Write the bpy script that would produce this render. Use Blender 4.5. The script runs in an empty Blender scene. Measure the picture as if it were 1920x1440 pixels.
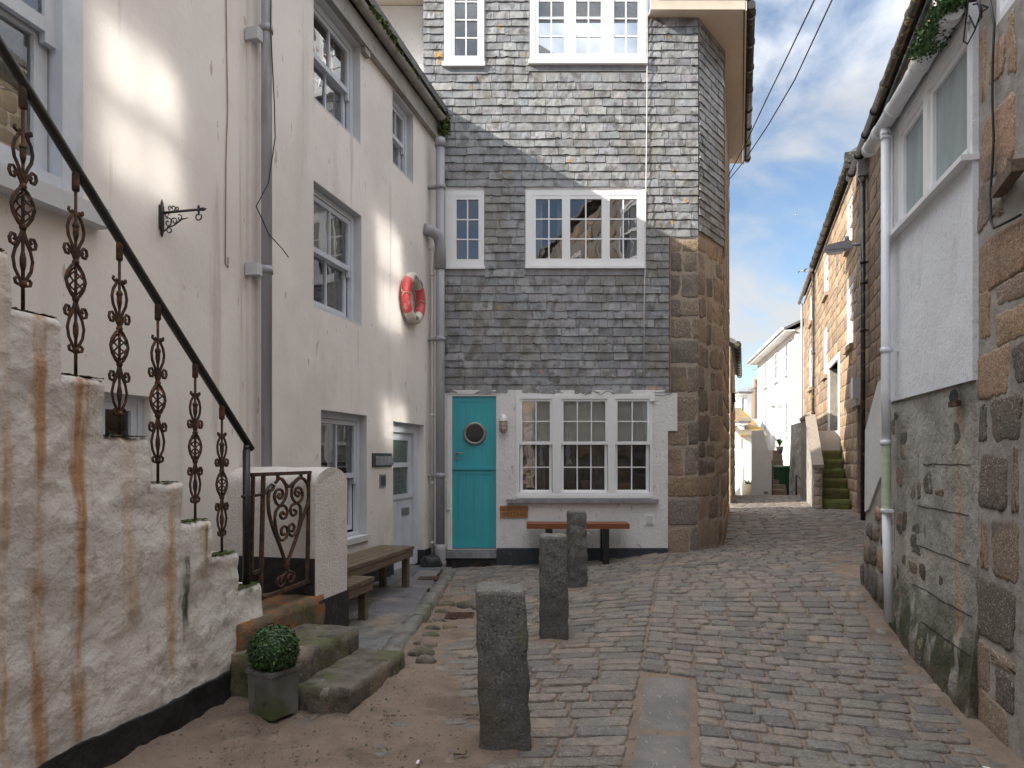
import bpy, math, random
import numpy as np
from mathutils import Vector, noise as mnoise
random.seed(7); np.random.seed(7)
R = math.radians
scene = bpy.context.scene
COL = scene.collection

# ---------------------------------------------------------------- camera
CZ = 1.5; FPX = 1300.0; HX = 960.0; HY = 858.0
cam_d = bpy.data.cameras.new('camera'); cam = bpy.data.objects.new('camera', cam_d); COL.objects.link(cam)
cam.location = (0, 0, CZ); cam.rotation_euler = (R(90), 0, 0)
cam_d.sensor_width = 36; cam_d.lens = 36 * FPX / 1920; cam_d.shift_y = (HY - 720) / 1920
cam_d.clip_start = 0.05; cam_d.clip_end = 600
scene.camera = cam
# ---------------------------------------------------------------- light
SUN = Vector((-1.0, -0.38, 0.52)).normalized()
sl = bpy.data.lights.new('sun', 'SUN'); so = bpy.data.objects.new('sun', sl); COL.objects.link(so)
sl.energy = 3.9; sl.angle = R(0.5); sl.color = (1.0, 0.93, 0.82)
so.rotation_euler = (-SUN).to_track_quat('-Z', 'Y').to_euler(); so.location = (-20, 0, 20)
scene.view_settings.view_transform = 'Standard'; scene.view_settings.look = 'None'
scene.view_settings.gamma = 1; scene.view_settings.exposure = 1.27
w = bpy.data.worlds.new('World'); scene.world = w; w.use_nodes = True
wt = w.node_tree; wt.nodes.clear()
def wn(t, **k):
    n = wt.nodes.new(t)
    for a, b in k.items(): setattr(n, a, b)
    return n
sky = wn('ShaderNodeTexSky', sky_type='NISHITA', sun_disc=False)
sky.sun_elevation = math.asin(SUN.z); sky.sun_rotation = math.atan2(SUN.x, SUN.y); sky.altitude = 20
sky.air_density = 1.0; sky.dust_density = 0.6; sky.ozone_density = 1.6
tc = wn('ShaderNodeTexCoord'); sep = wn('ShaderNodeSeparateXYZ'); wt.links.new(tc.outputs['Generated'], sep.inputs[0])
add = wn('ShaderNodeMath', operation='MAXIMUM'); wt.links.new(sep.outputs[2], add.inputs[0]); add.inputs[1].default_value = 0.0
add2 = wn('ShaderNodeMath', operation='ADD'); wt.links.new(add.outputs[0], add2.inputs[0]); add2.inputs[1].default_value = 0.35
dv = wn('ShaderNodeVectorMath', operation='DIVIDE'); cmb = wn('ShaderNodeCombineXYZ')
for i in range(3): wt.links.new(add2.outputs[0], cmb.inputs[i])
wt.links.new(tc.outputs['Generated'], dv.inputs[0]); wt.links.new(cmb.outputs[0], dv.inputs[1])
nz = wn('ShaderNodeTexNoise'); nz.inputs['Scale'].default_value = 2.3; nz.inputs['Detail'].default_value = 8; nz.inputs['Roughness'].default_value = 0.55
nz.inputs['Distortion'].default_value = 0.5
mp = wn('ShaderNodeMapping'); mp.inputs['Location'].default_value = (0.35, 1.9, 0.0); mp.inputs['Rotation'].default_value = (0, 0, 0.6)
mp.inputs['Scale'].default_value = (1, 1, 1)
wt.links.new(dv.outputs[0], mp.inputs[0]); wt.links.new(mp.outputs[0], nz.inputs['Vector'])
cr = wn('ShaderNodeMapRange', interpolation_type='SMOOTHSTEP')
cr.inputs[1].default_value = 0.36; cr.inputs[2].default_value = 0.62
wt.links.new(nz.outputs[0], cr.inputs[0])
mx = wn('ShaderNodeMix', data_type='RGBA'); wt.links.new(cr.outputs[0], mx.inputs[0]); wt.links.new(sky.outputs[0], mx.inputs[6])
# cloud brightness boosted overhead, out of view, to add light to the shaded street
cl = wn('ShaderNodeMapRange'); cl.inputs[1].default_value = 0.42; cl.inputs[2].default_value = 0.95; cl.inputs[3].default_value = 4.2; cl.inputs[4].default_value = 26.0
wt.links.new(sep.outputs[2], cl.inputs[0])
cs = wn('ShaderNodeVectorMath', operation='SCALE'); cs.inputs[0].default_value = (0.975, 0.985, 1.0); wt.links.new(cl.outputs[0], cs.inputs['Scale'])
wt.links.new(cs.outputs[0], mx.inputs[7])
bg = wn('ShaderNodeBackground'); bg.inputs['Strength'].default_value = 0.08
wo = wn('ShaderNodeOutputWorld')
wt.links.new(mx.outputs[2], bg.inputs[0]); wt.links.new(bg.outputs[0], wo.inputs[0])
scene.cycles.use_denoising = True
scene.cycles.max_bounces = 7; scene.cycles.diffuse_bounces = 4; scene.cycles.glossy_bounces = 3
scene.cycles.transparent_max_bounces = 12; scene.cycles.sample_clamp_indirect = 60; scene.cycles.blur_glossy = 0.0
scene.cycles.use_guiding = True; scene.cycles.use_surface_guiding = True; scene.cycles.guiding_training_samples = 96

# ---------------------------------------------------------------- material kit
class NT:
    def __init__(s, name):
        s.m = bpy.data.materials.new(name); s.m.use_nodes = True; s.t = s.m.node_tree; s.t.nodes.clear()
        s.out = s.n('ShaderNodeOutputMaterial')
    def n(s, t, **k):
        nd = s.t.nodes.new(t)
        for a, b in k.items(): setattr(nd, a, b)
        return nd
    def l(s, a, b): s.t.links.new(a, b)
    def val(s, sock, v):
        if hasattr(v, 'is_linked') or isinstance(v, bpy.types.NodeSocket): s.l(v, sock)
        else: sock.default_value = v
    def math(s, op, a, b=0.0, clamp=False):
        m = s.n('ShaderNodeMath', operation=op, use_clamp=clamp); s.val(m.inputs[0], a); s.val(m.inputs[1], b); return m.outputs[0]
    def step(s, x, lo, hi, a=0.0, b=1.0):
        m = s.n('ShaderNodeMapRange', interpolation_type='SMOOTHSTEP'); s.val(m.inputs[0], x)
        m.inputs[1].default_value = lo; m.inputs[2].default_value = hi; m.inputs[3].default_value = a; m.inputs[4].default_value = b
        return m.outputs[0]
    def noise(s, vec, scale, stretch=(1, 1, 1), detail=4, rough=0.55):
        mp = s.n('ShaderNodeMapping'); mp.inputs['Scale'].default_value = stretch; s.l(vec, mp.inputs[0])
        nz = s.n('ShaderNodeTexNoise'); s.l(mp.outputs[0], nz.inputs['Vector'])
        nz.inputs['Scale'].default_value = scale; nz.inputs['Detail'].default_value = detail; nz.inputs['Roughness'].default_value = rough
        return nz.outputs[0]
    def mix(s, f, a, b, blend='MIX'):
        m = s.n('ShaderNodeMix', data_type='RGBA', blend_type=blend); s.val(m.inputs[0], f)
        for sock, v in ((m.inputs[6], a), (m.inputs[7], b)):
            if isinstance(v, tuple): sock.default_value = (v[0], v[1], v[2], 1)
            else: s.l(v, sock)
        return m.outputs[2]

def mat(name, c1, c2=None, scale=3.0, rough=0.8, stretch=(1, 1, 1), bump=None, layers=(), streaks=(), tint=False, metal=0.0,
        coords='world', spec=0.5, detail=4, coat=0.0, rough2=None):
    """layers: (colour, scale, stretch, lo, hi, amount, zfade or None); streaks: (axis, u0, half width, z0, z1, colour, amount)"""
    g = NT(name)
    if coords == 'world': vec = g.n('ShaderNodeNewGeometry').outputs['Position']
    else: vec = g.n('ShaderNodeTexCoord').outputs['Object']
    wpos = g.n('ShaderNodeNewGeometry').outputs['Position']
    zz = g.n('ShaderNodeSeparateXYZ'); g.l(wpos, zz.inputs[0]); z = zz.outputs[2]
    base = g.noise(vec, scale, stretch, detail)
    col = g.mix(g.step(base, 0.3, 0.7), c1, c2 or c1)
    if tint:
        at = g.n('ShaderNodeAttribute', attribute_name='tint')
        col = g.mix(1.0, col, at.outputs['Color'], 'MULTIPLY')
    for (c, sc, st, lo, hi, amt, zf) in layers:
        m = g.step(g.noise(vec, sc, st, 5), .5 + (lo - .5) * .66, .5 + (hi - .5) * .66, 0.0, amt)
        if zf:
            wob = g.math('MULTIPLY', g.math('SUBTRACT', g.noise(vec, 4.0), 0.5), (zf[1] - zf[0]) * 0.9)
            m = g.math('MULTIPLY', m, g.step(g.math('ADD', z, wob), zf[0], zf[1], 1.0, 0.0))
        col = g.mix(m, col, c)
    for (ax, u0, hw, z0, z1, c, amt) in streaks:
        d = g.n('ShaderNodeVectorMath', operation='DOT_PRODUCT'); g.l(wpos, d.inputs[0]); d.inputs[1].default_value = ax
        wob = g.math('MULTIPLY', g.math('SUBTRACT', g.noise(vec, 1.6, (1, 1, 1)), 0.5), hw * 1.6)
        fine = g.math('MULTIPLY', g.math('SUBTRACT', g.noise(vec, 22.0, (1, 1, 0.07), 3), 0.5), hw * 2.6)
        du = g.math('ABSOLUTE', g.math('SUBTRACT', g.math('ADD', g.math('ADD', d.outputs['Value'], wob), fine), u0))
        m = g.step(du, 0.0, hw * 1.25, amt, 0.0)
        m = g.math('MULTIPLY', m, g.step(z, z0, z0 + (z1 - z0) * 0.25))
        m = g.math('MULTIPLY', m, g.step(z, z1 - 0.02, z1, 1.0, 0.0))
        m = g.math('MULTIPLY', m, g.step(g.noise(vec, 9.0, (1, 1, 0.25)), 0.38, 0.58, 0.25, 1.0))
        col = g.mix(m, col, c)
    b = g.n('ShaderNodeBsdfPrincipled'); g.l(col, b.inputs['Base Color'])
    if rough2 is None: b.inputs['Roughness'].default_value = rough
    else: g.l(g.step(g.noise(vec, scale * 3), 0.3, 0.7, rough, rough2), b.inputs['Roughness'])
    b.inputs['Metallic'].default_value = metal
    b.inputs['Specular IOR Level'].default_value = spec; b.inputs['Coat Weight'].default_value = coat
    if bump:
        prev = None
        for (sc, st, dist) in (bump if isinstance(bump, list) else [bump]):
            bn = g.n('ShaderNodeBump'); bn.inputs['Strength'].default_value = 1.0; bn.inputs['Distance'].default_value = dist
            g.l(g.noise(vec, sc, st, 5, 0.6), bn.inputs['Height'])
            if prev: g.l(prev, bn.inputs['Normal'])
            prev = bn.outputs[0]
        g.l(prev, b.inputs['Normal'])
    g.l(b.outputs[0], g.out.inputs[0])
    return g.m

def glass_mat(name, tint=(0.90, 0.92, 0.92), rough=0.0, wob=0.0, refl=2.4, base=.04):
    g = NT(name)
    tr = g.n('ShaderNodeBsdfTransparent'); tr.inputs[0].default_value = (*tint, 1)
    gl = g.n('ShaderNodeBsdfGlossy'); gl.inputs['Roughness'].default_value = rough; gl.inputs[0].default_value = (0.95, 0.97, 1, 1)
    fr = g.n('ShaderNodeFresnel'); fr.inputs[0].default_value = 1.55
    if wob:
        pos = g.n('ShaderNodeNewGeometry').outputs['Position']
        bn = g.n('ShaderNodeBump'); bn.inputs['Distance'].default_value = wob; g.l(g.noise(pos, 2.2, (1, 1, 1), 2), bn.inputs['Height'])
        g.l(bn.outputs[0], gl.inputs['Normal'])
    m = g.n('ShaderNodeMixShader'); f2 = g.math('ADD', g.math('MULTIPLY', fr.outputs[0], refl), base, True)
    g.l(f2, m.inputs[0]); g.l(tr.outputs[0], m.inputs[1]); g.l(gl.outputs[0], m.inputs[2]); g.l(m.outputs[0], g.out.inputs[0])
    return g.m

# ---------------------------------------------------------------- mesh kit
class MB:
    def __init__(s): s.v = []; s.f = []; s.c = []; s.s = []
    def add(s, vs, fs, col=(1, 1, 1), smooth=False):
        o = len(s.v); s.v.extend([tuple(p) for p in vs])
        for f in fs: s.f.append(tuple(i + o for i in f)); s.c.append(col); s.s.append(smooth)
    def poly(s, pts, col=(1, 1, 1)): s.add(pts, [tuple(range(len(pts)))], col)
    def hexa(s, p, col=(1, 1, 1)):   # p: 8 points, bottom ring 0-3, top ring 4-7
        s.add(p, [(3, 2, 1, 0), (4, 5, 6, 7), (0, 1, 5, 4), (1, 2, 6, 5), (2, 3, 7, 6), (3, 0, 4, 7)], col)
    def box(s, x0, x1, y0, y1, z0, z1, col=(1, 1, 1)):
        s.hexa([(x0, y0, z0), (x1, y0, z0), (x1, y1, z0), (x0, y1, z0), (x0, y0, z1), (x1, y0, z1), (x1, y1, z1), (x0, y1, z1)], col)
    def prism(s, pts, off, col=(1, 1, 1)):   # polygon extruded by a vector
        n = len(pts); q = [tuple(Vector(p) + Vector(off)) for p in pts]
        s.add(list(pts) + q, [tuple(range(n))[::-1], tuple(range(n, 2 * n))] + [(i, (i + 1) % n, (i + 1) % n + n, i + n) for i in range(n)], col)
    def tube(s, pts, r, seg=8, col=(1, 1, 1), closed=False, flat=None):
        pts = [Vector(p) for p in pts]; n = len(pts); rs = r if isinstance(r, (list, tuple)) else [r] * n
        vs = []; up = None
        for i, p in enumerate(pts):
            a = pts[(i - 1) % n] if (closed or i > 0) else p; b = pts[(i + 1) % n] if (closed or i < n - 1) else p
            t = (b - a); t = t.normalized() if t.length > 1e-9 else Vector((0, 0, 1))
            if up is None:
                up = Vector((0, 0, 1)) if abs(t.z) < 0.9 else Vector((1, 0, 0))
                if flat is not None: up = Vector(flat)
            if flat is not None: up = Vector(flat)
            x = t.cross(up)
            if x.length < 1e-6: x = t.cross(Vector((0.31, 0.87, 0.2)))
            x.normalize(); y = x.cross(t).normalized(); up = y
            for k in range(seg):
                a_ = 2 * math.pi * (k + .5) / seg; vs.append(p + (x * math.cos(a_) + y * math.sin(a_)) * rs[i])
        fs = []
        for i in range(n if closed else n - 1):
            for k in range(seg):
                a, b = i * seg + k, i * seg + (k + 1) % seg; c, d = ((i + 1) % n) * seg + (k + 1) % seg, ((i + 1) % n) * seg + k
                fs.append((a, b, c, d))
        s.add(vs, fs, col, seg > 5)
        if not closed:
            o = len(s.v) - len(vs)
            for e in (0, n - 1):
                f = [o + e * seg + k for k in range(seg)]; s.f.append(tuple(f if e else f[::-1])); s.c.append(col); s.s.append(False)
    def lathe(s, cx, cy, prof, seg=20, col=(1, 1, 1), smooth=True):   # prof: (r, z)
        vs = []; fs = []
        for r, z in prof:
            for k in range(seg):
                a = 2 * math.pi * k / seg; vs.append((cx + r * math.cos(a), cy + r * math.sin(a), z))
        for i in range(len(prof) - 1):
            for k in range(seg):
                a, b = i * seg + k, i * seg + (k + 1) % seg; fs.append((a, b, b + seg, a + seg))
        s.add(vs, fs, col, smooth)
    def build(s, name, m, parent=None, loc=None):
        me = bpy.data.meshes.new(name)
        L = Vector(loc) if loc is not None else (Vector(parent['_base']) if parent is not None else Vector((0, 0, 0)))
        me.from_pydata([(x - L.x, y - L.y, z - L.z) for x, y, z in s.v], [], s.f)
        a = me.attributes.new('tint', 'FLOAT_COLOR', 'FACE')
        a.data.foreach_set('color', np.array([(*c[:3], 1) for c in s.c], dtype=np.float32).ravel())
        me.polygons.foreach_set('use_smooth', s.s); me.materials.append(m); me.update()
        o = bpy.data.objects.new(name, me); COL.objects.link(o)
        if parent is not None: o.parent = parent; o['_base'] = tuple(L)
        else: o.location = L; o['_base'] = tuple(L)
        return o

def thing(name, label, cat, loc, group=None, kind=None):
    o = bpy.data.objects.new(name, None); COL.objects.link(o); o.location = loc; o.empty_display_size = 0.1
    o['label'] = label; o['category'] = cat; o['_base'] = tuple(loc)
    if group: o['group'] = group
    return o
def tag(o, label, cat, group=None, kind=None):
    o['label'] = label; o['category'] = cat
    if group: o['group'] = group
    if kind: o['kind'] = kind
    return o
def struct(o): o['kind'] = 'structure'; return o

class Fr:
    """a vertical wall plane: foot point, horizontal direction, outward normal to the right (+1) or left (-1) of the direction"""
    def __init__(s, ox, oy, tx, ty, side):
        l = math.hypot(tx, ty); s.O = (ox, oy); s.t = (tx / l, ty / l); s.n = (side * s.t[1], -side * s.t[0]); s.side = side
    def p(s, u, w, z): return (s.O[0] + s.t[0] * u + s.n[0] * w, s.O[1] + s.t[1] * u + s.n[1] * w, z)
    def hit(s, px, py, w=0.0):
        a = (px - HX) / FPX; b = (HY - py) / FPX
        ox, oy = s.O[0] + s.n[0] * w, s.O[1] + s.n[1] * w
        d = (ox * s.n[0] + oy * s.n[1]) / (a * s.n[0] + s.n[1])
        return ((a * d - ox) * s.t[0] + (d - oy) * s.t[1], CZ + b * d)
    def u(s, px, w=0.0): return s.hit(px, HY, w)[0]
    def z(s, px, py, w=0.0): return s.hit(px, py, w)[1]
    def rect(s, x0, x1, yt, yb, xr=None, w=0.0):
        xr = x1 if xr is None else xr
        a, b = sorted((s.u(x0, w), s.u(x1, w))); return (a, b, s.z(xr, yb, w), s.z(xr, yt, w))
    def box(s, mb, u0, u1, w0, w1, z0, z1, col=(1, 1, 1)):
        P = s.p; mb.hexa([P(u0, w0, z0), P(u1, w0, z0), P(u1, w1, z0), P(u0, w1, z0), P(u0, w0, z1), P(u1, w0, z1), P(u1, w1, z1), P(u0, w1, z1)], col)
    def quad(s, mb, u0, u1, w, z0, z1, col=(1, 1, 1)):
        mb.poly([s.p(u0, w, z0), s.p(u1, w, z0), s.p(u1, w, z1), s.p(u0, w, z1)], col)

def at(px, py, d): return ((px - HX) / FPX * d, d, CZ + (HY - py) / FPX * d)

def wall(mb, F, u0, u1, z0, z1, ops=(), depth=0.15, w=0.0):
    us = sorted({u0, u1} | {x for o in ops for x in o[:2] if u0 < x < u1}); zs = sorted({z0, z1} | {x for o in ops for x in o[2:4] if z0 < x < z1})
    for i in range(len(us) - 1):
        for j in range(len(zs) - 1):
            cu, cz = (us[i] + us[i + 1]) / 2, (zs[j] + zs[j + 1]) / 2
            if any(o[0] < cu < o[1] and o[2] < cz < o[3] for o in ops): continue
            F.quad(mb, us[i], us[i + 1], w, zs[j], zs[j + 1])
    for o in ops:
        a, b, c, d = o[:4]; dp = o[4] if len(o) > 4 else depth; P = F.p
        for q in ([(a, c), (b, c)], [(b, c), (b, d)], [(b, d), (a, d)], [(a, d), (a, c)]):
            mb.poly([P(q[0][0], w, q[0][1]), P(q[1][0], w, q[1][1]), P(q[1][0], w - dp, q[1][1]), P(q[0][0], w - dp, q[0][1])])

def vary(c, a=0.12):
    k = 1 + random.uniform(-a, a); return tuple(max(0.0, x * k * (1 + random.uniform(-a, a) * 0.3)) for x in c)

def stone(mb, P, u0, u1, v0, v1, proud, jit, col, n=3, rnd=0.22, sink=-0.01, tilt=0.0, mid=0):
    """one rounded irregular block on a mapped surface P(u, v, w)"""
    cu, cv = (u0 + u1) / 2, (v0 + v1) / 2; hu, hv = (u1 - u0) / 2, (v1 - v0) / 2
    r = min(hu, hv) * rnd; out = []
    for (sx, sy) in ((-1, -1), (1, -1), (1, 1), (-1, 1)):
        jx, jy = random.uniform(-jit, jit), random.uniform(-jit, jit)
        kx, ky = cu + sx * hu + jx, cv + sy * hv + jy
        pts = [(kx - sx * r, ky), (kx, ky - sy * r)]
        if sx * sy > 0: pts = pts[::-1]
        pts = pts if (sx, sy) in ((1, -1), (-1, 1), (-1, -1), (1, 1)) else pts
        out += pts
    # mid-edge points
    ring = []
    m = len(out)
    for i in range(m):
        a, b = out[i], out[(i + 1) % m]; ring.append(a)
        if i % 2 == 1:
            k = mid or (2 if n > 2 else 1)
            for q in range(1, k + 1):
                t = q / (k + 1)
                ring.append((a[0] + (b[0] - a[0]) * t + random.uniform(-jit, jit) * .6, a[1] + (b[1] - a[1]) * t + random.uniform(-jit, jit) * .6))
    m = len(ring); vs = []; tu, tv = random.uniform(-tilt, tilt), random.uniform(-tilt, tilt)
    for s_, w_ in ((1.0, sink), (0.97, proud * .62), (0.86, proud)):
        for (a, b) in ring:
            du, dv_ = (a - cu) * s_, (b - cv) * s_
            vs.append(P(cu + du, cv + dv_, w_ + (0 if w_ == sink else tu * du / max(hu, .01) + tv * dv_ / max(hv, .01) + random.uniform(-.06, .06) * proud)))
    vs.append(P(cu, cv, proud * 1.04)); c = len(vs) - 1
    fs = []
    for k in range(2):
        for i in range(m): fs.append((k * m + i, k * m + (i + 1) % m, (k + 1) * m + (i + 1) % m, (k + 1) * m + i))
    for i in range(m): fs.append((2 * m + i, 2 * m + (i + 1) % m, c))
    mb.add(vs, fs, col, True)

def spans(u0, u1, blocked):
    out = [(u0, u1)]
    for a, b in blocked:
        nx_ = []
        for x, y in out:
            if b <= x or a >= y: nx_.append((x, y)); continue
            if a > x: nx_.append((x, a))
            if b < y: nx_.append((b, y))
        out = nx_
    return out

def masonry(mb, P, u0, u1, v0, v1, hc, wl, gap, proud, jit, pal, blocked=(), keep=None, skip=0.0, rnd=.22, cva=.18, tilt=0.0, mid=0):
    v = v0
    while v < v1 - 0.03:
        h = random.uniform(*hc); top = min(v + h, v1)
        if v1 - top < hc[0] * .5: top = v1
        bl = [(b[0] - gap, b[1] + gap) for b in blocked if b[2] < top - .01 and b[3] > v + .01]
        for (a, b) in spans(u0, u1, bl):
            x = a
            while x < b - 0.02:
                l = random.uniform(*wl); e = min(x + l, b)
                if b - e < wl[0] * .55: e = b
                if e - x > .03 and random.random() >= skip:
                    cu, cv = (x + e) / 2, (v + top) / 2
                    if keep is None or keep(cu, cv):
                        stone(mb, P, x + gap / 2, e - gap / 2, v + gap / 2, top - gap / 2, proud * random.uniform(.7, 1.3), jit, vary(random.choice(pal), cva), rnd=rnd, tilt=tilt, mid=mid)
                x = e
        v = top

def rough_block(mb, c, size, rot=0.0, n=(6, 6, 12), bev=0.02, amp=0.008, fr=6.0, taper=0.0, lean=(0, 0), seed=0.0, col=(1, 1, 1)):
    """a hewn block: subdivided, rounded, displaced; c is the centre of its bottom"""
    hx, hy, hz = size[0] / 2, size[1] / 2, size[2] / 2; idx = {}; vs = []; fs = []
    cr_, sr = math.cos(rot), math.sin(rot)
    def vert(i, j, k):
        key = (i, j, k)
        if key in idx: return idx[key]
        p = Vector(((i / n[0] * 2 - 1) * hx, (j / n[1] * 2 - 1) * hy, (k / n[2] * 2 - 1) * hz))
        q = Vector((max(-hx + bev, min(hx - bev, p.x)), max(-hy + bev, min(hy - bev, p.y)), max(-hz + bev, min(hz - bev, p.z))))
        d = p - q
        if d.length > 1e-6: p = q + d.normalized() * min(bev, d.length)
        nn = Vector((p.x / hx, p.y / hy, p.z / hz)); nn = Vector((nn.x ** 5, nn.y ** 5, nn.z ** 5))
        nn = nn.normalized() if nn.length > 1e-6 else Vector((0, 0, 1))
        s3 = Vector((seed, seed * 1.7, seed * .6))
        p = p + nn * (mnoise.noise(p * fr + s3) * amp + mnoise.noise(p * fr * 4 + s3) * amp * .45)
        tz = (p.z + hz) / (2 * hz); k_ = 1 - taper * tz
        x, y = p.x * k_ + lean[0] * tz, p.y * k_ + lean[1] * tz
        vs.append((c[0] + x * cr_ - y * sr, c[1] + x * sr + y * cr_, c[2] + p.z + hz)); idx[key] = len(vs) - 1
        return idx[key]
    for k in range(n[2]):
        for i in range(n[0]):
            fs.append((vert(i, 0, k), vert(i + 1, 0, k), vert(i + 1, 0, k + 1), vert(i, 0, k + 1)))
            fs.append((vert(i + 1, n[1], k), vert(i, n[1], k), vert(i, n[1], k + 1), vert(i + 1, n[1], k + 1)))
        for j in range(n[1]):
            fs.append((vert(0, j + 1, k), vert(0, j, k), vert(0, j, k + 1), vert(0, j + 1, k + 1)))
            fs.append((vert(n[0], j, k), vert(n[0], j + 1, k), vert(n[0], j + 1, k + 1), vert(n[0], j, k + 1)))
    for i in range(n[0]):
        for j in range(n[1]):
            fs.append((vert(i, j, n[2]), vert(i + 1, j, n[2]), vert(i + 1, j + 1, n[2]), vert(i, j + 1, n[2])))
            fs.append((vert(i, j + 1, 0), vert(i + 1, j + 1, 0), vert(i + 1, j, 0), vert(i, j, 0)))
    mb.add(vs, fs, col, True)

def text_mesh(body, size, P, name, m, parent, depth=0.003, spacing=1.0, font_w=1.0):
    """lettering as real thin mesh: P(x, y, h) maps text coordinates to the world"""
    cu = bpy.data.curves.new('lettering', 'FONT'); cu.body = body; cu.size = size; cu.align_x = 'CENTER'; cu.align_y = 'CENTER'
    cu.extrude = depth; cu.space_character = spacing; cu.resolution_u = 3
    o = bpy.data.objects.new('lettering', cu); COL.objects.link(o)
    bpy.context.view_layer.update()
    me = bpy.data.meshes.new_from_object(o.evaluated_get(bpy.context.evaluated_depsgraph_get()))
    mb = MB(); mb.add([P(v.co.x * font_w, v.co.y, v.co.z) for v in me.vertices], [tuple(p.vertices) for p in me.polygons])
    bpy.data.objects.remove(o); bpy.data.meshes.remove(me); bpy.data.curves.remove(cu)
    return mb.build(name, m, parent)

def window(parent, F, ua, ub, za, zb, w1, lights, fm, pm, fr=0.05, dp=0.07, mull=(), name='window', sill=None, sillm=None, bar=0.02):
    """frame + sashes + glazing bars in one mesh; panes and sill are sub-parts. lights: (u0,u1,z0,z1,cols,rows,w,sash)"""
    mb = MB(); w0 = w1 - dp; ft = fr if isinstance(fr, tuple) else (fr, fr, fr, fr)
    F.box(mb, ua, ua + ft[0], w0, w1, za, zb); F.box(mb, ub - ft[1], ub, w0, w1, za, zb)
    F.box(mb, ua + ft[0], ub - ft[1], w0, w1 - .002, za, za + ft[2]); F.box(mb, ua + ft[0], ub - ft[1], w0, w1 - .002, zb - ft[3], zb)
    for (a, b) in mull: F.box(mb, a, b, w0, w1 - .001, za + ft[2], zb - ft[3])
    pn = MB()
    for (a, b, c, d, nc, nr, ww, sf) in lights:
        wa, wb = ww - .04, ww
        F.box(mb, a, a + sf, wa, wb, c, d); F.box(mb, b - sf, b, wa, wb, c, d)
        F.box(mb, a + sf, b - sf, wa, wb - .002, c, c + sf * 1.15); F.box(mb, a + sf, b - sf, wa, wb - .002, d - sf, d)
        ga, gb, gc, gd = a + sf, b - sf, c + sf * 1.15, d - sf
        for k in range(1, nc):
            x = ga + (gb - ga) * k / nc; F.box(mb, x - bar / 2, x + bar / 2, wa + .006, wb - .006, gc, gd)
        for k in range(1, nr):
            zc = gc + (gd - gc) * k / nr; F.box(mb, ga, gb, wa + .008, wb - .008, zc - bar / 2, zc + bar / 2)
        F.quad(pn, ga, gb, ww - .024, gc, gd)
    o = mb.build(name, fm, parent); pn.build('pane', pm, o)
    if sill:
        sb = MB(); F.box(sb, *sill); sb.build('sill', sillm or fm, o)
    return o
def sash_lights(ua, ub, za, zb, fr, w1, cols=2, rows=1, mid=0.5, sf=0.045):
    zm = za + (zb - za) * mid
    return [(ua + fr, ub - fr, zm - .02, zb - fr, cols, rows, w1 - .012, sf), (ua + fr + .008, ub - fr - .008, za + fr, zm + .018, cols, rows, w1 - .056, sf)]
def cloth(mb, F, u0, u1, z0, z1, w, folds=5, amp=0.02):
    n = folds * 6; 
    for i in range(n):
        a, b = u0 + (u1 - u0) * i / n, u0 + (u1 - u0) * (i + 1) / n
        wa, wb = w + amp * math.sin(i / 6 * 2 * math.pi), w + amp * math.sin((i + 1) / 6 * 2 * math.pi)
        mb.add([F.p(a, wa, z0), F.p(b, wb, z0), F.p(b, wb, z1), F.p(a, wa, z1)], [(0, 1, 2, 3)], (1, 1, 1), True)
# ---------------------------------------------------------------- wall planes
FL = Fr(-3.54, 0, .246, 1, 1)       # white houses on the left
FS = Fr(-2.76, 0, .246, 1, 1)       # stair wall and gate
FF = Fr(0, 10, 1, 0, 1)             # slate house, front
FC = Fr(2.68, 10, .613, .79, 1)     # slate house, splayed corner
FE = Fr(-.335, 0, .335, 1, 1)       # left side of the street further up
FR = Fr(1.89, 0, .246, 1, -1)       # right side, near
FG = Fr(2.41, 0, .335, 1, -1)       # right side, granite houses further up
FW = Fr(11.64, 28.5, .2, 1, -1)     # white house beyond
T3 = (FS.t[0], FS.t[1], 0)

# ---------------------------------------------------------------- materials
WARM = (.74, .685, .635)
m_render = mat('smooth_white_render', (.775, .735, .70), (.72, .68, .645), 1.3, .85, bump=[(1.1, (1, 1, 1), .02), (38, (1, 1, 1), .002)],
    layers=[((.56, .50, .46), 3.0, (1, 1, .12), .58, .8, .35, None), ((.30, .22, .17), 13, (1, 1, .30), .77, .80, .6, None), ((.62, .58, .55), .8, (1, 1, 1), .46, .66, .5, None), ((.44, .40, .355), 5, (1, 1, .5), .38, .62, .6, (.1, 1.0)), ((.40, .34, .29), 6, (1, 1, .06), .66, .80, .4, None)])
m_pebble = mat('pebbledash_white', (.72, .68, .65), (.62, .58, .55), 60, .9, bump=[(70, (1, 1, 1), .012), (9, (1, 1, 1), .01)],
    layers=[((.45, .42, .38), 3, (1, 1, .4), .6, .75, .3, None)])
ST = [(43, 583), (142, 703), (224, 820), (296, 905), (366, 975), (416, 1035)]
RUST = (.40, .205, .075)
def u_dot(F, px): u = F.u(px); return F.O[0] * F.t[0] + F.O[1] * F.t[1] + u
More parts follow.
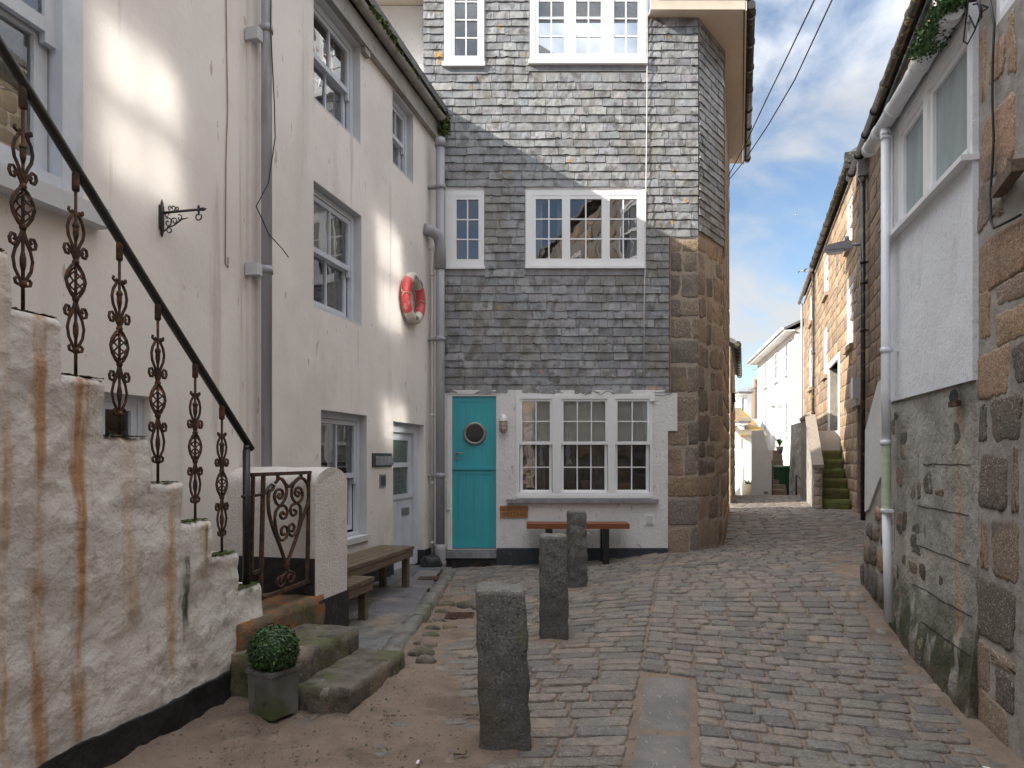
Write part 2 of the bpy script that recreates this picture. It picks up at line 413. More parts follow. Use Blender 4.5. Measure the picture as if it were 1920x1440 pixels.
m_stairwall = mat('rough_whitewash', (.68, .65, .615), (.56, .535, .51), 2.6, .9,
    bump=[(3.2, (1, 1, 1), .035), (11, (1, 1, 1), .011), (34, (1, 1, 1), .004)],
    layers=[((.30, .275, .25), 5.5, (1, 1, 1), .62, .76, .45, None), ((.50, .44, .34), 2.2, (1, 1, .3), .64, .84, .3, None), ((.40, .36, .31), 9.0, (1, 1, .5), .66, .76, .6, None)],
    streaks=[(T3, u_dot(FS, 72), .045, -.4, 2.15, RUST, .85), (T3, u_dot(FS, 5), .03, -.4, 2.4, (.46, .24, .08), .7),
             (T3, u_dot(FS, 152), .05, -.1, 1.88, RUST, .95), (T3, u_dot(FS, 243), .05, .55, 1.62, (.47, .27, .10), .6),
             (T3, u_dot(FS, 322), .05, .2, 1.37, (.46, .26, .10), .75), (T3, u_dot(FS, 385), .05, .75, 1.14, (.40, .30, .10), .6),
             (T3, u_dot(FS, 349), .042, .52, .96, (.03, .042, .012), 1.0), (T3, u_dot(FS, 387), .02, .85, 1.12, (.06, .075, .02), .7),
             (T3, u_dot(FS, 345), .02, .45, .62, (.10, .10, .05), .6), (T3, u_dot(FS, 468), .06, .62, .72, (.09, .12, .02), .9)])
m_slate = mat('hung_slate', (.27, .278, .29), (.20, .206, .214), 11, .36, tint=True, rough2=.60, spec=.7, bump=[(16, (1, 1, 1), .008), (60, (1, 1, .5), .003)],
    layers=[((.085, .08, .072), 8, (1, 1, .7), .52, .68, .75, None), ((.135, .115, .075), 1.3, (1, 1, .8), .50, .72, .6, (4.2, 7.0)), ((.15, .135, .10), 3.1, (1, 1, .3), .58, .74, .55, None),
            ((.42, .41, .38), 24, (1, 1, .5), .68, .78, .4, None), ((.42, .22, .02), 4.2, (1, 1, 1), .76, .80, .85, None), ((.36, .27, .13), 14, (1, 1, 1), .78, .85, .7, None)])
m_lead = mat('lead_flashing', (.20, .20, .22), (.29, .29, .31), 14, .5, stretch=(1, 1, .3), bump=(20, (1, 1, .2), .004))
m_granite = mat('granite', (.31, .265, .22), (.22, .185, .15), 55, .85, tint=True, bump=[(9, (1, 1, 1), .025), (80, (1, 1, 1), .006)], detail=6,
    layers=[((.07, .06, .055), 95, (1, 1, 1), .60, .68, .8, None), ((.52, .48, .43), 85, (1, 1, 1), .62, .7, .65, None), ((.10, .095, .085), 1.6, (1, 1, 1), .55, .72, .55, None)])
m_goldstone = mat('golden_granite', (.36, .27, .185), (.27, .20, .135), 4, .85, tint=True, bump=[(9, (1, 1, 1), .03), (45, (1, 1, 1), .008)],
    layers=[((.20, .13, .08), 40, (1, 1, 1), .6, .72, .5, None), ((.20, .16, .13), 1.1, (1, 1, 1), .55, .7, .45, None)])
m_mortar = mat('lime_mortar', (.34, .315, .285), (.26, .24, .215), 6, .95, bump=[(10, (1, 1, 1), .018), (70, (1, 1, 1), .004)],
    layers=[((.16, .145, .13), 3, (1, 1, .3), .55, .72, .5, None)])
m_oldmortar = mat('pointing', (.37, .31, .25), (.29, .24, .19), 6, .95, bump=[(10, (1, 1, 1), .018)])
DR = (FR.t[0], FR.t[1], 0)
m_cement = mat('stained_cement', (.36, .335, .30), (.25, .235, .21), 3.2, .93, tint=True, bump=[(6, (1, 1, 1), .02), (24, (1, 1, 1), .012), (90, (1, 1, 1), .003)],
    layers=[((.40, .385, .36), 4, (1, 1, .35), .55, .7, .5, None), ((.11, .108, .105), 5, (1, 1, .5), .68, .76, .7, None),
            ((.12, .105, .085), 2.2, (1, 1, .4), .60, .76, .5, None), ((.47, .42, .35), 1.8, (1, 1, .5), .55, .72, .45, None), ((.035, .045, .014), 5, (1, 1, .5), .36, .52, .97, (.02, .62)), ((.11, .085, .06), 3, (1, 1, 1), .4, .6, .7, (-.1, .25))],
    streaks=[(DR, u_dot(FR, 1800), .05, .10, 1.93, (.42, .23, .09), .85)])
m_upvc = mat('white_frame_paint', (.80, .80, .80), (.76, .765, .775), 2, .42, bump=(30, (1, 1, 1), .0007))
m_bluewhite = mat('pale_blue_grey_paint', (.56, .60, .655), (.50, .54, .60), 5, .5, bump=(25, (1, 1, 1), .001), layers=[((.40, .42, .45), 8, (1, 1, .3), .6, .75, .3, None)])
m_greyrev = mat('pale_grey_paint', (.56, .565, .585), (.49, .495, .515), 3, .8, bump=(30, (1, 1, 1), .001))
m_teal = mat('teal_gloss_paint', (.05, .395, .455), (.042, .345, .40), 3, .38, stretch=(1, 1, .25), bump=(22, (1, 1, .15), .0015))
m_plinth = mat('blue_black_paint', (.030, .038, .050), (.042, .050, .062), 6, .6, bump=(14, (1, 1, 1), .006), layers=[((.25, .25, .26), 30, (1, 1, 1), .72, .76, .6, None)])
m_tar = mat('black_tar_paint', (.012, .012, .014), (.022, .022, .024), 5, .55, bump=[(5, (1, 1, 1), .03), (22, (1, 1, 1), .01)], layers=[((.16, .13, .10), 7, (1, 1, 1), .5, .75, .45, (-.15, .1))])
m_black = mat('black_iron_paint', (.012, .012, .013), (.02, .02, .021), 20, .38, bump=(40, (1, 1, 1), .001))
m_rust = mat('rusted_iron', (.075, .036, .022), (.028, .018, .015), 18, .8, bump=[(60, (1, 1, 1), .004)], layers=[((.17, .065, .022), 24, (1, 1, 1), .55, .68, .7, None)])
m_pipe = mat('grey_pipe_paint', (.35, .345, .375), (.30, .30, .325), 4, .5, stretch=(1, 1, .3), layers=[((.20, .19, .18), 9, (1, 1, .2), .62, .75, .5, None)])
m_whitepipe = mat('white_plastic', (.74, .76, .79), (.68, .70, .73), 3, .4, layers=[((.5, .48, .42), 9, (1, 1, .2), .64, .76, .4, None)])
m_palegreen = mat('pale_green_plastic', (.52, .60, .44), (.44, .52, .37), 9, .55, stretch=(1, 1, 3))
m_gutter = mat('grey_gutter', (.33, .31, .29), (.25, .235, .215), 5, .6, layers=[((.16, .15, .05), 8, (1, 1, 1), .6, .72, .5, None)])
m_darkgutter = mat('black_gutter', (.025, .024, .024), (.04, .037, .035), 6, .4, layers=[((.22, .19, .06), 10, (1, 1, 1), .6, .7, .6, None)])
m_soffit = mat('cream_soffit_board', (.66, .585, .49), (.60, .52, .43), 3, .7, bump=(3, (30, 30, 1), .002))
m_roof = mat('roof_slate', (.10, .10, .11), (.15, .145, .14), 6, .7, bump=(12, (1, 1, 1), .02))
m_lichen = mat('lichened_roof', (.15, .125, .10), (.19, .155, .11), 3, .85, bump=(14, (1, 1, 1), .03), layers=[((.30, .18, .035), 1.0, (1, 1, 1), .45, .6, .8, None)])
m_wood = mat('weathered_wood', (.155, .115, .075), (.095, .07, .046), 9, .75, stretch=(10, .6, 10), coords='obj', bump=(9, (14, .7, 14), .004), layers=[((.23, .19, .14), 5, (8, .5, 8), .55, .75, .5, None)])
m_redwood = mat('oiled_wood', (.25, .085, .03), (.16, .05, .02), 8, .45, stretch=(.5, 10, 10), bump=(8, (.6, 12, 12), .002))
m_signwood = mat('sign_wood', (.42, .20, .07), (.30, .135, .045), 9, .55, stretch=(.7, 8, 8), bump=(8, (.7, 10, 10), .002))
m_burnt = mat('burnt_lettering', (.05, .02, .01), (.08, .03, .012), 20, .7)
m_cobble = mat('cobble_stone', (.19, .172, .157), (.126, .115, .107), 26, .62, tint=True, rough2=.85, detail=6, bump=[(18, (1, 1, 1), .010), (90, (1, 1, 1), .003)],
    layers=[((.33, .30, .27), 70, (1, 1, 1), .62, .72, .5, None), ((.045, .042, .042), 60, (1, 1, 1), .62, .7, .5, None), ((.29, .225, .17), 3.5, (1, 1, 1), .58, .72, .55, None)])
m_sand = mat('beach_sand', (.25, .19, .145), (.185, .138, .104), 5, .95, bump=[(9, (1, 1, 1), .03), (40, (1, 1, 1), .012), (160, (1, 1, 1), .003)],
    layers=[((.05, .037, .028), 30, (1, 1, 1), .68, .76, .75, None), ((.27, .205, .155), 2.5, (1, 1, 1), .5, .7, .5, None), ((.10, .074, .055), 1.6, (1, 1, 1), .56, .7, .45, None)])
m_flag = mat('slate_flagstone', (.155, .155, .158), (.11, .11, .112), 5, .6, tint=True, bump=[(9, (1, 1, 1), .015), (40, (1, 1, 1), .004)],
    layers=[((.085, .09, .04), 2.0, (1, 1, 1), .64, .78, .6, None), ((.06, .058, .056), 7, (1, 1, 1), .62, .75, .6, None), ((.26, .21, .16), 3.2, (1, 1, 1), .55, .7, .5, None)])
m_stepstone = mat('mossy_step_stone', (.15, .13, .105), (.085, .072, .058), 9, .85, bump=[(12, (1, 1, 1), .02), (60, (1, 1, 1), .006)],
    layers=[((.36, .33, .28), 14, (1, 1, 1), .70, .76, .6, None), ((.085, .085, .026), 4, (1, 1, 1), .48, .64, .7, None), ((.03, .027, .022), 7, (1, 1, 1), .6, .7, .7, None), ((.26, .19, .13), 2.2, (1, 1, 1), .58, .7, .55, None)])
m_ruststep = mat('rust_stained_step', (.15, .11, .07), (.10, .07, .04), 7, .8, bump=[(12, (1, 1, 1), .02), (60, (1, 1, 1), .006)],
    layers=[((.25, .10, .025), 5, (1, 1, 1), .48, .62, .8, None), ((.08, .085, .02), 6, (1, 1, 1), .55, .66, .6, None)])
m_bollard = mat('grey_granite_post', (.165, .162, .150), (.105, .104, .098), 40, .8, coords='world', detail=6, bump=[(14, (1, 1, 1), .012), (70, (1, 1, 1), .006)],
    layers=[((.32, .31, .29), 75, (1, 1, 1), .60, .68, .6, None), ((.03, .03, .03), 65, (1, 1, 1), .6, .68, .7, None), ((.125, .118, .06), 3.4, (1, 1, 1), .54, .70, .45, None), ((.065, .065, .066), 2.0, (1, 1, 1), .2, .4, .5, (.36, .50)), ((.24, .225, .19), 9, (1, 1, 1), .68, .78, .5, None)])
m_leaf = mat('box_leaf', (.022, .055, .014), (.035, .085, .022), 30, .5, tint=True)
m_moss = mat('moss', (.045, .085, .012), (.08, .12, .02), 20, .9, tint=True)
m_lead_pot = mat('lead_planter', (.17, .165, .16), (.11, .105, .10), 6, .55, bump=(18, (1, 1, 1), .003), layers=[((.07, .09, .025), 6, (1, 1, 1), .4, .6, .8, (.02, .22))])
m_ringred = mat('faded_red_paint', (.52, .032, .035), (.60, .11, .11), 5, .45, layers=[((.68, .40, .38), 12, (1, 1, 1), .64, .72, .5, None)])
m_ringwhite = mat('lifebuoy_white', (.60, .55, .48), (.54, .49, .42), 6, .55)
m_navy = mat('navy_lettering', (.018, .018, .06), None, 3, .5)
m_rope = mat('pale_rope', (.55, .42, .28), (.42, .30, .2), 30, .9)
m_blind = mat('roller_blind', (.86, .86, .80), (.80, .80, .74), 3, .9)
m_curtain = mat('grey_curtain', (.20, .20, .20), (.13, .13, .135), 8, .9)
m_lace = mat('net_curtain', (.62, .61, .57), (.5, .49, .46), 30, .9)
m_dark = mat('interior_shade', (.035, .034, .033), (.05, .047, .045), 1.2, .9)  # near-black colour stands in for the darkness of unlit rooms
m_orange = mat('orange_pelmet', (.55, .16, .04), (.45, .10, .03), 6, .8)
m_glass = glass_mat('window_glass', wob=.0025)
m_oldglass = glass_mat('old_window_glass', (.3, .3, .3), .085, refl=.6, base=.016)
m_darkglass = mat('dark_pane', (.03, .034, .04), (.05, .055, .06), 2, .06, spec=.6)
m_frost = mat('frosted_glass', (.30, .36, .37), (.23, .29, .305), 7, .24, stretch=(1, 1, .25), bump=[(60, (1, 1, .12), .003)], spec=.6)
m_leaded = mat('green_leaded_glass', (.11, .15, .13), (.085, .115, .105), 5, .2)
m_steel = mat('dull_steel', (.33, .31, .30), (.26, .245, .24), 20, .42, metal=.7)
m_slateplaque = mat('dark_plaque', (.035, .038, .042), (.05, .052, .055), 9, .35)
m_silver = mat('silver_lettering', (.42, .42, .42), None, 3, .5)
m_whitewash = mat('bright_white_wall', (.62, .61, .595), (.56, .555, .54), 2, .85, bump=[(9, (1, 1, 1), .01), (45, (1, 1, 1), .004)])
m_panelwhite = mat('white_painted_panel', (.73, .75, .79), (.68, .70, .74), 2.5, .85, bump=[(5, (1, 1, 1), .012), (45, (1, 1, 1), .005)],
    layers=[((.42, .41, .40), 22, (1, 1, 1), .70, .75, .5, None), ((.50, .50, .51), 3, (1, 1, .4), .62, .74, .35, None)])
m_facadewhite = mat('textured_white_wall', (.76, .745, .735), (.70, .685, .675), 2.2, .88, bump=[(30, (1, .6, 1), .012), (90, (1, 1, 1), .003)],
    layers=[((.36, .32, .29), 18, (1, 1, .4), .72, .77, .55, None), ((.50, .46, .41), 3, (1, 1, .5), .58, .74, .55, (.2, .6))])
m_bin = mat('green_plastic', (.028, .115, .045), (.022, .095, .038), 3, .45)
m_cable = mat('black_cable', (.01, .01, .011), None, 3, .5)
m_whitecable = mat('white_cable', (.62, .61, .59), None, 3, .6)
m_feather = mat('gull_white', (.75, .75, .74), (.70, .70, .70), 5, .8)
m_gullgrey = mat('gull_grey', (.30, .31, .33), None, 5, .8)
m_terra = mat('terracotta', (.42, .13, .07), (.33, .10, .05), 6, .8)
m_brickstack = mat('chimney_stone', (.27, .20, .15), (.2, .15, .11), 9, .9, bump=(12, (1, 1, 1), .02))
m_redtile = mat('red_roof_tile', (.40, .10, .06), (.33, .08, .05), 6, .8)
m_mossstone = mat('mossy_stair_stone', (.15, .125, .055), (.10, .09, .03), 6, .9, bump=[(20, (1, 1, 1), .02)], layers=[((.12, .155, .03), 5, (1, 1, 1), .42, .6, .8, None)])
m_lampglass = glass_mat('lamp_glass', (.85, .80, .68), .12)
m_paleblue = mat('pale_blue_door', (.45, .60, .68), None, 3, .5)
m_cream = mat('cream_render', (.66, .55, .40), (.60, .50, .36), 3, .85)
m_slabcut = mat('long_slab_granite', (.19, .172, .155), (.12, .112, .104), 4, .75, detail=6, bump=[(30, (1, 1, 1), .006), (90, (1, 1, 1), .003)],
    layers=[((.36, .34, .31), 45, (1, .3, 1), .68, .73, .5, None), ((.25, .195, .15), 3, (1, 1, 1), .6, .75, .5, None)])

# ---------------------------------------------------------------- ground
CP = [(0, -8, -.05), (-3.5, -6, -.05), (3, -6, -.1), (0, 0, -.03), (-2.8, 1, -.06), (2.2, 1, -.16), (0, 3.35, -.01),
      (1.89, 3.96, -.152), (2.6, 4.91, -.132), (3.44, 6.3, .012), (3.66, 7.29, .199), (-.03, 3.59, -.03), (.35, 5.7, .0), (.73, 7.7, .05),
      (-.23, 10, -.054), (2.23, 10, .138), (-.93, 10, -.09), (3.2, 10.7, .126), (1.3, 9.5, .03), (-.53, 6.72, -.05), (-.77, 5.05, .02),
      (-1.46, 8.47, .0), (-1.2, 9.4, -.04), (-1.6, 6.25, .0), (-1.45, 4.2, 0), (-2.0, 3.48, -.06), (7.6, 15.5, .343), (4.5, 15, .36), (6.3, 12, .28),
      (7.1, 14, .30), (4.4, 9, .23), (2.0, 7, .06), (7.5, 20, .39), (6.2, 20, .38), (9.4, 20, .40), (8.8, 24, .17), (8, 28, -.15), (11, 28, -.1), (13, 38, -.9), (9, 38, -.9), (3, 20, .36), (3, 30, -.2), (12, 16, .5)]
CP = np.array(CP, float)
def _phi(r2): return np.where(r2 < 1e-12, 0, .5 * r2 * np.log(np.maximum(r2, 1e-12)))
_n = len(CP); _A = np.zeros((_n + 3, _n + 3))
_A[:_n, :_n] = _phi(((CP[:, None, :2] - CP[None, :, :2]) ** 2).sum(-1)) + np.eye(_n) * .02
_A[:_n, _n] = 1; _A[:_n, _n + 1:] = CP[:, :2]; _A[_n, :_n] = 1; _A[_n + 1:, :_n] = CP[:, :2].T
_W = np.linalg.solve(_A, np.concatenate([CP[:, 2], [0, 0, 0]]))
def gz_arr(x, y):
    x = np.asarray(x, float); y = np.asarray(y, float); sh = x.shape; x = x.ravel(); y = y.ravel()
    xx = np.clip(x, -6, 16); yy = np.clip(y, -8, 42)
    k = _phi((xx[:, None] - CP[None, :, 0]) ** 2 + (yy[:, None] - CP[None, :, 1]) ** 2)
    z = k @ _W[:_n] + _W[_n] + xx * _W[_n + 1] + yy * _W[_n + 2]
    return np.clip(z, -1.6, .6).reshape(sh)
def gz(x, y): return float(gz_arr([x], [y])[0])
def bend(y): return .246 * y if y < 8.5 else .246 * 8.5 + .335 * (y - 8.5)

def sandy(x, y):   # depth of blown sand over the stones: deep by the stair wall, thin elsewhere
    q = x - bend(y)
    a = max(0.0, min(1.0, (-1.02 - .34 * (y - 4.0) - q + .12 * math.sin(y * 2.1)) / .45)) if y < 8 else 0.0
    b = max(0.0, min(1.0, (q - 1.45) / .45)) * (1 if y < 9 else .5)
    return a, b

xs = np.unique(np.round(np.concatenate([np.arange(-300, -8, 30), np.arange(-8, -3.2, .4), np.arange(-3.2, 4.2, .05), np.arange(4.2, 14, .3), np.arange(14, 300, 22)]), 3))
ys = np.unique(np.round(np.concatenate([np.arange(-200, -8, 24), np.arange(-8, 2.6, .4), np.arange(2.6, 9.6, .05), np.arange(9.6, 30, .25), np.arange(30, 60, 1.5), np.arange(60, 420, 24)]), 3))
GX, GY = np.meshgrid(xs, ys); GZ = gz_arr(GX, GY) - .012
for j in range(len(ys)):
    if not 2.5 < ys[j] < 9.7: continue
    for i in range(len(xs)):
        if not -3.3 < xs[i] < 4.3: continue
        x, y = xs[i], ys[j]; a, b = sandy(x, y)
        nz_ = mnoise.noise((x * 2.6, y * 2.6, .3)); n2 = mnoise.noise((x * 11, y * 11, 1.3)); n3 = mnoise.noise((x * 26, y * 26, 4.3))
        fp_ = max(0.0, mnoise.noise((x * 5.5, y * 4.5, 9.3)) - .18); GZ[j, i] += a * (.020 + .03 * nz_ + .016 * n2 + .009 * n3 - .06 * fp_) + b * (.012 + .014 * nz_ + .005 * n2) + .004 * n2
        for bx, by in ((-.03, 3.68), (.35, 5.8), (.73, 7.8)):
            db = math.hypot(x - bx, y - by); GZ[j, i] += max(0, 1 - db / .30) * .035 * (1 + .6 * n2)
        if y < 4.6:   # drift against the stair wall
            dw = x - (-2.76 + .246 * y); GZ[j, i] += max(0, 1 - abs(dw) / .5) * .05 * (1 + nz_)
mb = MB(); nx, ny = len(xs), len(ys)
mb.v = [tuple(p) for p in np.stack([GX.ravel(), GY.ravel(), GZ.ravel()], 1)]
mb.f = [(j * nx + i, j * nx + i + 1, (j + 1) * nx + i + 1, (j + 1) * nx + i) for j in range(ny - 1) for i in range(nx - 1)]
mb.c = [(1, 1, 1)] * len(mb.f); mb.s = [True] * len(mb.f)
struct(mb.build('ground', m_sand))

# setts of the street: every stone a rounded block, laid in bowed courses
def Lb(y): return -.335 + .335 * y + .05
def in_street(x, y):
    if y < 9.93: lo = -.83 if y > 5.4 else -.86 - (5.4 - y) * .9
    else: lo = 2.60 + (y - 10) * .78 if y < 10.8 else Lb(y)
    if y < 5.4: lo = max(lo, -2.6 + .246 * y)
    hi = 1.86 + .246 * y if y < 7.3 else min(2.36 + .335 * y, 3.7 + (y - 7.3) * 2.2)
    return lo < x < hi
def slab_zone(q, y): return -.31 < q < .08 and y < 4.98
PALC = [(1.05, 1.02, .97), (.88, .87, .84), (1.18, 1.12, 1.04), (.97, .97, .95), (1.14, 1.06, .98), (.78, .77, .76), (1.2, 1.1, 1.02), (1.02, .98, .9)]
mb = MB(); s = 1.0; row = 0
def bow(q): return -.14 * q if q > -.3 else .042 - .17 * (-.3 - q) - .05 * (-.3 - q) ** 2
while s < 25.5:
    far = s > 12; pitch = (.142 if not far else .19) * random.uniform(.92, 1.08)
    for zone in (0, 1):
        q = -3.4 if zone == 0 else (-.3 if s > 4.86 else .085); qe = -.3 if zone == 0 else 4.3
        q += random.uniform(-.1, 0) if zone == 0 else 0
        first = True
        while q < qe - .04:
            l = random.uniform(.2, .36) if zone == 0 else random.uniform(.17, .31)
            if far: l *= 1.25
            if zone == 1 and first: l *= random.choice((.6, 1.0))
            first = False
            e = min(q + l, qe)
            if qe - e < .1: e = qe
            mx_, my_ = (q + e) / 2, s + pitch / 2 + bow((q + e) / 2); X = bend(my_) + mx_
            a, b = sandy(X, my_)
            if in_street(X, my_) and not slab_zone(mx_, my_):
                n_ = mnoise.noise((X * 1.7, my_ * 1.7, 5.0)); 
                drop = .012 * a + .022 * a * max(0, n_ + .35) + .011 * b + .012 * b * max(0, n_)
                if not (a > .75 and n_ > -.12) and not (a > .25 and n_ > .3):
                    gapx = random.uniform(.012, .026) * (1 + 1.2 * a + .9 * b); gapy = random.uniform(.012, .022) * (1 + 1.0 * a + .8 * b)
                    def P(u, v, w_):
                        y = v + bow(u); x = bend(y) + u; return (x, y, w_)
                    i0 = len(mb.v)
                    col = vary(random.choice(PALC), .1)
                    stone(mb, P, q + gapx / 2, e - gapx / 2, s + gapy / 2, s + pitch - gapy / 2, .012, .010 if not far else .007, col, n=3 if my_ < 8 else 2, rnd=.24, sink=-.03, tilt=.003)
                    pts = np.array(mb.v[i0:]); hz = gz(X, my_); g1 = (gz(X + .2, my_) - gz(X - .2, my_)) / .4; g2 = (gz(X, my_ + .2) - gz(X, my_ - .2)) / .4
                    dz = random.uniform(-.004, .004) - drop - .006
                    for t in range(i0, len(mb.v)):
                        x, y, z = mb.v[t]; mb.v[t] = (x, y, z + hz + (x - X) * g1 + (y - my_) * g2 + dz)
            q = e
    s += pitch; row += 1
struct(mb.build('cobbled_street', m_cobble))
# long granite slabs let into the setts
mb = MB()
for (s0, s1) in ((4.02, 4.96), (3.12, 3.99), (2.2, 3.09), (1.2, 2.17)):
    def P(u, v, w_): y = v; x = bend(y) + u; return (x, y, gz(x, y) + w_)
    nq, ns = 6, 14; vs = []; fs = []
    for j in range(ns + 1):
        for i in range(nq + 1):
            u = -.275 + .335 * i / nq; v = s0 + (s1 - s0) * j / ns; ed = i in (0, nq) or j in (0, ns)
            vs.append(P(u + (mnoise.noise((v * 5, i, 0)) * .012 if i in (0, nq) else 0), v + (mnoise.noise((u * 8, j, 2)) * .012 if j in (0, ns) else 0), -.02 if ed else .006 + .002 * mnoise.noise((u * 9, v * 9, 0))))
    for j in range(ns):
        for i in range(nq): a = j * (nq + 1) + i; fs.append((a, a + 1, a + nq + 2, a + nq + 1))
    mb.add(vs, fs, (1, 1, 1), True)
struct(mb.build('granite_slab_strip', m_slabcut))

# slate pavement by the white cottage, raised a kerb's height
mb = MB()
KX = lambda y: -.86 + .03 * (y - 5.4)
PAVZ = .05
def P(u, v, w_): return (u, v, PAVZ + .012 * math.sin(v) + w_)
def keep(u, v): return u < KX(v) - .10 and u > FL.p(FL.u(0), 0, 0)[0] - 9 and u > -3.54 + .246 * v - .05 and v > 5.0 + (0 if u > -1.9 else 0)
masonry(mb, P, -2.7, -.9, 5.0, 9.45, (.42, .7), (.4, .75), .02, .012, .02, [(1, 1, 1), (.85, .88, .9), (1.15, 1.1, 1.0), (.8, .8, .82)], keep=lambda u, v: u < KX(v) - .2 and u > -3.7 + .246 * v, rnd=.06)
# kerb stones
y = 5.1
while y < 9.0:
    l = random.uniform(.5, .9); e = min(y + l, 9.05)
    rough_block(mb, (KX((y + e) / 2) - .05, (y + e) / 2, -.14), (.15, e - y - .02, .20), 0, (2, 6, 2), .02, .012, seed=y, col=vary((1.1, 1.08, .95), .12)); y = e
rough_block(mb, (-1.35, 9.22, -.16), (1.1, .2, .2), 0, (6, 2, 2), .02, .012, seed=3, col=(1.05, 1.0, .9))
mb.box(-2.7, -.95, 4.9, 9.5, -.3, PAVZ - .004, (.9, .8, .65))
struct(mb.build('pavement', m_flag))
# ================================================================ tall white house (left, nearest)
H1 = thing('white_house', 'smooth white rendered house behind the iron stair railing, with large pale blue window', 'house', FL.p(4.0, -.5, 0))
uA = -7.0; uB = FL.u(449)                     # the two white houses meet at the grey pipe
bw = (FL.u(-140), FL.u(152), FL.z(130, 372), 4.95)
sw = (FL.u(190), FL.u(284), .95, FL.z(284, 744))
bk = (-5.4, -4.0, 1.0, 2.4); bk2 = (-5.4, -4.0, 3.3, 4.7); bk3 = (-1.6, -.3, 5.6, 6.8); bk4 = (1.6, 2.8, 5.6, 6.8)
mb = MB(); wall(mb, FL, uA, uB, -.5, 7.6, [(*bw, .14), (*sw, .12), (*bk, .12), (*bk2, .12), (*bk3, .12), (*bk4, .12)])
FL.box(mb, uA, uB, -5.2, -5.0, -.5, 7.6)
mb.poly([FL.p(uA, 0, -.5), FL.p(uA, -5, -.5), FL.p(uA, -5, 7.6), FL.p(uA, 0, 7.6)])
mb.poly([FL.p(uB, 0, -.5), FL.p(uB, 0, 7.6), FL.p(uB, -2.5, 8.6), FL.p(uB, -5, 7.6), FL.p(uB, -5, -.5)])
mb.build('wall', m_render, H1)
mb = MB()
for s_ in (0, 1):
    a, b = (.3, -2.5) if s_ == 0 else (-2.5, -5.3); za, zb = (7.55, 8.75) if s_ == 0 else (8.75, 7.5)
    mb.hexa([FL.p(uA - .2, a, za), FL.p(uB + .05, a, za), FL.p(uB + .05, b, zb), FL.p(uA - .2, b, zb)] + [FL.p(uA - .2, a, za + .12), FL.p(uB + .05, a, za + .12), FL.p(uB + .05, b, zb + .12), FL.p(uA - .2, b, zb + .12)])
mb.build('roof', m_roof, H1)
mb = MB(); FL.box(mb, uA, uB - .01, 0.0, .012, -.5, .28); mb.build('plinth', m_tar, H1)
# big sash: wide architrave, glass set back
L = []
ua, ub, za, zb = bw; zm = FL.z(115, 62)
win = window(H1, FL, ua, ub, za, zb, .015, [(ua + .14, ub - .14, zm - .03, zb - .1, 1, 1, -.03, .07), (ua + .15, ub - .15, za + .08, zm + .03, 1, 1, -.08, .085)], m_bluewhite, m_glass, fr=(.14, .14, .09, .12), dp=.14,
             sill=(ua - .08, FL.u(183), -.02, .10, za - .12, za - .01), sillm=m_greyrev)
mb = MB(); cloth(mb, FL, ua + .15, ua + .75, za, zb, -.2, 4, .03); mb.build('curtain', m_lace, win)
# horn of the upper sash
mb = MB(); FL.box(mb, ub - .21, ub - .14, -.07, -.028, zm - .09, zm - .03); mb.build('sash_horn', m_bluewhite, win)
ua, ub, za, zb = sw
window(H1, FL, ua, ub, za, zb, -.06, [(ua + .05, ub - .05, za + .04, zb - .05, 1, 1, -.07, .05)], m_bluewhite, m_glass, fr=.05)
for o_ in (bk, bk2, bk3, bk4): window(H1, FL, *o_, -.08, sash_lights(*o_, .05, -.08), m_bluewhite, m_glass)
mb = MB(); FL.box(mb, uA + .1, uB - .1, -4.9, -.9, -.4, 7.4); mb.build('room_shade', m_dark, H1)
# surface cable and clipped drop
mb = MB(); uc = FL.u(424)
mb.tube([FL.p(uc, .008, 7), FL.p(uc - .01, .008, 5), FL.p(uc + .008, .008, 4.2), FL.p(uc - .012, .008, FL.z(422, 300)), FL.p(uc - .02, .008, FL.z(421, 495)), FL.p(uc + .01, .01, FL.z(421, 500)), FL.p(uc + .015, .008, FL.z(421, 480))], .004, 6); mb.build('cable', m_brickstack, H1)

# wrought bracket for a hanging sign
ub_ = FL.u(301); zt = FL.z(301, 405)
BK = thing('sign_bracket', 'black scrolled iron sign bracket with no sign, on the smooth white wall', 'bracket', FL.p(ub_, 0, zt))
Q = lambda w_, z, du=0: FL.p(ub_ + du, w_, zt + z)
mb = MB(); mb.tube([Q(.012, .11), Q(.012, .085), Q(.012, -.12), Q(.012, -.145)], [.004, .011, .011, .004], 6)
FL.box(mb, ub_ - .02, ub_ + .02, 0, .014, zt - .09, zt + .07); mb.build('back_plate', m_black, BK)
mb = MB(); mb.tube([Q(.01, .02), Q(.30, .018), Q(.335, .018), Q(.36, .018)], [.009, .009, .014, .003], 6)
mb.tube([Q(.30, .05), Q(.30, .035), Q(.30, -.02)], [.004, .01, .006], 6); mb.build('arm', m_black, BK)
mb = MB(); mb.tube([Q(.30 + .022 * math.sin(a), -.035 + -.022 * math.cos(a) + .004) for a in np.linspace(-2.6, 2.3, 12)], .005, 5); mb.build('hook', m_black, BK)
mb = MB()
def spiral(cx, cz, r0, r1, a0, a1, n=18): return [(cx + (r0 + (r1 - r0) * i / n) * math.cos(a0 + (a1 - a0) * i / n), cz + (r0 + (r1 - r0) * i / n) * math.sin(a0 + (a1 - a0) * i / n)) for i in range(n + 1)]
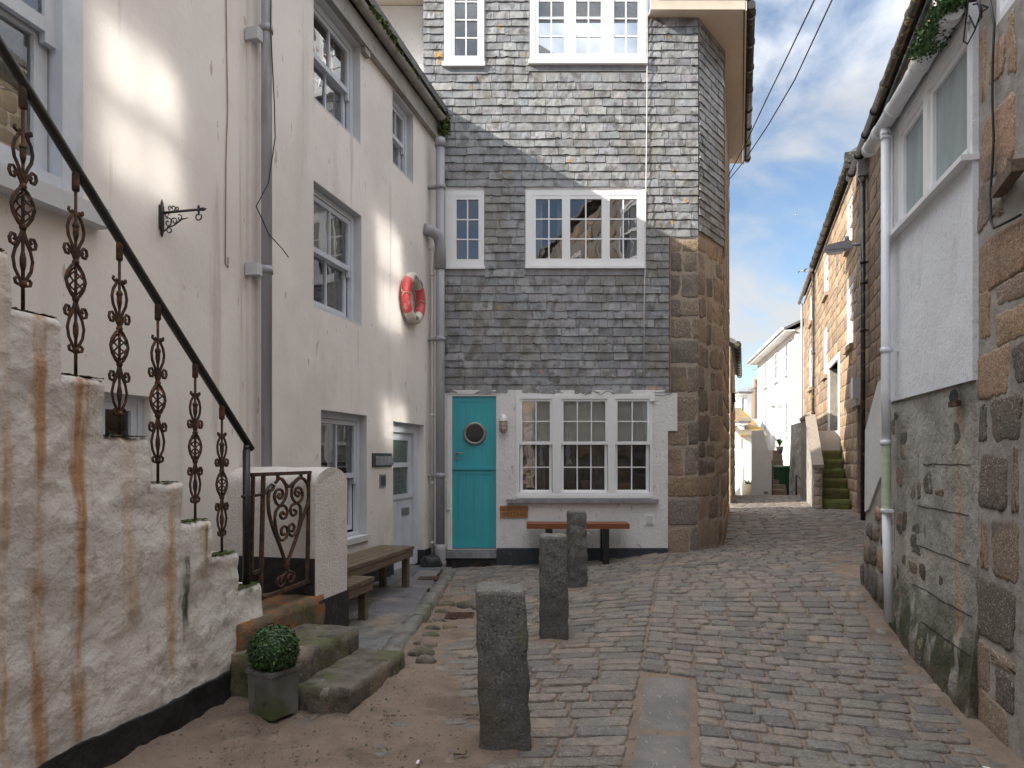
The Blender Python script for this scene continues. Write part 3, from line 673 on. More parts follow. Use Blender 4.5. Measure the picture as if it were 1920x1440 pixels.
for (cx, cz, r0, a0, a1) in ((.06, -.05, .035, 2.0, -5.5), (.11, -.045, .028, 3.5, -4), (.075, -.10, .03, 1.5, 8), (.15, -.025, .022, 2, -4), (.05, .0, .018, 0, 6), (.10, .045, .02, -1.5, 4.5), (.075, .05, .016, -1.5, -7), (.13, .04, .014, -2, 4)):
    mb.tube([Q(x, z) for x, z in spiral(cx, cz, r0, .006, a0, a1)], .0042, 5)
mb.tube([Q(.02, -.11), Q(.06, -.085), Q(.11, -.07), Q(.17, -.035), Q(.22, -.03)], [.005, .005, .005, .006, .002], 5)
mb.build('scrollwork', m_black, BK)

# ================================================================ white cottage
H2 = thing('white_cottage', 'white rendered cottage with grey sash windows and moss along its gutter', 'house', FL.p(8, -.5, 0))
uC = FL.u(820) - .005
W = [FL.rect(588, 676, 88, 272), FL.rect(736, 775, 212, 346), FL.rect(588, 678, 405, 612), FL.rect(602, 688, 779, 1004)]
W[0] = (W[0][0], W[0][1], W[0][2], 6.02); W[1] = (W[1][0], W[1][1], W[1][2], 6.0)
dr = (FL.u(737), FL.u(795), .06, FL.z(795, 797))
mb = MB(); wall(mb, FL, uB + .15, uC, -.5, 6.3, [(*o, .13) for o in W] + [(*dr, .17)])
FL.quad(mb, uB, uB + .15, -.04, -.5, 8.4); mb.poly([FL.p(uB + .15, 0, -.5), FL.p(uB + .15, -.04, -.5), FL.p(uB + .15, -.04, 6.3), FL.p(uB + .15, 0, 6.3)])
FL.box(mb, uB, uC, -5.2, -5.0, -.5, 6.3); mb.poly([FL.p(uC, 0, -.5), FL.p(uC, -5, -.5), FL.p(uC, -5, 6.3), FL.p(uC, -2.5, 7.4), FL.p(uC, 0, 6.3)])
mb.build('wall', m_render, H2)
mb = MB(); FL.box(mb, uB + .16, uC - .02, -4.9, -1.0, -.4, 6.2); mb.build('room_shade', m_dark, H2)
zpl = FL.z(792, 1032)
mb = MB(); FL.box(mb, uB + .2, dr[0] - .004, 0, .012, -.5, zpl); FL.box(mb, dr[1] + .004, uC - .003, 0, .012, -.5, zpl)
FL.box(mb, dr[1] - .012, dr[1] + .004, -.17, .012, -.5, zpl); mb.build('plinth', m_tar, H2)
mb = MB()
for (a, b, za, zb) in ((.16, -2.5, 6.42, 7.45), (-2.5, -5.2, 7.45, 6.4)):
    mb.hexa([FL.p(uB + .05, a, za), FL.p(uC + .02, a, za), FL.p(uC + .02, b, zb), FL.p(uB + .05, b, zb)] + [FL.p(uB + .05, a, za + .1), FL.p(uC + .02, a, za + .1), FL.p(uC + .02, b, zb + .1), FL.p(uB + .05, b, zb + .1)])
mb.build('roof', m_roof, H2)
mb = MB(); FL.box(mb, uB + .2, uC - .03, 0, .05, 6.06, 6.28); FL.box(mb, uB + .2, uC - .06, 0, .075, 6.02, 6.08)
for u0, z0, u1 in ((W[0][1], 5.95, W[0][1] + .12), (uB + .3, 5.95, W[0][0])): FL.box(mb, u0, u1, 0.001, .06, z0, 6.055)
mb.build('fascia', m_gutter, H2)
mb = MB()
gu0, gu1 = uB + .2, uC - .12; gz0 = 6.33; n = 7
vs = []; fs = []
for i, u in enumerate((gu0, gu1)):
    for k in range(n + 1):
        a = math.pi * k / n; vs.append(FL.p(u, .115 + .06 * math.cos(a), gz0 - .06 * math.sin(a)))
for k in range(n): fs.append((k, k + 1, n + 2 + k, n + 1 + k))
mb.add(vs, fs, (1, 1, 1), True)
for u in np.arange(gu0 + .4, gu1, .95):
    pts = [FL.p(u, .115 + .066 * math.cos(a), gz0 - .066 * math.sin(a)) for a in np.linspace(0, math.pi, 9)]; mb.tube(pts, .008, 5)
g_ = mb.build('gutter', m_gutter, H2)
# moss and weeds along the gutter
mb = MB()
for (px0, px1, h, n) in ((664, 722, .10, 500), (722, 760, .035, 90), (790, 800, .03, 30), (812, 822, .12, 200)):
    a, b = FL.u(px0), FL.u(px1)
    for _ in range(n):
        u = random.uniform(a, b); f = math.sin(math.pi * (u - a) / (b - a)) ** .5; hh = h * f
        c = FL.p(u, .12 + random.uniform(-.06, .075), gz0 - .01 + random.uniform(-.04 if px0 > 800 else 0, hh) - (.22 * random.random() ** 2 if px0 > 800 else 0))
        d1 = Vector((random.uniform(-1, 1), random.uniform(-1, 1), random.uniform(-.3, 1))).normalized() * .028; d2 = d1.cross(Vector((random.random(), random.random(), random.random()))).normalized() * .02
        c = Vector(c); mb.add([c - d1, c + d2, c + d1, c - d2], [(0, 1, 2, 3)], vary((1, 1, .8) if random.random() < .85 else (2.6, 1.3, 1.5), .4))
mp_ = mb.build('moss', m_moss, g_); mp_['kind'] = 'stuff'
for i, o_ in enumerate(W):
    ua, ub, za, zb = o_
    wn_ = window(H2, FL, ua, ub, za, zb, -.085, sash_lights(ua, ub, za, zb, .075, -.085, 2, 1), m_bluewhite, m_glass, fr=(.075, .075, .05, .07), dp=.05,
                 sill=(ua - .02, ub + .02, -.08, .03, za - .05, za + .012) if i == 3 else (ua + .002, ub - .002, -.084, -.004, za + .001, za + .03), sillm=m_greyrev)
    zm = (za + zb) / 2
    for uu in (ua + .075, ub - .12): mb = MB(); FL.box(mb, uu + .004, uu + .041, -.13, -.098, zm - .09, zm - .021); mb.build('sash_horn', m_bluewhite, wn_)
    # rendered reveal lining painted grey
    mb = MB(); FL.box(mb, ub - .004, ub + .001, -.084, -.003, za, zb); FL.box(mb, ua, ub - .005, -.084, -.003, zb - .004, zb + .001); mb.build('reveal', m_greyrev, wn_)
    mb = MB(); cloth(mb, FL, ub - .42 if i else ub - .3, ub - .1, za, zb, -.26, 3, .02); mb.build('curtain', m_curtain if i == 3 else m_lace, wn_); mb = MB()
    cloth(mb, FL, ua + .06, ua + (.4 if i > 1 else .2), za, zb, -.26, 3, .02); mb.build('curtain', m_curtain if i == 3 else m_lace, wn_)
    if i == 0:
        mb = MB(); FL.box(mb, ua + .1, ub - .1, -.24, -.22, zb - .36, zb - .24); mb.build('pelmet', m_orange, wn_)
    if i == 3:
        mb = MB(); FL.quad(mb, ua + .08, ub - .08, -.2, zm + .22, zb - .1); cloth(mb, FL, ua + .08, ub - .08, zm + .15, zm + .225, -.2, 12, .004); mb.build('blind', m_lace, wn_)
        mb = MB(); FL.box(mb, ub - .24, ub - .14, -.132, -.128, zb - .35, zb - .17); mb.build('sticker', m_navy, wn_)
        mb = MB(); FL.box(mb, ua + .13, ua + .22, -.132, -.128, zb - .3, zb - .14); mb.build('notice', m_upvc, wn_)
    if i == 2:
        mb = MB(); FL.quad(mb, ua + .08, ub - .08, -.2, zm + .05, zb); mb.build('blind', m_blind, wn_)
# front door with leaded green lights
ua, ub, za, zb = dr
mb = MB(); P = FL
FL.box(mb, ub - .15, ub, -.17, -.09, za, zb); FL.box(mb, ua, ua + .06, -.17, -.09, za, zb); FL.box(mb, ua + .06, ub - .15, -.17, -.09, zb - .12, zb)
da, db, dz = ua + .06, ub - .15, zb - .12; zs = FL.z(760, 932); zg = FL.z(760, 872)
FL.box(mb, da, db, -.17, -.125, za, zs); FL.box(mb, da, da + .1, -.17, -.128, zs, dz); FL.box(mb, db - .1, db, -.17, -.128, zs, dz)
FL.box(mb, da + .1, db - .1, -.17, -.129, dz - .1, dz); FL.box(mb, da + .1, db - .1, -.17, -.127, zg - .03, zg + .03); FL.box(mb, da, db, -.126, -.108, zs - .03, zs + .03)
for k in range(1, 5): u = da + (db - da) * k / 5; FL.box(mb, u - .004, u + .004, -.126, -.122, za + .1, zs - .05)
d_ = mb.build('door', m_bluewhite, H2)
mb = MB(); FL.quad(mb, da + .1, db - .1, -.15, zs, dz - .1); mb.build('pane', m_leaded, d_)
mb = MB()
for i in range(9):
    for j in range(6):
        u = da + .14 + (db - da - .28) * j / 5; z = zs + .12 + (dz - zs - .3) * i / 8; FL.box(mb, u - .008, u + .008, -.149, -.147, z - .016, z + .016)
mb.build('glass_pattern', m_slateplaque, d_)
mb = MB(); FL.box(mb, db - .34, db - .1, -.126, -.112, FL.z(745, 972), FL.z(745, 958)); FL.box(mb, db - .33, db - .11, -.112, -.11, FL.z(745, 969), FL.z(745, 961)); mb.build('letter_box', m_steel, d_)
mb = MB(); FL.box(mb, ua, ub, -.17, .02, za - .12, za); mb.build('threshold', m_lead, d_)
# pipes
def pipe(parent, F, u, w_, z0, z1, r, m, collars=(), name='drainpipe'):
    mb = MB(); mb.tube([F.p(u, w_, z0), F.p(u, w_, z1)], r, 14)
    for z in collars: mb.tube([F.p(u, w_, z - .03), F.p(u, w_, z + .03)], r * 1.22, 14); F.box(mb, u - .05, u + .05, 0, w_ - r * .5, z - .012, z + .012)
    return mb.build(name, m, parent)
up = FL.u(482); dp_ = pipe(H2, FL, up, .09, FL.z(482, 880), 8.5, .043, m_pipe, (FL.z(482, 58), FL.z(482, 508)))
mb = MB(); up0 = FL.u(478)
for z in (FL.z(462, 58), FL.z(462, 502)): mb = MB(); FL.box(mb, up - .12, up - .045, -.03, .085, z - .05, z + .05); mb.build('bracket', m_greyrev, dp_)
mb = MB(); mb.tube([FL.p(up, .15, 8), FL.p(up - .02, .14, FL.z(482, 60)), FL.p(up + .02, .15, FL.z(482, 200)), FL.p(up + .03, .15, FL.z(482, 260)), FL.p(up - .05, .14, FL.z(482, 350)), FL.p(up - .16, .10, FL.z(462, 390)), FL.p(up - .06, .15, FL.z(470, 440)), FL.p(up + .12, .16, FL.z(500, 470)), FL.p(up + .20, .17, FL.z(512, 487))], .005, 6); mb.build('cable', m_cable, dp_)
# grey soil pipe in the corner, with branch elbow, and thin white pipe
F_ = FL; uq = FL.u(822, .1); 
gp = pipe(H2, FL, uq - .12, .17, -.02, FL.z(822, 296), .062, m_pipe, (FL.z(822, 372), FL.z(822, 645), FL.z(822, 890)))
mb = MB(); mb.tube([FL.p(uq - .12, .17, FL.z(822, 300)), FL.p(uq - .12, .17, FL.z(822, 285))], [.078, .07], 14); mb.build('collar', m_pipe, gp); mb = MB()
mb.tube([FL.p(uq - .12, .17, FL.z(822, 520)), FL.p(uq - .12, .17, FL.z(822, 475)), FL.p(uq - .16, .15, FL.z(818, 458)), FL.p(uq - .24, .09, FL.z(810, 445)), FL.p(uq - .30, .0, FL.z(805, 438))], .08, 12); mb.build('elbow', m_pipe, gp); mb = MB()
mb.tube([FL.p(uq - .12, .17, z) for z in (-.03, .05, .09, .13, .17, .21, .25, .3)], [.075, .088, .076, .09, .075, .088, .074, .064], 14); mb.build('joint', m_pipe, gp)
mb = MB(); ut = FL.u(811, .05); mb.tube([FL.p(ut - .02, -.03, FL.z(808, 470)), FL.p(ut - .02, .05, FL.z(808, 468)), FL.p(ut, .06, FL.z(810, 482)), FL.p(ut, .05, FL.z(811, 500)), FL.p(ut, .05, .02)], .024, 10)
for y_ in (520, 640, 780, 905, 1015): mb.tube([FL.p(ut, .05, FL.z(811, y_) - .02), FL.p(ut, .05, FL.z(811, y_) + .02)], .03, 10)
mb.build('waste_pipe', m_render, H2)
# rust stain bolt etc below top window left: small fixing
# plaque and small plate
u0, z0 = FL.hit(697, 876); u1, z1 = FL.hit(733, 850)
PL = thing('wall_plaque', 'dark slate plaque with a small silver emblem, bolted by the white cottage door', 'sign', FL.p((u0 + u1) / 2, 0, z0))
mb = MB(); FL.box(mb, u0, u1, .0, .014, z0, z1); mb.build('backing', m_slateplaque, PL)
mb = MB(); FL.box(mb, u0 + .06, u1 + .015, .02, .026, z0 + .02, z1 - .035); mb.build('face_panel', m_lead, PL)
for a in (u0 + .08, u1):
    for z in (z0 + .04, z1 - .055): mb = MB(); mb.tube([FL.p(a, .01, z), FL.p(a, .036, z)], .011, 8); mb.build('bolt', m_steel, PL)
mb = MB(); ue = u0 + (u1 - u0) * .82; ze = z1 - .035
mb.prism([FL.p(ue - .045, .027, ze - .07), FL.p(ue - .012, .027, ze - .07), FL.p(ue - .012, .027, ze - .04), FL.p(ue, .027, ze + .0)], Vector((*FL.n, 0)) * .003); mb.prism([FL.p(ue + .012, .027, ze - .07), FL.p(ue + .045, .027, ze - .07), FL.p(ue + .004, .027, ze), FL.p(ue + .012, .027, ze - .04)], Vector((*FL.n, 0)) * .003); mb.build('emblem', m_silver, PL)
u0, z0 = FL.hit(711, 914); u1, z1 = FL.hit(722, 889)
NP = thing('wall_plate', 'small blank upright grey plate under the dark plaque', 'sign', FL.p(u0, 0, z0))
mb = MB(); FL.box(mb, u0, u1, 0, .012, z0, z1); mb.build('plate', m_lead, NP)
mb = MB(); FL.box(mb, u0 + .015, u1 - .015, .012, .015, z0 + .02, z1 - .02); mb.build('inset', m_slateplaque, NP)

# lifebuoy
ul, zl = FL.hit(774, 560, .07)
LB = thing('lifebuoy', 'red and white lifebuoy lettered SAILING BY, hung on the white cottage wall', 'lifebuoy', FL.p(ul, 0, zl - .33))
Rr, rr = .262, .072
def ring(a0, a1, rad, n=14, m=14):
    mb = MB(); vs = []; fs = []
    for i in range(n + 1):
        a = a0 + (a1 - a0) * i / n
        for k in range(m):
            b = 2 * math.pi * k / m; r_ = Rr + rad * math.cos(b) * .95; vs.append(FL.p(ul + r_ * math.sin(a), .08 + rad * math.sin(b) * .85, zl + r_ * math.cos(a)))
    for i in range(n):
        for k in range(m): fs.append((i * m + k, i * m + (k + 1) % m, (i + 1) * m + (k + 1) % m, (i + 1) * m + k))
    mb.add(vs, fs, (1, 1, 1), True); return mb
for a0, a1, mm, nm in ((-45, 45, m_ringwhite, 'white_band'), (45, 135, m_ringred, 'red_band'), (135, 225, m_ringwhite, 'white_band'), (225, 315, m_ringred, 'red_band')):
    ring(R(a0), R(a1), rr).build(nm, mm, LB)
def arc_text(s_, mid, span, up_):
    n = len(s_)
    for i, ch in enumerate(s_):
        if ch == ' ': continue
        a = mid + span * ((i + .5) / n - .5) * (1 if up_ else -1)
        def P(x, y, h, a=a):
            ca, sa = math.cos(a), math.sin(a); yy = y if up_ else -y; xx = x if up_ else -x
            r_ = Rr + yy; z_off = math.sqrt(max(0, 1 - ((yy) / (rr * .95)) ** 2)) * rr * .85
            return FL.p(ul + r_ * sa + xx * ca, .082 + z_off + h, zl + r_ * ca - xx * sa)
        text_mesh(ch, .075, P, 'letter', m_navy, LB, .0015, font_w=1.0)
arc_text('SAILING', R(8), R(66), True); arc_text('BY', R(183), R(22), False)
mb = MB()
for a in (R(270), R(90)):
    mb.tube([FL.p(ul + Rr * math.sin(a), .08 + .0, zl + Rr * math.cos(a))] * 1 + [FL.p(ul + (Rr + (rr + .008) * math.cos(b)) * math.sin(a), .08 + (rr + .006) * math.sin(b) * .87, zl + .01 * math.sin(3 * b)) for b in np.linspace(-.2, 3.3, 12)], .006, 6)
mb.tube([FL.p(ul - Rr - rr - .01, .05, zl + .05), FL.p(ul - Rr - rr - .028, .07, zl + .02), FL.p(ul - Rr - rr - .01, .09, zl - .0), FL.p(ul - Rr - rr - .03, .07, zl - .04)], .008, 6); mb.build('rope', m_rope, LB)

# ================================================================ tall pale house behind, over the cottage roof
H5 = thing('pale_house', 'pale rendered gable with a deep eave, rising behind the cottage gutter', 'house', (-2.3, 11, 5))
mb = MB(); mb.box(-4.6, -1.27, 10.62, 11.7, -.5, 8.42); mb.build('wall', m_facadewhite, H5)
mb = MB(); mb.box(-5.0, -1.24, 9.95, 11.8, 8.43, 8.62); mb.build('eave', m_soffit, H5)
mb = MB(); mb.prism([(-5.0, 9.98, 8.622), (-1.26, 9.98, 8.622), (-1.26, 11.7, 9.4), (-5.0, 11.7, 9.4)], (0, 0, .12)); mb.build('roof', m_roof, H5)
mb = MB(); mb.box(-1.36, -1.275, 10.59, 10.62, 7.95, 8.2); mb.build('vent', m_lead, H5)
mb = MB(); mb.tube([(-2.45, 10.63, 8.10), (-2.42, 10.45, 8.15)], .022, 8); mb.build('overflow_pipe', m_whitepipe, H5)

# ================================================================ stair up to the tall white house
STR = thing('outside_staircase', 'rough whitewashed outside staircase with rust and moss streaks down its side', 'staircase', FS.p(3.5, 0, 0))
steps = []     # (u0, u1, z)
edge = [(-120, None), (15, 470), (112, 588), (200, 707), (280, 820), (340, 907), (395, 979), (448, 1041), (492, 1100)]
zs_ = [None, -.0, 0, 0, 0, 0, 0, 0, 0]
tops = [FS.z((edge[i][0] + edge[i + 1][0]) / 2 if i else 5, edge[i + 1][1]) for i in range(len(edge) - 1)]
bounds = [FS.u(e[0]) for e in edge]
for i in range(len(tops)): steps.append((bounds[i], bounds[i + 1], tops[i]))
du = .245; u_ = bounds[0]; z_ = tops[0]
pre = []
for k in range(5): z_ += .24; pre.append((u_ - du, u_, z_)); u_ -= du
steps = pre[::-1] + steps
def lump(u, z):
    p = Vector((u * 1.9, z * 1.9, 3.1)); return .030 * mnoise.noise(p) + .016 * mnoise.noise(p * 2.7) + .007 * mnoise.noise(p * 7.5) + .004 * mnoise.noise(p * 16)
mb = MB(); dz = .022
for (a, b, zt_) in steps:
    n = max(4, int((b - a) / .022)); z0 = -.45; rows = list(np.arange(z0, zt_ - .03, dz)) + [zt_ - .026, zt_ - .012, zt_ - .003, zt_]
    vs = []; fs = []; nr = len(rows)
    for i in range(n + 1):
        u = a + (b - a) * i / n
        tz = lambda z: z + (.012 * mnoise.noise((u * 9, 1, 1)) if z > zt_ - .05 else 0)
        for z in rows:
            ed = max(0, 1 - (zt_ - z) / .03); e2 = max(0, 1 - (b - u) / .02) if True else 0
            vs.append(FS.p(u, lump(u, z) - .022 * ed ** 2, tz(z)))
        vs.append(FS.p(u, -.12, zt_ + .006 * mnoise.noise((u * 7, 4, 4)))); vs.append(FS.p(u, -.80, zt_))
    m = nr + 2
    for i in range(n):
        for k in range(m - 1): fs.append((i * m + k, (i + 1) * m + k, (i + 1) * m + k + 1, i * m + k + 1))
    mb.add(vs, fs, (1, 1, 1), True)
    zl_ = zt_ - .27; mb.poly([FS.p(b, lump(b, zt_) - .01, zt_), FS.p(b, lump(b, zl_), zl_), FS.p(b, -.8, zl_), FS.p(b, -.8, zt_)])
a, b, zt_ = steps[-1]; mb.poly([FS.p(b, lump(b, .2), -.4), FS.p(b, -.8, -.4), FS.p(b, -.8, zt_), FS.p(b, lump(b, zt_) - .01, zt_)])
mb.build('side_wall', m_stairwall, STR)
mb = MB(); vs = []; fs = []; n = 120; a, b = steps[0][0], steps[-1][1] - .01; rows = np.arange(-.45, .21, .03)
for i in range(n + 1):
    u = a + (b - a) * i / n; zt_ = .178 + .012 * mnoise.noise((u * 5, 0, 0)) + .008 * mnoise.noise((u * 17, 2, 0)) + (u - 2.6) * .012
    for k, z in enumerate(rows): zz_ = min(z, zt_); vs.append(FS.p(u, lump(u, zz_) + .007, zz_))
    vs.append(FS.p(u, lump(u, zt_) - .004, zt_ + .001))
m = len(rows) + 1
for i in range(n):
    for k in range(m - 1): fs.append((i * m + k, (i + 1) * m + k, (i + 1) * m + k + 1, i * m + k + 1))
mb.add(vs, fs, (1, 1, 1), True); mb.build('plinth', m_tar, STR)
# dark weathered nosing and moss pads along each step edge
mb = MB()
for (a, b, zt_) in steps:
    for _ in range(120):
        u = random.uniform(a, b); c = Vector(FS.p(u, random.uniform(-.10, -.012), zt_ + .004)); r_ = random.uniform(.006, .016)
        q = [c + Vector((r_ * math.cos(t), r_ * math.sin(t), random.uniform(0, .008))) for t in np.linspace(0, 5.2, 6)]
        dark = random.random() < (.75 if u < 4 else .35)
        mb.add(q, [tuple(range(6))], vary((.7, .5, .9) if dark else (1.2, 1.1, .8), .4))
mm_ = mb.build('edge_moss', m_moss, STR); mm_['kind'] = 'stuff'

# iron railing
RL = thing('stair_railing', 'black handrail on rusty scrolled iron balusters up the whitewashed stair', 'railing', FS.p(4.0, -.03, .6))
WR = -.05
h0 = FS.hit(0, 85, WR); h1 = FS.hit(471, 842, WR); sl_ = (h0[1] - h1[1]) / (h0[0] - h1[0])
mb = MB(); ue = -.2 + 1.0
hp = [FS.p(ue, WR, h1[1] + (ue - h1[0]) * sl_), FS.p(h0[0], WR, h0[1]), FS.p((h0[0] + h1[0]) / 2, WR, (h0[1] + h1[1]) / 2 - .01), FS.p(h1[0], WR, h1[1])]
mb.tube(hp, .0235, 14); mb.build('handrail', m_black, RL)
up_, zp_ = FS.hit(462, 840, WR)
mb = MB(); mb.tube([FS.p(up_, WR, .6), FS.p(up_, WR, zp_ - .01)], .024, 12); mb.tube([FS.p(up_, WR, zp_ - .02), FS.p(up_, WR, zp_ + .02)], .02, 10); mb.build('post', m_black, RL)
def baluster(F, u, zb_, zt_, w_):
    mb = MB(); H = zt_ - zb_; k = H / .90
    Z = lambda t: zb_ + H * (1 - t / 965)          # t: 0 at the rail, 965 at the step
    X = lambda x: x * .00093 * k
    P = lambda x, t, d=0: F.p(u + X(x), w_ + d, Z(t))
    col = (1, 1, 1)
    mb.tube([P(0, 965), P(0, 700), P(0, 300), P(0, 60)], [.0085, .0075, .007, .008], 6)
    mb.tube([P(0, 95), P(0, 88), P(0, 20), P(0, -6)], [.012, .018, .018, .014], 6)
    for t in (258, 428, 602, 845): mb.tube([P(0, t - 14), P(0, t), P(0, t + 14)], [.011, .016, .011], 8)
    for t in (258 - 0, 750): pass
    for t in (345 - 60, 748): mb.tube([P(0, t - 45), P(0, t - 15), P(0, t + 15), P(0, t + 45)], [.007, .0135, .0135, .007], 6)
    for sx in (-1, 1):
        # upper leaf: curl at top, bulge, outward scroll
        up = [(-30, 205), (-38, 190), (-33, 172), (-22, 172), (-10, 190), (-22, 208), (-40, 240), (-46, 275), (-40, 310), (-22, 345), (-14, 375), (-22, 400)]
        p1 = [(36, 178), (40, 192), (30, 200), (18, 190), (8, 196), (20, 212), (38, 240), (46, 275), (40, 312), (22, 345), (6, 385), (2, 428)]
        mb.tube([P(sx * x, t) for x, t in p1], .0072, 6)
        sc = [(2, 425), (14, 400), (30, 372), (44, 352), (60, 358), (64, 378), (54, 398), (40, 398), (34, 384), (42, 374)]
        mb.tube([P(sx * x, t) for x, t in sc], .0072, 6)
        ov = [(3, 432), (22, 448), (44, 480), (54, 515), (44, 552), (22, 585), (3, 600)]
        mb.tube([P(sx * x, t) for x, t in ov], .0078, 6)
        s2 = [(2, 606), (12, 640), (26, 668), (42, 686), (58, 680), (62, 660), (52, 640), (38, 642), (34, 656), (42, 664)]
        mb.tube([P(sx * x, t) for x, t in s2], .0072, 6)
        p2 = [(2, 610), (14, 660), (36, 700), (46, 740), (38, 785), (18, 820), (6, 845), (18, 850), (34, 846), (38, 830), (28, 822)]
        mb.tube([P(sx * x, t) for x, t in p2], .0072, 6)
    # twisted basket
    for q in range(4):
        pts = []
        for i in range(15):
            s_ = i / 14; r_ = 34 * math.sin(math.pi * s_) ** .8; a = q * math.pi / 2 + s_ * math.pi * 1.5
            pts.append(P(r_ * math.cos(a), 448 + 138 * s_, X(r_ * math.sin(a))))
        mb.tube(pts, .0042, 5)
    return mb
for px, py in [(-60, 470)] + ST:
    u, zb_ = FS.hit(px, py, WR); zt_ = h1[1] + (u - h1[0]) * sl_ - .02
    if px < 0: zb_ = zt_ - .9
    baluster(FS, u, zb_ - .005, zt_, WR).build('baluster', m_rust, RL)

# gate
GT = thing('iron_gate', 'rusty iron gate with heart scrollwork at the foot of the whitewashed stair', 'gate', FS.p(4.9, 0, .45))
K = lambda x, y: FS.hit(450 + x * .2014, 870 + y * .2014, WR)          # traced at its own plane
G = lambda x, y, d=0: (lambda q: FS.p(q[0], WR + d, q[1]))(K(x, y))
ufl = K(120, 100)[0]; ufr = K(650, 100)[0]; zgt = K(120, 100)[1]; zgb = K(200, 1290)[1]; zgb = .56
Gx = lambda x: FS.u(450 + x * .2014, WR)
def GP(x, t, d=0): return FS.p(Gx(x), WR + d, zgt + (zgb - zgt) * t)    # t from top to bottom
mb = MB()
def bar(mb, a, b, r=.012): mb.tube([a, b], r * 1.25, 4)
bar(mb, GP(100, 0), GP(655, 0), .014); bar(mb, GP(218, 0), GP(190, 1), .014); bar(mb, GP(645, 0), GP(625, .985), .014); bar(mb, GP(200, 1), GP(640, .985), .014)
bar(mb, GP(122, 0), GP(105, .78), .012); bar(mb, GP(105, .78), GP(195, .77), .012); mb.build('frame', m_rust, GT)
tt = lambda y: (y - 110) / (1130 if False else 1120)
def curve(pts, r=.011): 
    # smooth the traced polyline
    P_ = [Vector((x, y, 0)) for x, y in pts]; out = []
    for i in range(len(P_) - 1):
        p0, p1, p2, p3 = P_[max(i - 1, 0)], P_[i], P_[i + 1], P_[min(i + 2, len(P_) - 1)]
        for s_ in np.linspace(0, 1, 5)[:-1]:
            out.append(.5 * ((2 * p1) + (p2 - p0) * s_ + (2 * p0 - 5 * p1 + 4 * p2 - p3) * s_ ** 2 + (3 * p1 - p0 - 3 * p2 + p3) * s_ ** 3))
    out.append(P_[-1]); mb.tube([GP(p.x, tt(p.y)) for p in out], r, 6)
mb = MB()
curve([(310, 235), (300, 255), (275, 270), (262, 340), (270, 470), (310, 620), (360, 760), (410, 920), (440, 1060)], .013)
curve([(330, 195), (370, 155), (410, 185), (435, 270), (420, 350), (375, 410), (335, 380), (320, 310), (345, 262), (385, 265), (400, 310), (375, 345), (352, 325), (370, 300)])
curve([(375, 410), (335, 460), (325, 540), (340, 650), (370, 730), (410, 740), (440, 700), (440, 640), (410, 615), (385, 640), (390, 690), (415, 690)])
curve([(375, 412), (415, 420), (440, 470), (425, 530), (390, 535), (375, 500), (395, 475), (410, 500)])
curve([(390, 160), (430, 220), (460, 235), (500, 205), (550, 160), (600, 180), (635, 260), (635, 400), (600, 510), (570, 600), (520, 760), (450, 950), (440, 1060)], .013)
curve([(560, 160), (500, 215), (480, 290), (490, 360), (530, 405), (570, 380), (582, 320), (560, 262), (525, 262), (512, 310), (535, 340), (555, 320), (540, 295)])
curve([(525, 405), (560, 450), (560, 560), (535, 680), (490, 720), (455, 690), (455, 630), (485, 605), (505, 635), (495, 675), (475, 670)])
curve([(520, 408), (480, 425), (470, 480), (485, 520), (515, 515), (522, 485), (500, 470)])
curve([(440, 1050), (400, 1085), (355, 1090), (345, 1140), (375, 1180), (410, 1160), (410, 1115), (385, 1105), (372, 1135)], .010)
curve([(440, 1050), (470, 1065), (500, 1085), (497, 1140), (470, 1165), (445, 1140), (450, 1095), (475, 1090), (483, 1120)], .010)
for x in (352, 568): bar(mb, GP(x, 0), GP(x, .05), .011)
mb.build('scrollwork', m_rust, GT)
mb = MB(); mb.tube([GP(300, .13), GP(318, .10), GP(295, .085), GP(262, .11), GP(235, .16), GP(160, .165), GP(20, .165)], .010, 6); mb.build('latch', m_black, GT)
mb = MB(); bar(mb, GP(705, .06), GP(680, .99), .016); bar(mb, GP(650, .1), GP(745, .09), .010); bar(mb, GP(630, .80), GP(700, .80), .012); mb.build('hinge_post', m_rust, GT)

# low wall that ends at the gate
LW = thing('garden_wall', 'low round-topped white pebbledash wall beside the iron gate', 'wall', FS.p(5.5, -.3, .2))
ua, ub = FS.u(591), FS.u(648); zt_ = 1.425
mb = MB(); prof = [(ua, -.3)] + [(ua, zt_ - .14)] + [((ua + ub) / 2 - (ub - ua) / 2 * math.cos(t), zt_ - .14 + .14 * math.sin(t) ** .85) for t in np.linspace(.15, math.pi - .15, 11)] + [(ub, zt_ - .16), (ub, -.3)]
nn = 16; vs = []; fs = []; m = len(prof)
for i in range(nn + 1):
    w_ = .012 - .79 * i / nn
    for (u, z) in prof: k = mnoise.noise((u * 5, w_ * 5, z * 5)) * .012; vs.append(FS.p(u + k, w_ + (k if i == 0 else 0), z + k * .6))
for i in range(nn):
    for k in range(m - 1): fs.append((i * m + k, i * m + k + 1, (i + 1) * m + k + 1, (i + 1) * m + k))
mb.add(vs, fs, (1, 1, 1), True); mb.poly([vs[k] for k in range(m)][::-1]); mb.build('wall_body', m_pebble, LW)
mb = MB(); FS.box(mb, ua - .010, ua - .001, -.79, .0, -.3, .74); FS.box(mb, ua - .01, ub + .01, .013, .022, -.3, FS.z(620, 1117)); FS.box(mb, ub + .001, ub + .012, -.79, .022, -.3, .26); mb.build('plinth', m_tar, LW)

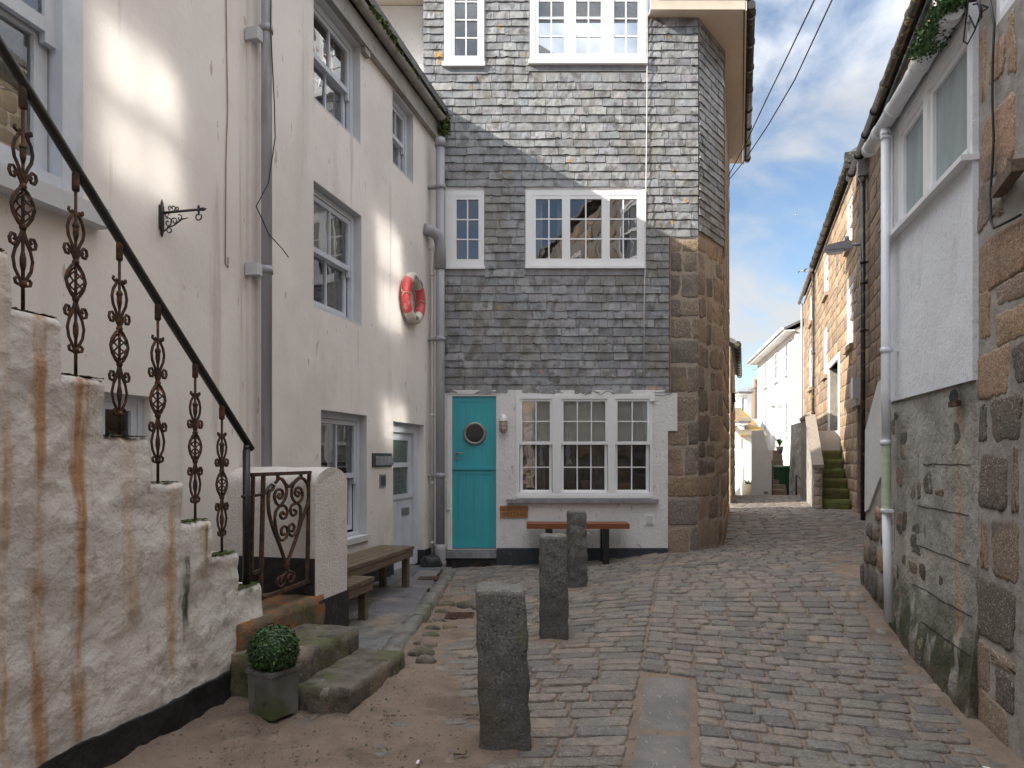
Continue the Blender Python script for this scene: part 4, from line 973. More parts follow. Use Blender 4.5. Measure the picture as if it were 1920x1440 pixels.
# entrance steps
SP = thing('stone_steps', 'three worn mossy stone steps up to the iron gate', 'steps', FS.p(4.9, .3, 0))
def slab(name, u0, u1, w0, w1, z0, z1, m, sd):
    mb = MB(); c = FS.p((u0 + u1) / 2, (w0 + w1) / 2, z0); rough_block(mb, c, (abs(w1 - w0), u1 - u0, z1 - z0), math.atan2(-.246, 1), (22, 26, 8), .012, .012, 7.0, seed=sd); return mb.build(name, m, SP)
slab('step', 4.37, 5.24, .02, .78, -.25, .137, m_stepstone, 1.0)
slab('step', 4.36, 5.20, -.5, .44, -.2, .30, m_stepstone, 5.0)
slab('step', 4.42, FS.u(604), -.78, .025, -.1, .465, m_ruststep, 9.0)

# planter with clipped box ball
pc = at(497, 1322, 3.90); rot = R(-31); zg_ = gz(pc[0], pc[1]) + .055
PT = thing('planter', 'square grey lead-look planter in the sand beside the stone steps', 'planter', (pc[0], pc[1] + .12, zg_))
mb = MB(); cx, cy = pc[0], pc[1] + .14; hw = .101
def sq(h, z): return [(cx + h * (math.cos(rot + R(45) + q * math.pi / 2)) * 1.414, cy + h * math.sin(rot + R(45) + q * math.pi / 2) * 1.414, z) for q in range(4)]
lv = [sq(hw * .95, zg_ - .03), sq(hw, zg_ + .215), sq(hw + .008, zg_ + .215), sq(hw + .008, zg_ + .24), sq(hw - .012, zg_ + .24), sq(hw - .014, zg_ + .19)]
vs = [p for l in lv for p in l]; fs = [(3, 2, 1, 0)] + [(i * 4 + k, i * 4 + (k + 1) % 4, (i + 1) * 4 + (k + 1) % 4, (i + 1) * 4 + k) for i in range(5) for k in range(4)] + [(20, 21, 22, 23)]
mb.add(vs, fs); mb.build('pot', m_lead_pot, PT)
mb = MB()
for q in range(4):
    mb = MB(); a = sq(hw * .985 + .002, zg_ + .10)[q]; b = sq(hw * .985 + .002, zg_ + .10)[(q + 1) % 4]; a, b = Vector(a), Vector(b)
    l_ = lambda t, z: tuple(a.lerp(b, t) + Vector((0, 0, z)))
    for t0, t1, z0, z1 in ((.3, .7, .045, .055), (.3, .7, -.05, -.04), (.3, .33, -.05, .05), (.67, .7, -.05, .05)): mb.poly([l_(t0, z0), l_(t1, z0), l_(t1, z1), l_(t0, z1)])
    mb.build('panel_moulding', m_lead_pot, PT)
bz = zg_ + .335; BB = thing('box_ball', 'clipped round dark green box bush growing in the lead-look planter', 'plant', (cx, cy, zg_ + .2))
mb = MB()
for _ in range(5200):
    v = Vector((random.gauss(0, 1), random.gauss(0, 1), random.gauss(0, 1))).normalized(); rr_ = .146 * (1 + .045 * mnoise.noise(v * 3.2) + .05 * mnoise.noise(v * 8)) * (random.uniform(.88, 1.0) if random.random() < .8 else (random.uniform(.6, .92) if random.random() < .8 else random.uniform(1.0, 1.09)))
    c = Vector((cx, cy, bz)) + v * rr_
    if c.z < zg_ + .2: continue
    t1 = v.cross(Vector((random.gauss(0, 1), random.gauss(0, 1), random.gauss(0, 1)))).normalized(); t1 = (t1 + v * random.uniform(-.2, .9)).normalized(); t2 = t1.cross(v).normalized(); l = random.uniform(.008, .0135); wd = l * .5
    mb.add([c - t1 * l, c + t2 * wd - t1 * l * .2, c + t2 * wd * .7 + t1 * l * .5, c + t1 * l, c - t2 * wd * .7 + t1 * l * .5, c - t2 * wd - t1 * l * .2], [(0, 1, 2, 3, 4, 5)], vary((1, 1, 1), .4) if random.random() < .9 else (1.9, 1.7, 1.2))
mb.build('foliage', m_leaf, BB)
mb = MB(); mb.lathe(cx, cy, [(.122 * math.sin(t), bz - .122 * math.cos(t)) for t in np.linspace(.05, math.pi - .05, 10)], 16, (.35, .35, .35)); mb.tube([(cx, cy, zg_ + .15), (cx, cy, bz)], .012, 6, (.5, .3, .2)); mb.build('shade_core_stem', m_leaf, BB)  # dark inner ball paints the shade between the leaves; the stem runs through it

# wooden benches
def bench(name, label, L_, D_, Hh, loc, rot, nsl, along, group):
    o = bpy.data.objects.new(name, None); COL.objects.link(o); o['label'] = label; o['category'] = 'bench'; o['_base'] = (0, 0, 0); o['group'] = group
    mb = MB(); t = .035
    if along:
        for k in range(nsl): y0 = -D_ / 2 + D_ * k / nsl; mb.box(y0 + .004, y0 + D_ / nsl - .004, -L_ / 2, L_ / 2, Hh - t, Hh, vary((1, 1, 1), .15))
    else:
        for k in range(nsl): y0 = -L_ / 2 + L_ * k / nsl; mb.box(-D_ / 2, D_ / 2, y0 + .006, y0 + L_ / nsl - .006, Hh - t, Hh, vary((1, 1, 1), .15))
    s_ = mb.build('seat', m_wood, o, loc=(0, 0, 0)); s_.parent = o
    mb = MB(); e = .04; a = .002
    for y in (-L_ / 2 + .06, L_ / 2 - .06 - e): mb.box(-D_ / 2 + .03, D_ / 2 - .03, y, y + e, Hh - t - .075, Hh - t - a)
    for x in (-D_ / 2 + .012, D_ / 2 - .012 - .03): mb.box(x, x + .03, -L_ / 2 + .02, L_ / 2 - .02, Hh - t - .08, Hh - t - a * 2)
    mb.build('rail', m_wood, o, loc=(0, 0, 0))
    for x in (-1, 1):
        for y in (-1, 1):
            mb = MB(); cx_, cy_ = x * (D_ / 2 - .075), y * (L_ / 2 - .085); h = .033; mb.box(cx_ - h, cx_ + h, cy_ - h, cy_ + h, -.02, Hh - t - a * 3); mb.build('leg', m_wood, o, loc=(0, 0, 0))
    o.location = loc; o.rotation_euler = (0, 0, rot); return o
ang = math.atan2(-.246, 1)
c = FS.p(7.02, -.43, .055); bench('wooden_bench', 'long weathered slatted wooden bench in front of the white cottage door', 1.78, .42, .47, (c[0], c[1], .045), ang, 4, True, 'weathered wooden benches')
c = FS.p(6.12, -.22, .04); bench('wooden_bench', 'short weathered wooden bench with cross slats, beside the pebbledash wall end', .62, .42, .385, (c[0], c[1], .045), ang, 6, False, 'weathered wooden benches')
# little stone figure on the long bench end is simplified to a dark rounded pebble
c = FS.p(6.62, -.58, .52); mb = MB(); rough_block(mb, c, (.05, .05, .05), .3, (4, 4, 4), .02, .006); tag(mb.build('figurine', m_bollard, loc=c), 'round grey pebble lying on the long wooden bench', 'stone')
# ================================================================ slate house
H3 = thing('slate_house', 'slate-hung house with teal stable door and stone corner, facing down the street', 'house', (1, 12, 0))
fx = lambda px: (px - 960) / 130; fz = lambda py: 1.5 + (858 - py) / 130
XL, XR = -1.27, 2.68
wtl = (fx(836), fx(906), fz(122), fz(-75)); wtr = (fx(996), fx(1208), fz(118), fz(-75))
wml = (fx(838), fx(906), fz(502), fz(363)); wmr = (fx(988), fx(1206), fz(501), fz(362))
wg = (fx(968), fx(1222), fz(934), fz(741)); dg = (fx(840), fx(931), fz(1030), fz(739))
mb = MB()
wall(mb, FF, XL, XR, -.6, 7.83, [(*wtl[:3], 7.83, .10), (*wtr[:3], 7.83, .10), (*wml, .10), (*wmr, .10), (*wg, .10), (*dg, .16)])
wall(mb, FF, XL, 1.95, 7.83, 9.9, [(wtl[0], wtl[1], 7.83, wtl[3], .10), (wtr[0], 1.93, 7.83, wtr[3], .10)])
mb.poly([(XL, 10, -.6), (XL, 12.3, -.6), (XL, 12.3, 9.9), (XL, 10, 9.9)])
b0 = (3.27, 10.76); b1 = FE.p(14.75 / FE.t[1], 0, 0)[:2]
mb.poly([(XR, 10, -.6), (*b0, -.6), (*b0, 7.83), (XR, 10, 7.83)])
mb.poly([(*b0, -.6), (*b1, -.6), (*b1, 7.83), (*b0, 7.83)])
mb.poly([(XL, 12.3, -.6), (*b1, -.6), (*b1, 7.83), (XL, 12.3, 9.9)])
mb.build('wall', m_facadewhite, H3)
mb = MB(); mb.box(XL + .1, 2.5, 10.9, 12.1, -.5, 7.7); mb.build('room_shade', m_dark, H3)
# roof, soffit, gutter
ev0 = (.332 * 9.82 + .02, 9.82); ev1 = (.332 * 14.95 + .004, 14.95); zs0 = 7.84
mb = MB(); mb.prism([(1.96, 9.82, zs0), (*ev0, zs0), (*ev1, zs0), (b1[0] - .6, 14.95, zs0), (1.96, 10.4, zs0)], (0, 0, .03))
mb.build('soffit', m_soffit, H3)
mb = MB(); mb.prism([(1.955, 9.79, zs0 - .01), (ev0[0] + .01, 9.79, zs0 - .01), (ev0[0] + .01, 9.818, zs0 - .01), (1.955, 9.818, zs0 - .01)], (0, 0, .2))
d_ = Vector((ev1[0] - ev0[0], ev1[1] - ev0[1], 0)).normalized(); n_ = Vector((d_.y, -d_.x, 0))
mb.prism([(ev0[0] + .012, 9.80, zs0 - .02), (ev1[0] + .012, 14.95, zs0 - .02), (ev1[0] + .012, 14.95, zs0 + .17), (ev0[0] + .012, 9.80, zs0 + .17)], n_ * .025)
mb.build('fascia', m_soffit, H3)
mb = MB(); mb.prism([(1.9, 9.72, 8.05), (ev0[0] + .08, 9.72, 8.05), (ev1[0] + .08, 14.9, 8.05), (ev1[0] - .9, 14.3, 8.6), (2.4, 11.0, 9.0), (1.9, 10.8, 9.0)], (0, 0, .1))
mb.prism([(XL - .1, 9.9, 9.92), (1.97, 9.9, 9.92), (1.97, 13.3, 9.92), (XL - .1, 12.3, 9.92)], (0, 0, .12)); mb.build('roof', m_roof, H3)
mb = MB(); g0 = Vector((*ev0, zs0 + .06)) + n_ * .10; g1 = Vector((*ev1, zs0 + .06)) + n_ * .10
mb.tube([g0, g1], .062, 12)
for t in np.linspace(.04, .98, 8): p = g0.lerp(g1, t); mb.tube([p - d_ * .035, p + d_ * .035], .074, 12)
gt_ = mb.build('gutter', m_darkgutter, H3)
# hung slates
mb = MB(); PALS = [(1, 1, 1), (.92, .93, .95), (1.08, 1.07, 1.06), (.84, .85, .88), (1.16, 1.14, 1.12), (.97, .95, .92), (.76, .76, .77)]
def slates(F, u0f, u1f, z0, z1, pitch, wl, blocked, w_=0.0, th=.017):
    z = z0
    while z < z1 - .02:
        p_ = pitch * random.uniform(.93, 1.07); zt = min(z + p_, z1); bl = [(b[0], b[1]) for b in blocked if b[2] < zt - .03 and b[3] > z + .03]
        a0, a1 = u0f(z), u1f(z)
        for (a, b) in spans(a0, a1, bl):
            x = a - random.uniform(0, wl[0]) * 0
            fst = random.uniform(.4, 1)
            while x < b - .01:
                l = random.uniform(*wl) * fst; fst = 1; e = min(x + l, b)
                if b - e < wl[0] * .5: e = b
                h = random.uniform(.75, 1.5) * th; tw = random.uniform(-.005, .005); j = lambda s=.004: random.uniform(-s, s)
                zb = z - .012 + j(.006); zb2 = zb + j(.005); g = .0032
                P = F.p; ja, jb = j(.003), j(.003)
                nseg = 5; zc = (zb + zt) / 2; vs = []
                xs_ = [x + g + (e - x - 2 * g) * i / nseg for i in range(nseg + 1)]
                chip = random.random() < .18; ci = random.randrange(nseg + 1)
                for i, xx in enumerate(xs_):
                    t = i / nseg; zz_ = zb + (zb2 - zb) * t + j(.0028) + (random.uniform(.008, .02) if chip and i == ci else 0)
                    ww = h + tw * (t - .5) * 2 + j(.0022)
                    vs += [P(xx, w_ - .004, zz_), P(xx, w_ + ww, zz_), P(xx, w_ + ww * .72 + j(.0022), zz_ + (zt - zz_) * .45), P(xx, w_ + .0025 + j(.0008), zt + .004)]
                fs = []
                for i in range(nseg):
                    for k in range(3): q = i * 4 + k; fs.append((q, q + 4, q + 5, q + 1))
                q = nseg * 4; fs += [(0, 1, 2, 3), (q + 3, q + 2, q + 1, q)]
                mb.add(vs, fs, vary(random.choice(PALS), .1)); x = e
        z += p_
bl = [(wtl[0] - .03, wtl[1] + .03, wtl[2] - .13, 99), (wtr[0] - .03, wtr[1] + .03, wtr[2] - .11, 99), (wml[0] - .03, wml[1] + .02, wml[2] - .10, wml[3] + .03), (wmr[0] - .03, wmr[1] + .02, wmr[2] - .10, wmr[3] + .03)]
zsp = fz(444)
slates(FF, lambda z: XL - .01 if z > 5.6 else -1.16, lambda z: (XR if z > zsp else fx(1254)) if z < 7.8 else 1.95, fz(736), 8.6, .117, (.19, .31), bl, .012)
slates(FC, lambda z: .0, lambda z: .975, fz(432), 7.83, .117, (.2, .33), [], .012)
mb.build('slate_cladding', m_slate, H3)
mb = MB(); FC.box(mb, .955, .985, -.02, .035, 4.6, 7.8); FF.box(mb, fx(1254.5), fx(1257), 0, .03, fz(736), zsp); mb.build('edge_trim', m_brickstack, H3)
# stone corner
mb = MB(); PG = [(.8, .78, .76), (.62, .6, .58), (1.0, .88, .75), (1.1, .9, .7), (.5, .48, .47), (.9, .82, .75)]
XP = fx(1250)
masonry(mb, lambda u, v, w_: FF.p(u, w_, v), XP, XR + .02, -.25, 4.62, (.26, .5), (.2, .44), .022, .008, .02, PG, rnd=.22, tilt=.003, mid=4)
masonry(mb, lambda u, v, w_: FC.p(u, w_, v), -.01, .96, -.25, 4.72, (.2, .42), (.2, .5), .03, .008, .03, [(1.1, .92, .76), (.75, .68, .6), (.95, .86, .78), (.66, .62, .58), (1.25, 1.0, .76)], rnd=.3, tilt=.003, skip=.06, mid=4)
masonry(mb, lambda u, v, w_: FE.p(u, w_, v), 10.76 / FE.t[1] + .01, 14.75 / FE.t[1], -.25, 7.8, (.26, .45), (.3, .6), .03, .02, .02, [(1.45, 1.1, .8), (1.2, .95, .7), (1.2, 1.05, .9), (1.5, 1.15, .8)], rnd=.25)
mb.build('corner_stonework', m_granite, H3)
mb = MB(); FF.box(mb, XP, XR, 0, .003, -.4, 4.66); FC.box(mb, 0, .97, 0, .004, -.4, 4.78); FE.box(mb, 10.76 / FE.t[1], 14.75 / FE.t[1], 0, .006, -.4, 7.82); mb.build('pointing', m_oldmortar, H3)
# tar stains + foot stones
# white ground-floor render, lifted off the base wall, with a stepped right edge
GO = [wg, (dg[0] - .0, dg[1], dg[2], dg[3])]
mb = MB(); wall(mb, FF, -1.0, fx(1251), fz(1028), fz(733), GO, .05, .030)
FF.box(mb, fx(1249), fx(1269), .0, .034, fz(808), fz(737)); FF.box(mb, fx(1249), fx(1251.5), .0, .029, fz(1030), fz(800)); FF.box(mb, -1.0, fx(1251), .012, .029, fz(734), fz(731.5)); mb.build('ground_floor_render', m_facadewhite, H3)
mb = MB(); FF.box(mb, dg[1] + .003, fx(1251), .0, .036, -.5, fz(1027)); mb.build('plinth', m_plinth, H3)
# windows
def casement(o_, lights, cols, rows, name='window', proud=.045, sill=None):
    ua, ub, za, zb = o_; L = []; mull = []
    n = len(lights)
    for i, (a, b) in enumerate(lights): L.append((a, b, za + .055, zb - .05, cols, rows, proud - .004, .05))
    for i in range(n - 1): mull.append((lights[i][1] - .004, lights[i + 1][0] + .004))
    return window(H3, FF, ua - .02, ub + .015, za - .005, zb + .02, proud, L, m_upvc, m_glass, fr=(lights[0][0] - ua + .02, ub + .015 - lights[-1][1], .06, .07), dp=.13, mull=mull, name=name, sill=sill, bar=.018)
o_ = casement(wml, [(fx(850), fx(904))], 2, 3, sill=(wml[0] - .025, wml[1] + .03, -.02, .065, wml[2] - .03, wml[2] + .012))
o_ = casement(wmr, [(fx(998), fx(1060)), (fx(1062), fx(1134)), (fx(1136), fx(1200))], 2, 3, sill=(wmr[0] - .03, wmr[1] + .03, -.02, .068, wmr[2] - .03, wmr[2] + .012))
mb = MB()
for a, b in ((fx(1000), fx(1018)), (fx(1046), fx(1056)), (fx(1185), fx(1198))): mb = MB(); cloth(mb, FF, a, b, wmr[2], wmr[3], -.14, 3, .02); mb.build('curtain', m_lace, o_)
mb = MB(); mb.tube([(fx(1100), 10.12, wmr[2] + .06), (fx(1100), 10.12, wmr[2] + .12), (fx(1102), 10.12, wmr[2] + .16), (fx(1099), 10.12, wmr[2] + .2)], [.03, .035, .018, .014], 8); mb.build('ornament', m_lace, o_)
o_ = casement(wtl, [(fx(846), fx(902))], 2, 5, sill=(wtl[0] - .05, wtl[1] + .03, -.02, .08, wtl[2] - .05, wtl[2] + .012))
mb = MB(); FF.quad(mb, fx(848), fx(900), -.12, fz(20), fz(-60)); mb.build('blind', m_lace, o_)
o_ = casement(wtr, [(fx(1003), fx(1064)), (fx(1073), fx(1133)), (fx(1144), fx(1202))], 2, 5, sill=(wtr[0] - .04, wtr[1] + .03, -.02, .085, wtr[2] - .05, wtr[2] + .012))
mb = MB()
for a, b, z in ((1005, 1060, 22), (1075, 1130, 22), (1146, 1200, 25)): mb = MB(); FF.quad(mb, fx(a), fx(b), -.11, fz(z), fz(-60)); mb.build('blind', m_lace, o_)
for q_ in ((wtl[0] - .08, wtl[1] + .07, .0, .030, wtl[2] - .14, wtl[2] - .04), (wtr[0] - .08, wtr[1] + .1, .0, .030, wtr[2] - .13, wtr[2] - .04), (wml[0] - .03, wml[1] + .08, .0, .028, wml[2] - .12, wml[2] - .03), (wmr[0] - .06, wmr[1] + .06, .0, .028, wmr[2] - .12, wmr[2] - .03)): mb = MB(); FF.box(mb, *q_); mb.build('lead_apron', m_lead, H3)
# triple sash on the ground floor
ua, ub, za, zb = wg; L = []; zm = fz(831)
for a, b, nc in ((974, 1036, 2), (1051, 1140, 3), (1152, 1218, 2)):
    a, b = fx(a), fx(b); L += [(a, b, zm - .02, zb - .05, nc, 2, .028, .04), (a + .008, b - .008, za + .075, zm + .018, nc, 2, -.016, .038)]
mull = [(L[0][1] - .003, L[2][0] + .003), (L[2][1] - .003, L[4][0] + .003)]
o_ = window(H3, FF, ua, ub, za, zb, .046, L, m_upvc, m_glass, fr=(L[0][0] - ua, ub - L[4][1], .085, .055), dp=.13, mull=mull, bar=.016, sill=(fx(950), fx(1232), .0, .11, fz(942), fz(935.5)), sillm=m_lead)
mb = MB()
for i in (0, 2, 4): mb = MB(); FF.quad(mb, L[i][0] + .01, L[i][1] - .01, -.085, zm + .02, zb - .02); FF.box(mb, L[i][0] + .01, L[i][1] - .01, -.09, -.075, zm + .012, zm + .03); mb.build('blind', m_blind, o_)
for q_ in ((L[0][0], L[0][1] - .1), (L[2][1] - .22, L[2][1] + .02)): mb = MB(); cloth(mb, FF, *q_, za, zm, -.16, 5, .02); mb.build('curtain', m_curtain, o_)
mb = MB()
for (a, b) in mull: 
    c = (a + b) / 2; FF.box(mb, c - .012, c + .012, .045, .053, za + .09, zb - .06)
FF.box(mb, ua + .002, ub - .002, .044, .056, za + .002, za + .05); mb.build('moulding', m_upvc, o_)
# stable door
ua, ub, za, zb = dg; ya = -.045
mb = MB(); FF.box(mb, ua - .001, ua + .062, -.15, .018, za, zb); FF.box(mb, ua + .062, ub, -.15, .016, zb - .03, zb); FF.box(mb, ub - .006, ub, -.15, .01, za, zb - .03); mb.build('door_frame', m_upvc, H3)
D0, D1 = ua + .066, ub - .008; zsplit = fz(879); zt_ = zb - .034; zb_ = fz(1028)
def leaf(z0, z1):
    mb = MB(); s_ = .075
    FF.box(mb, D0, D0 + s_, -.06, -.012, z0, z1); FF.box(mb, D1 - s_, D1, -.06, -.012, z0, z1); FF.box(mb, D0 + s_, D1 - s_, -.06, -.013, z1 - .075, z1); FF.box(mb, D0 + s_, D1 - s_, -.06, -.013, z0, z0 + (.15 if z0 < .6 else .07))
    a, b = D0 + s_, D1 - s_; c, d = z0 + (.15 if z0 < .6 else .07), z1 - .075
    n = 4
    for k in range(n): x0 = a + (b - a) * k / n; FF.box(mb, x0 + .0025, x0 + (b - a) / n - .0025, -.055, -.019, c, d)
    FF.box(mb, a, b, -.058, -.026, c, d); return mb
up_ = leaf(zsplit + .006, zt_); FF.box(up_, D0 - .002, D1 + .002, -.013, .012, zsplit - .012, zsplit + .03)
dl = up_.build('door_upper_leaf', m_teal, H3); leaf(zb_ + .006, zsplit - .004).build('door_lower_leaf', m_teal, H3)
pcx, pcz, pr = fx(890), fz(813), .165
mb = MB(); ringp = []
for i in range(33):
    a = 2 * math.pi * i / 32; ringp.append((math.cos(a), math.sin(a)))
vs = []; fs = []
prof = [(1.0, -.02), (1.0, .008), (.96, .016), (.80, .018), (.76, .010), (.76, -.02)]
for (c, s_) in ringp[:-1]:
    for (r_, w_) in prof: vs.append(FF.p(pcx + c * pr * r_, w_, pcz + s_ * pr * r_))
m = len(prof)
for i in range(32):
    for k in range(m - 1): fs.append((i * m + k, ((i + 1) % 32) * m + k, ((i + 1) % 32) * m + k + 1, i * m + k + 1))
mb.add(vs, fs, (1, 1, 1), True)
for k in range(6): a = k * math.pi / 3 + math.pi / 2; mb.tube([FF.p(pcx + .88 * pr * math.cos(a), .012, pcz + .88 * pr * math.sin(a)), FF.p(pcx + .88 * pr * math.cos(a), .026, pcz + .88 * pr * math.sin(a))], .010, 8)
po = mb.build('porthole_rim', m_steel, dl)
mb = MB(); mb.poly([FF.p(pcx + c * pr * .77, -.004, pcz + s_ * pr * .77) for c, s_ in ringp[:-1]]); mb.build('porthole_glass', mat('dark_glass', (.012, .012, .014), None, 3, .05, spec=.7), dl)
mb = MB(); hx, hz = fx(856), fz(850)
mb.tube([FF.p(hx, -.014, hz), FF.p(hx, .045, hz), FF.p(hx + .10, .05, hz + .005)], .011, 8); mb.tube([FF.p(hx, -.014, hz), FF.p(hx, .0, hz)], .028, 12); mb.tube([FF.p(hx, -.014, hz - .07), FF.p(hx, .004, hz - .07)], .028, 12); mb.build('handle', m_steel, dl)
mb = MB(); FF.box(mb, ua - .05, ub - .003, -.1, .06, za - .12, za - .025); FF.box(mb, D0, D1, -.06, -.005, za - .022, za + .015); mb.build('door_step', m_lead, H3)
mb = MB(); FF.box(mb, ua - .16, ub + .002, -.02, .02, -.5, za - .12); mb.build('step_riser', m_tar, H3)
mb = MB(); FF.box(mb, fx(1207), fx(1226), .03, .043, fz(984), fz(963))
for k in range(8): z = fz(981) + (fz(966) - fz(981)) * k / 8; mb.prism([FF.p(fx(1210), .044, z + .004), FF.p(fx(1223), .044, z + .004), FF.p(fx(1223), .056, z), FF.p(fx(1210), .056, z)], (0, 0, .006))
mb.build('vent_grille', m_upvc, H3)
mb = MB(); mb.tube([FF.p(fx(1212), .05, 8.2), FF.p(fx(1212), .06, fz(118)), FF.p(fx(1211.5), .045, fz(240)), FF.p(fx(1210), .05, fz(358)), FF.p(fx(1209), .075, fz(364)), FF.p(fx(1208), .075, fz(500)), FF.p(fx(1206.5), .05, fz(560)), FF.p(fx(1206), .055, fz(725))], .0065, 6)
mb.build('cable', m_whitecable, H3)
mb = MB(); FF.box(mb, fx(1216), fx(1226), .035, .08, fz(753), fz(739)); mb.build('junction_box', m_upvc, H3)
mb = MB(); mb.tube([FF.p(fx(1090 + 4 * i), .06, fz(738 + 3.5 * math.sin(i * .9) - 1)) for i in range(16)], .005, 5); mb.tube([FF.p(fx(1226), .06, fz(741)), FF.p(fx(1240), .06, fz(743)), FF.p(fx(1258), .05, fz(738)), FF.p(fx(1259), .05, fz(728))], .005, 5); mb.build('loose_wire', m_cable, H3)
mb = MB(); FF.box(mb, fx(838), fx(845), .0, .05, fz(956), fz(913)); mb.build('meter_cover', m_upvc, H3)
# chimney on the slate house is out of the picture; its left flank wall stays plain

# bulkhead lamp
lx, lz = fx(944), fz(795)
BL = thing('bulkhead_lamp', 'white ship style caged bulkhead wall lamp beside the teal door', 'wall lamp', FF.p(lx, .03, lz))
mb = MB(); mb.lathe(lx, 9.87, [(.0, lz + .13), (.03, lz + .125), (.05, lz + .095), (.056, lz + .055), (.056, lz + .035)], 16); FF.box(mb, lx - .03, lx + .03, .03, .1, lz + .02, lz + .12); mb.build('cap', m_upvc, BL)
mb = MB(); mb.lathe(lx, 9.87, [(.046, lz + .035), (.046, lz - .08), (.036, lz - .115), (.0, lz - .125)], 14); mb.build('glass', m_cream, BL)
mb = MB()
for z in (lz + .03, lz - .03, lz - .085): mb.tube([(lx + .052 * math.cos(a), 9.87 + .052 * math.sin(a), z) for a in np.linspace(0, 2 * math.pi, 17)[:-1]], .006, 6, closed=True)
for k in range(6):
    a = k * math.pi / 3; c, s_ = math.cos(a), math.sin(a); mb.tube([(lx + .052 * c, 9.87 + .052 * s_, lz + .035), (lx + .052 * c, 9.87 + .052 * s_, lz - .08), (lx + .038 * c, 9.87 + .038 * s_, lz - .125), (lx, 9.87, lz - .14)], .005, 5)
mb.build('cage', m_steel, BL)
# name board
u0, u1, z0, z1 = fx(938), fx(989.5), fz(970), fz(948)
SG = thing('house_sign', 'wooden house name board reading IN-BETWEEN COTTAGE, under the bulkhead lamp', 'sign', FF.p(u0, .03, z0))
mb = MB(); FF.box(mb, u0, u1, .031, .052, z0, z1); mb.build('board', m_signwood, SG)
cx_, cz_ = (u0 + u1) / 2, (z0 + z1) / 2
text_mesh('IN-BETWEEN', .074, lambda x, y, h: FF.p(cx_ + x, .0525 + h, cz_ + .038 + y), 'lettering', m_burnt, SG, .001, 1.05, .93)
text_mesh('COTTAGE', .074, lambda x, y, h: FF.p(cx_ + x, .0525 + h, cz_ - .038 + y), 'lettering', m_burnt, SG, .001, 1.1, .93)
# wall bench
BN = thing('wall_bench', 'red-brown plank bench on black trestle legs under the triple window', 'bench', (fx(1085), 9.75, .05))
zb_ = 1.5 + (858 - 979) / 130 * .975; yb0, yb1 = 9.5, 9.86; k0 = 9.5 / 10
mb = MB(); a, b = fx(988) * .952, fx(1180) * .952
for (y0, y1) in ((yb0, yb0 + .17), (yb0 + .182, yb1)): mb.box(a, b, y0, y1, zb_ - .07, zb_)
mb.build('seat', m_redwood, BN)
for (l0, l1) in ((1022, 1043), (1130, 1147)):
    mb = MB(); a, b = fx(l0) * .955, fx(l1) * .955; c = (a + b) / 2; h = .042
    for y in (9.55, 9.80): mb.box(c - h - .02, c + h - .02, y - .04, y + .04, -.1, zb_ - .072)
    mb.box(c - h, c + h - .04, 9.59, 9.76, zb_ - .16, zb_ - .074); mb.build('leg', m_black, BN)

# ================================================================ granite bollards
BO = [(948, 1412, 3.59, .82, (.262, .24), .02, .03), (1040, 1198, 5.70, .835, (.235, .22), .08, -.06), (1083, 1103, 7.7, .83, (.21, .2), .22, .10)]
LABB = ['broad granite post with a dark damp lower half, largest of the row', 'mossy granite post between the largest post and the rough-hewn one', 'pale rough-hewn granite post with a lit edge, in front of the plank bench']
for i, (px, py, d, h, sz, tp, rt) in enumerate(BO):
    c = at(px, py, d); c = (c[0], c[1] + sz[1] / 2, gz(c[0], c[1] + .1) - .08)
    mb = MB(); rough_block(mb, (0, 0, 0), (sz[0], sz[1], h + .10), rt, (12, 12, 34), .018, .012 if i < 2 else .02, 9 if i < 2 else 14, taper=tp * .3, lean=((-.03, 0), (-.004, 0), (.0, 0))[i], seed=i * 3.3 + 1, col=(1, 1, 1))
    o = mb.build('bollard', m_bollard, loc=(0, 0, 0)); o.location = c; tag(o, LABB[i], 'bollard', 'granite bollards')

# drain, black sack, cover, litter
c = at(862, 1158, 6.75); zc = gz(c[0], c[1]) + .012
DN = thing('drain_grate', 'small rusty slotted drain grate in a hollow of the setts', 'drain', (c[0], c[1], zc))
mb = MB()
for k in range(6): mb.box(c[0] - .12, c[0] + .12, c[1] - .11 + k * .04, c[1] - .092 + k * .04, zc - .02, zc + .004)
mb.build('bars', m_rust, DN)
mb = MB(); mb.box(c[0] - .14, c[0] - .12, c[1] - .13, c[1] + .13, zc - .03, zc + .006); mb.box(c[0] + .12, c[0] + .14, c[1] - .13, c[1] + .13, zc - .03, zc + .006); mb.box(c[0] - .12, c[0] + .12, c[1] + .11, c[1] + .13, zc - .03, zc + .005); mb.box(c[0] - .12, c[0] + .12, c[1] - .13, c[1] - .115, zc - .03, zc + .005); mb.build('rim', m_rust, DN)
c = FL.p(9.52, .20, .03); mb = MB(); rough_block(mb, c, (.30, .24, .17), .3, (10, 8, 6), .07, .03, 8, taper=.25, seed=4); o = mb.build('sack', m_tar, loc=c); tag(o, 'black lumpy sack at the foot of the corner pipes', 'sack')
c = at(805, 1093, 8.2); mb = MB(); mb.box(c[0] - .13, c[0] + .10, c[1] - .10, c[1] + .12, PAVZ + .005, PAVZ + .026); mb.box(c[0] - .11, c[0] + .08, c[1] - .08, c[1] + .10, PAVZ + .026, PAVZ + .030); tag(mb.build('access_cover', m_rust, loc=c), 'rusty flat cover let into the slate pavement', 'cover')
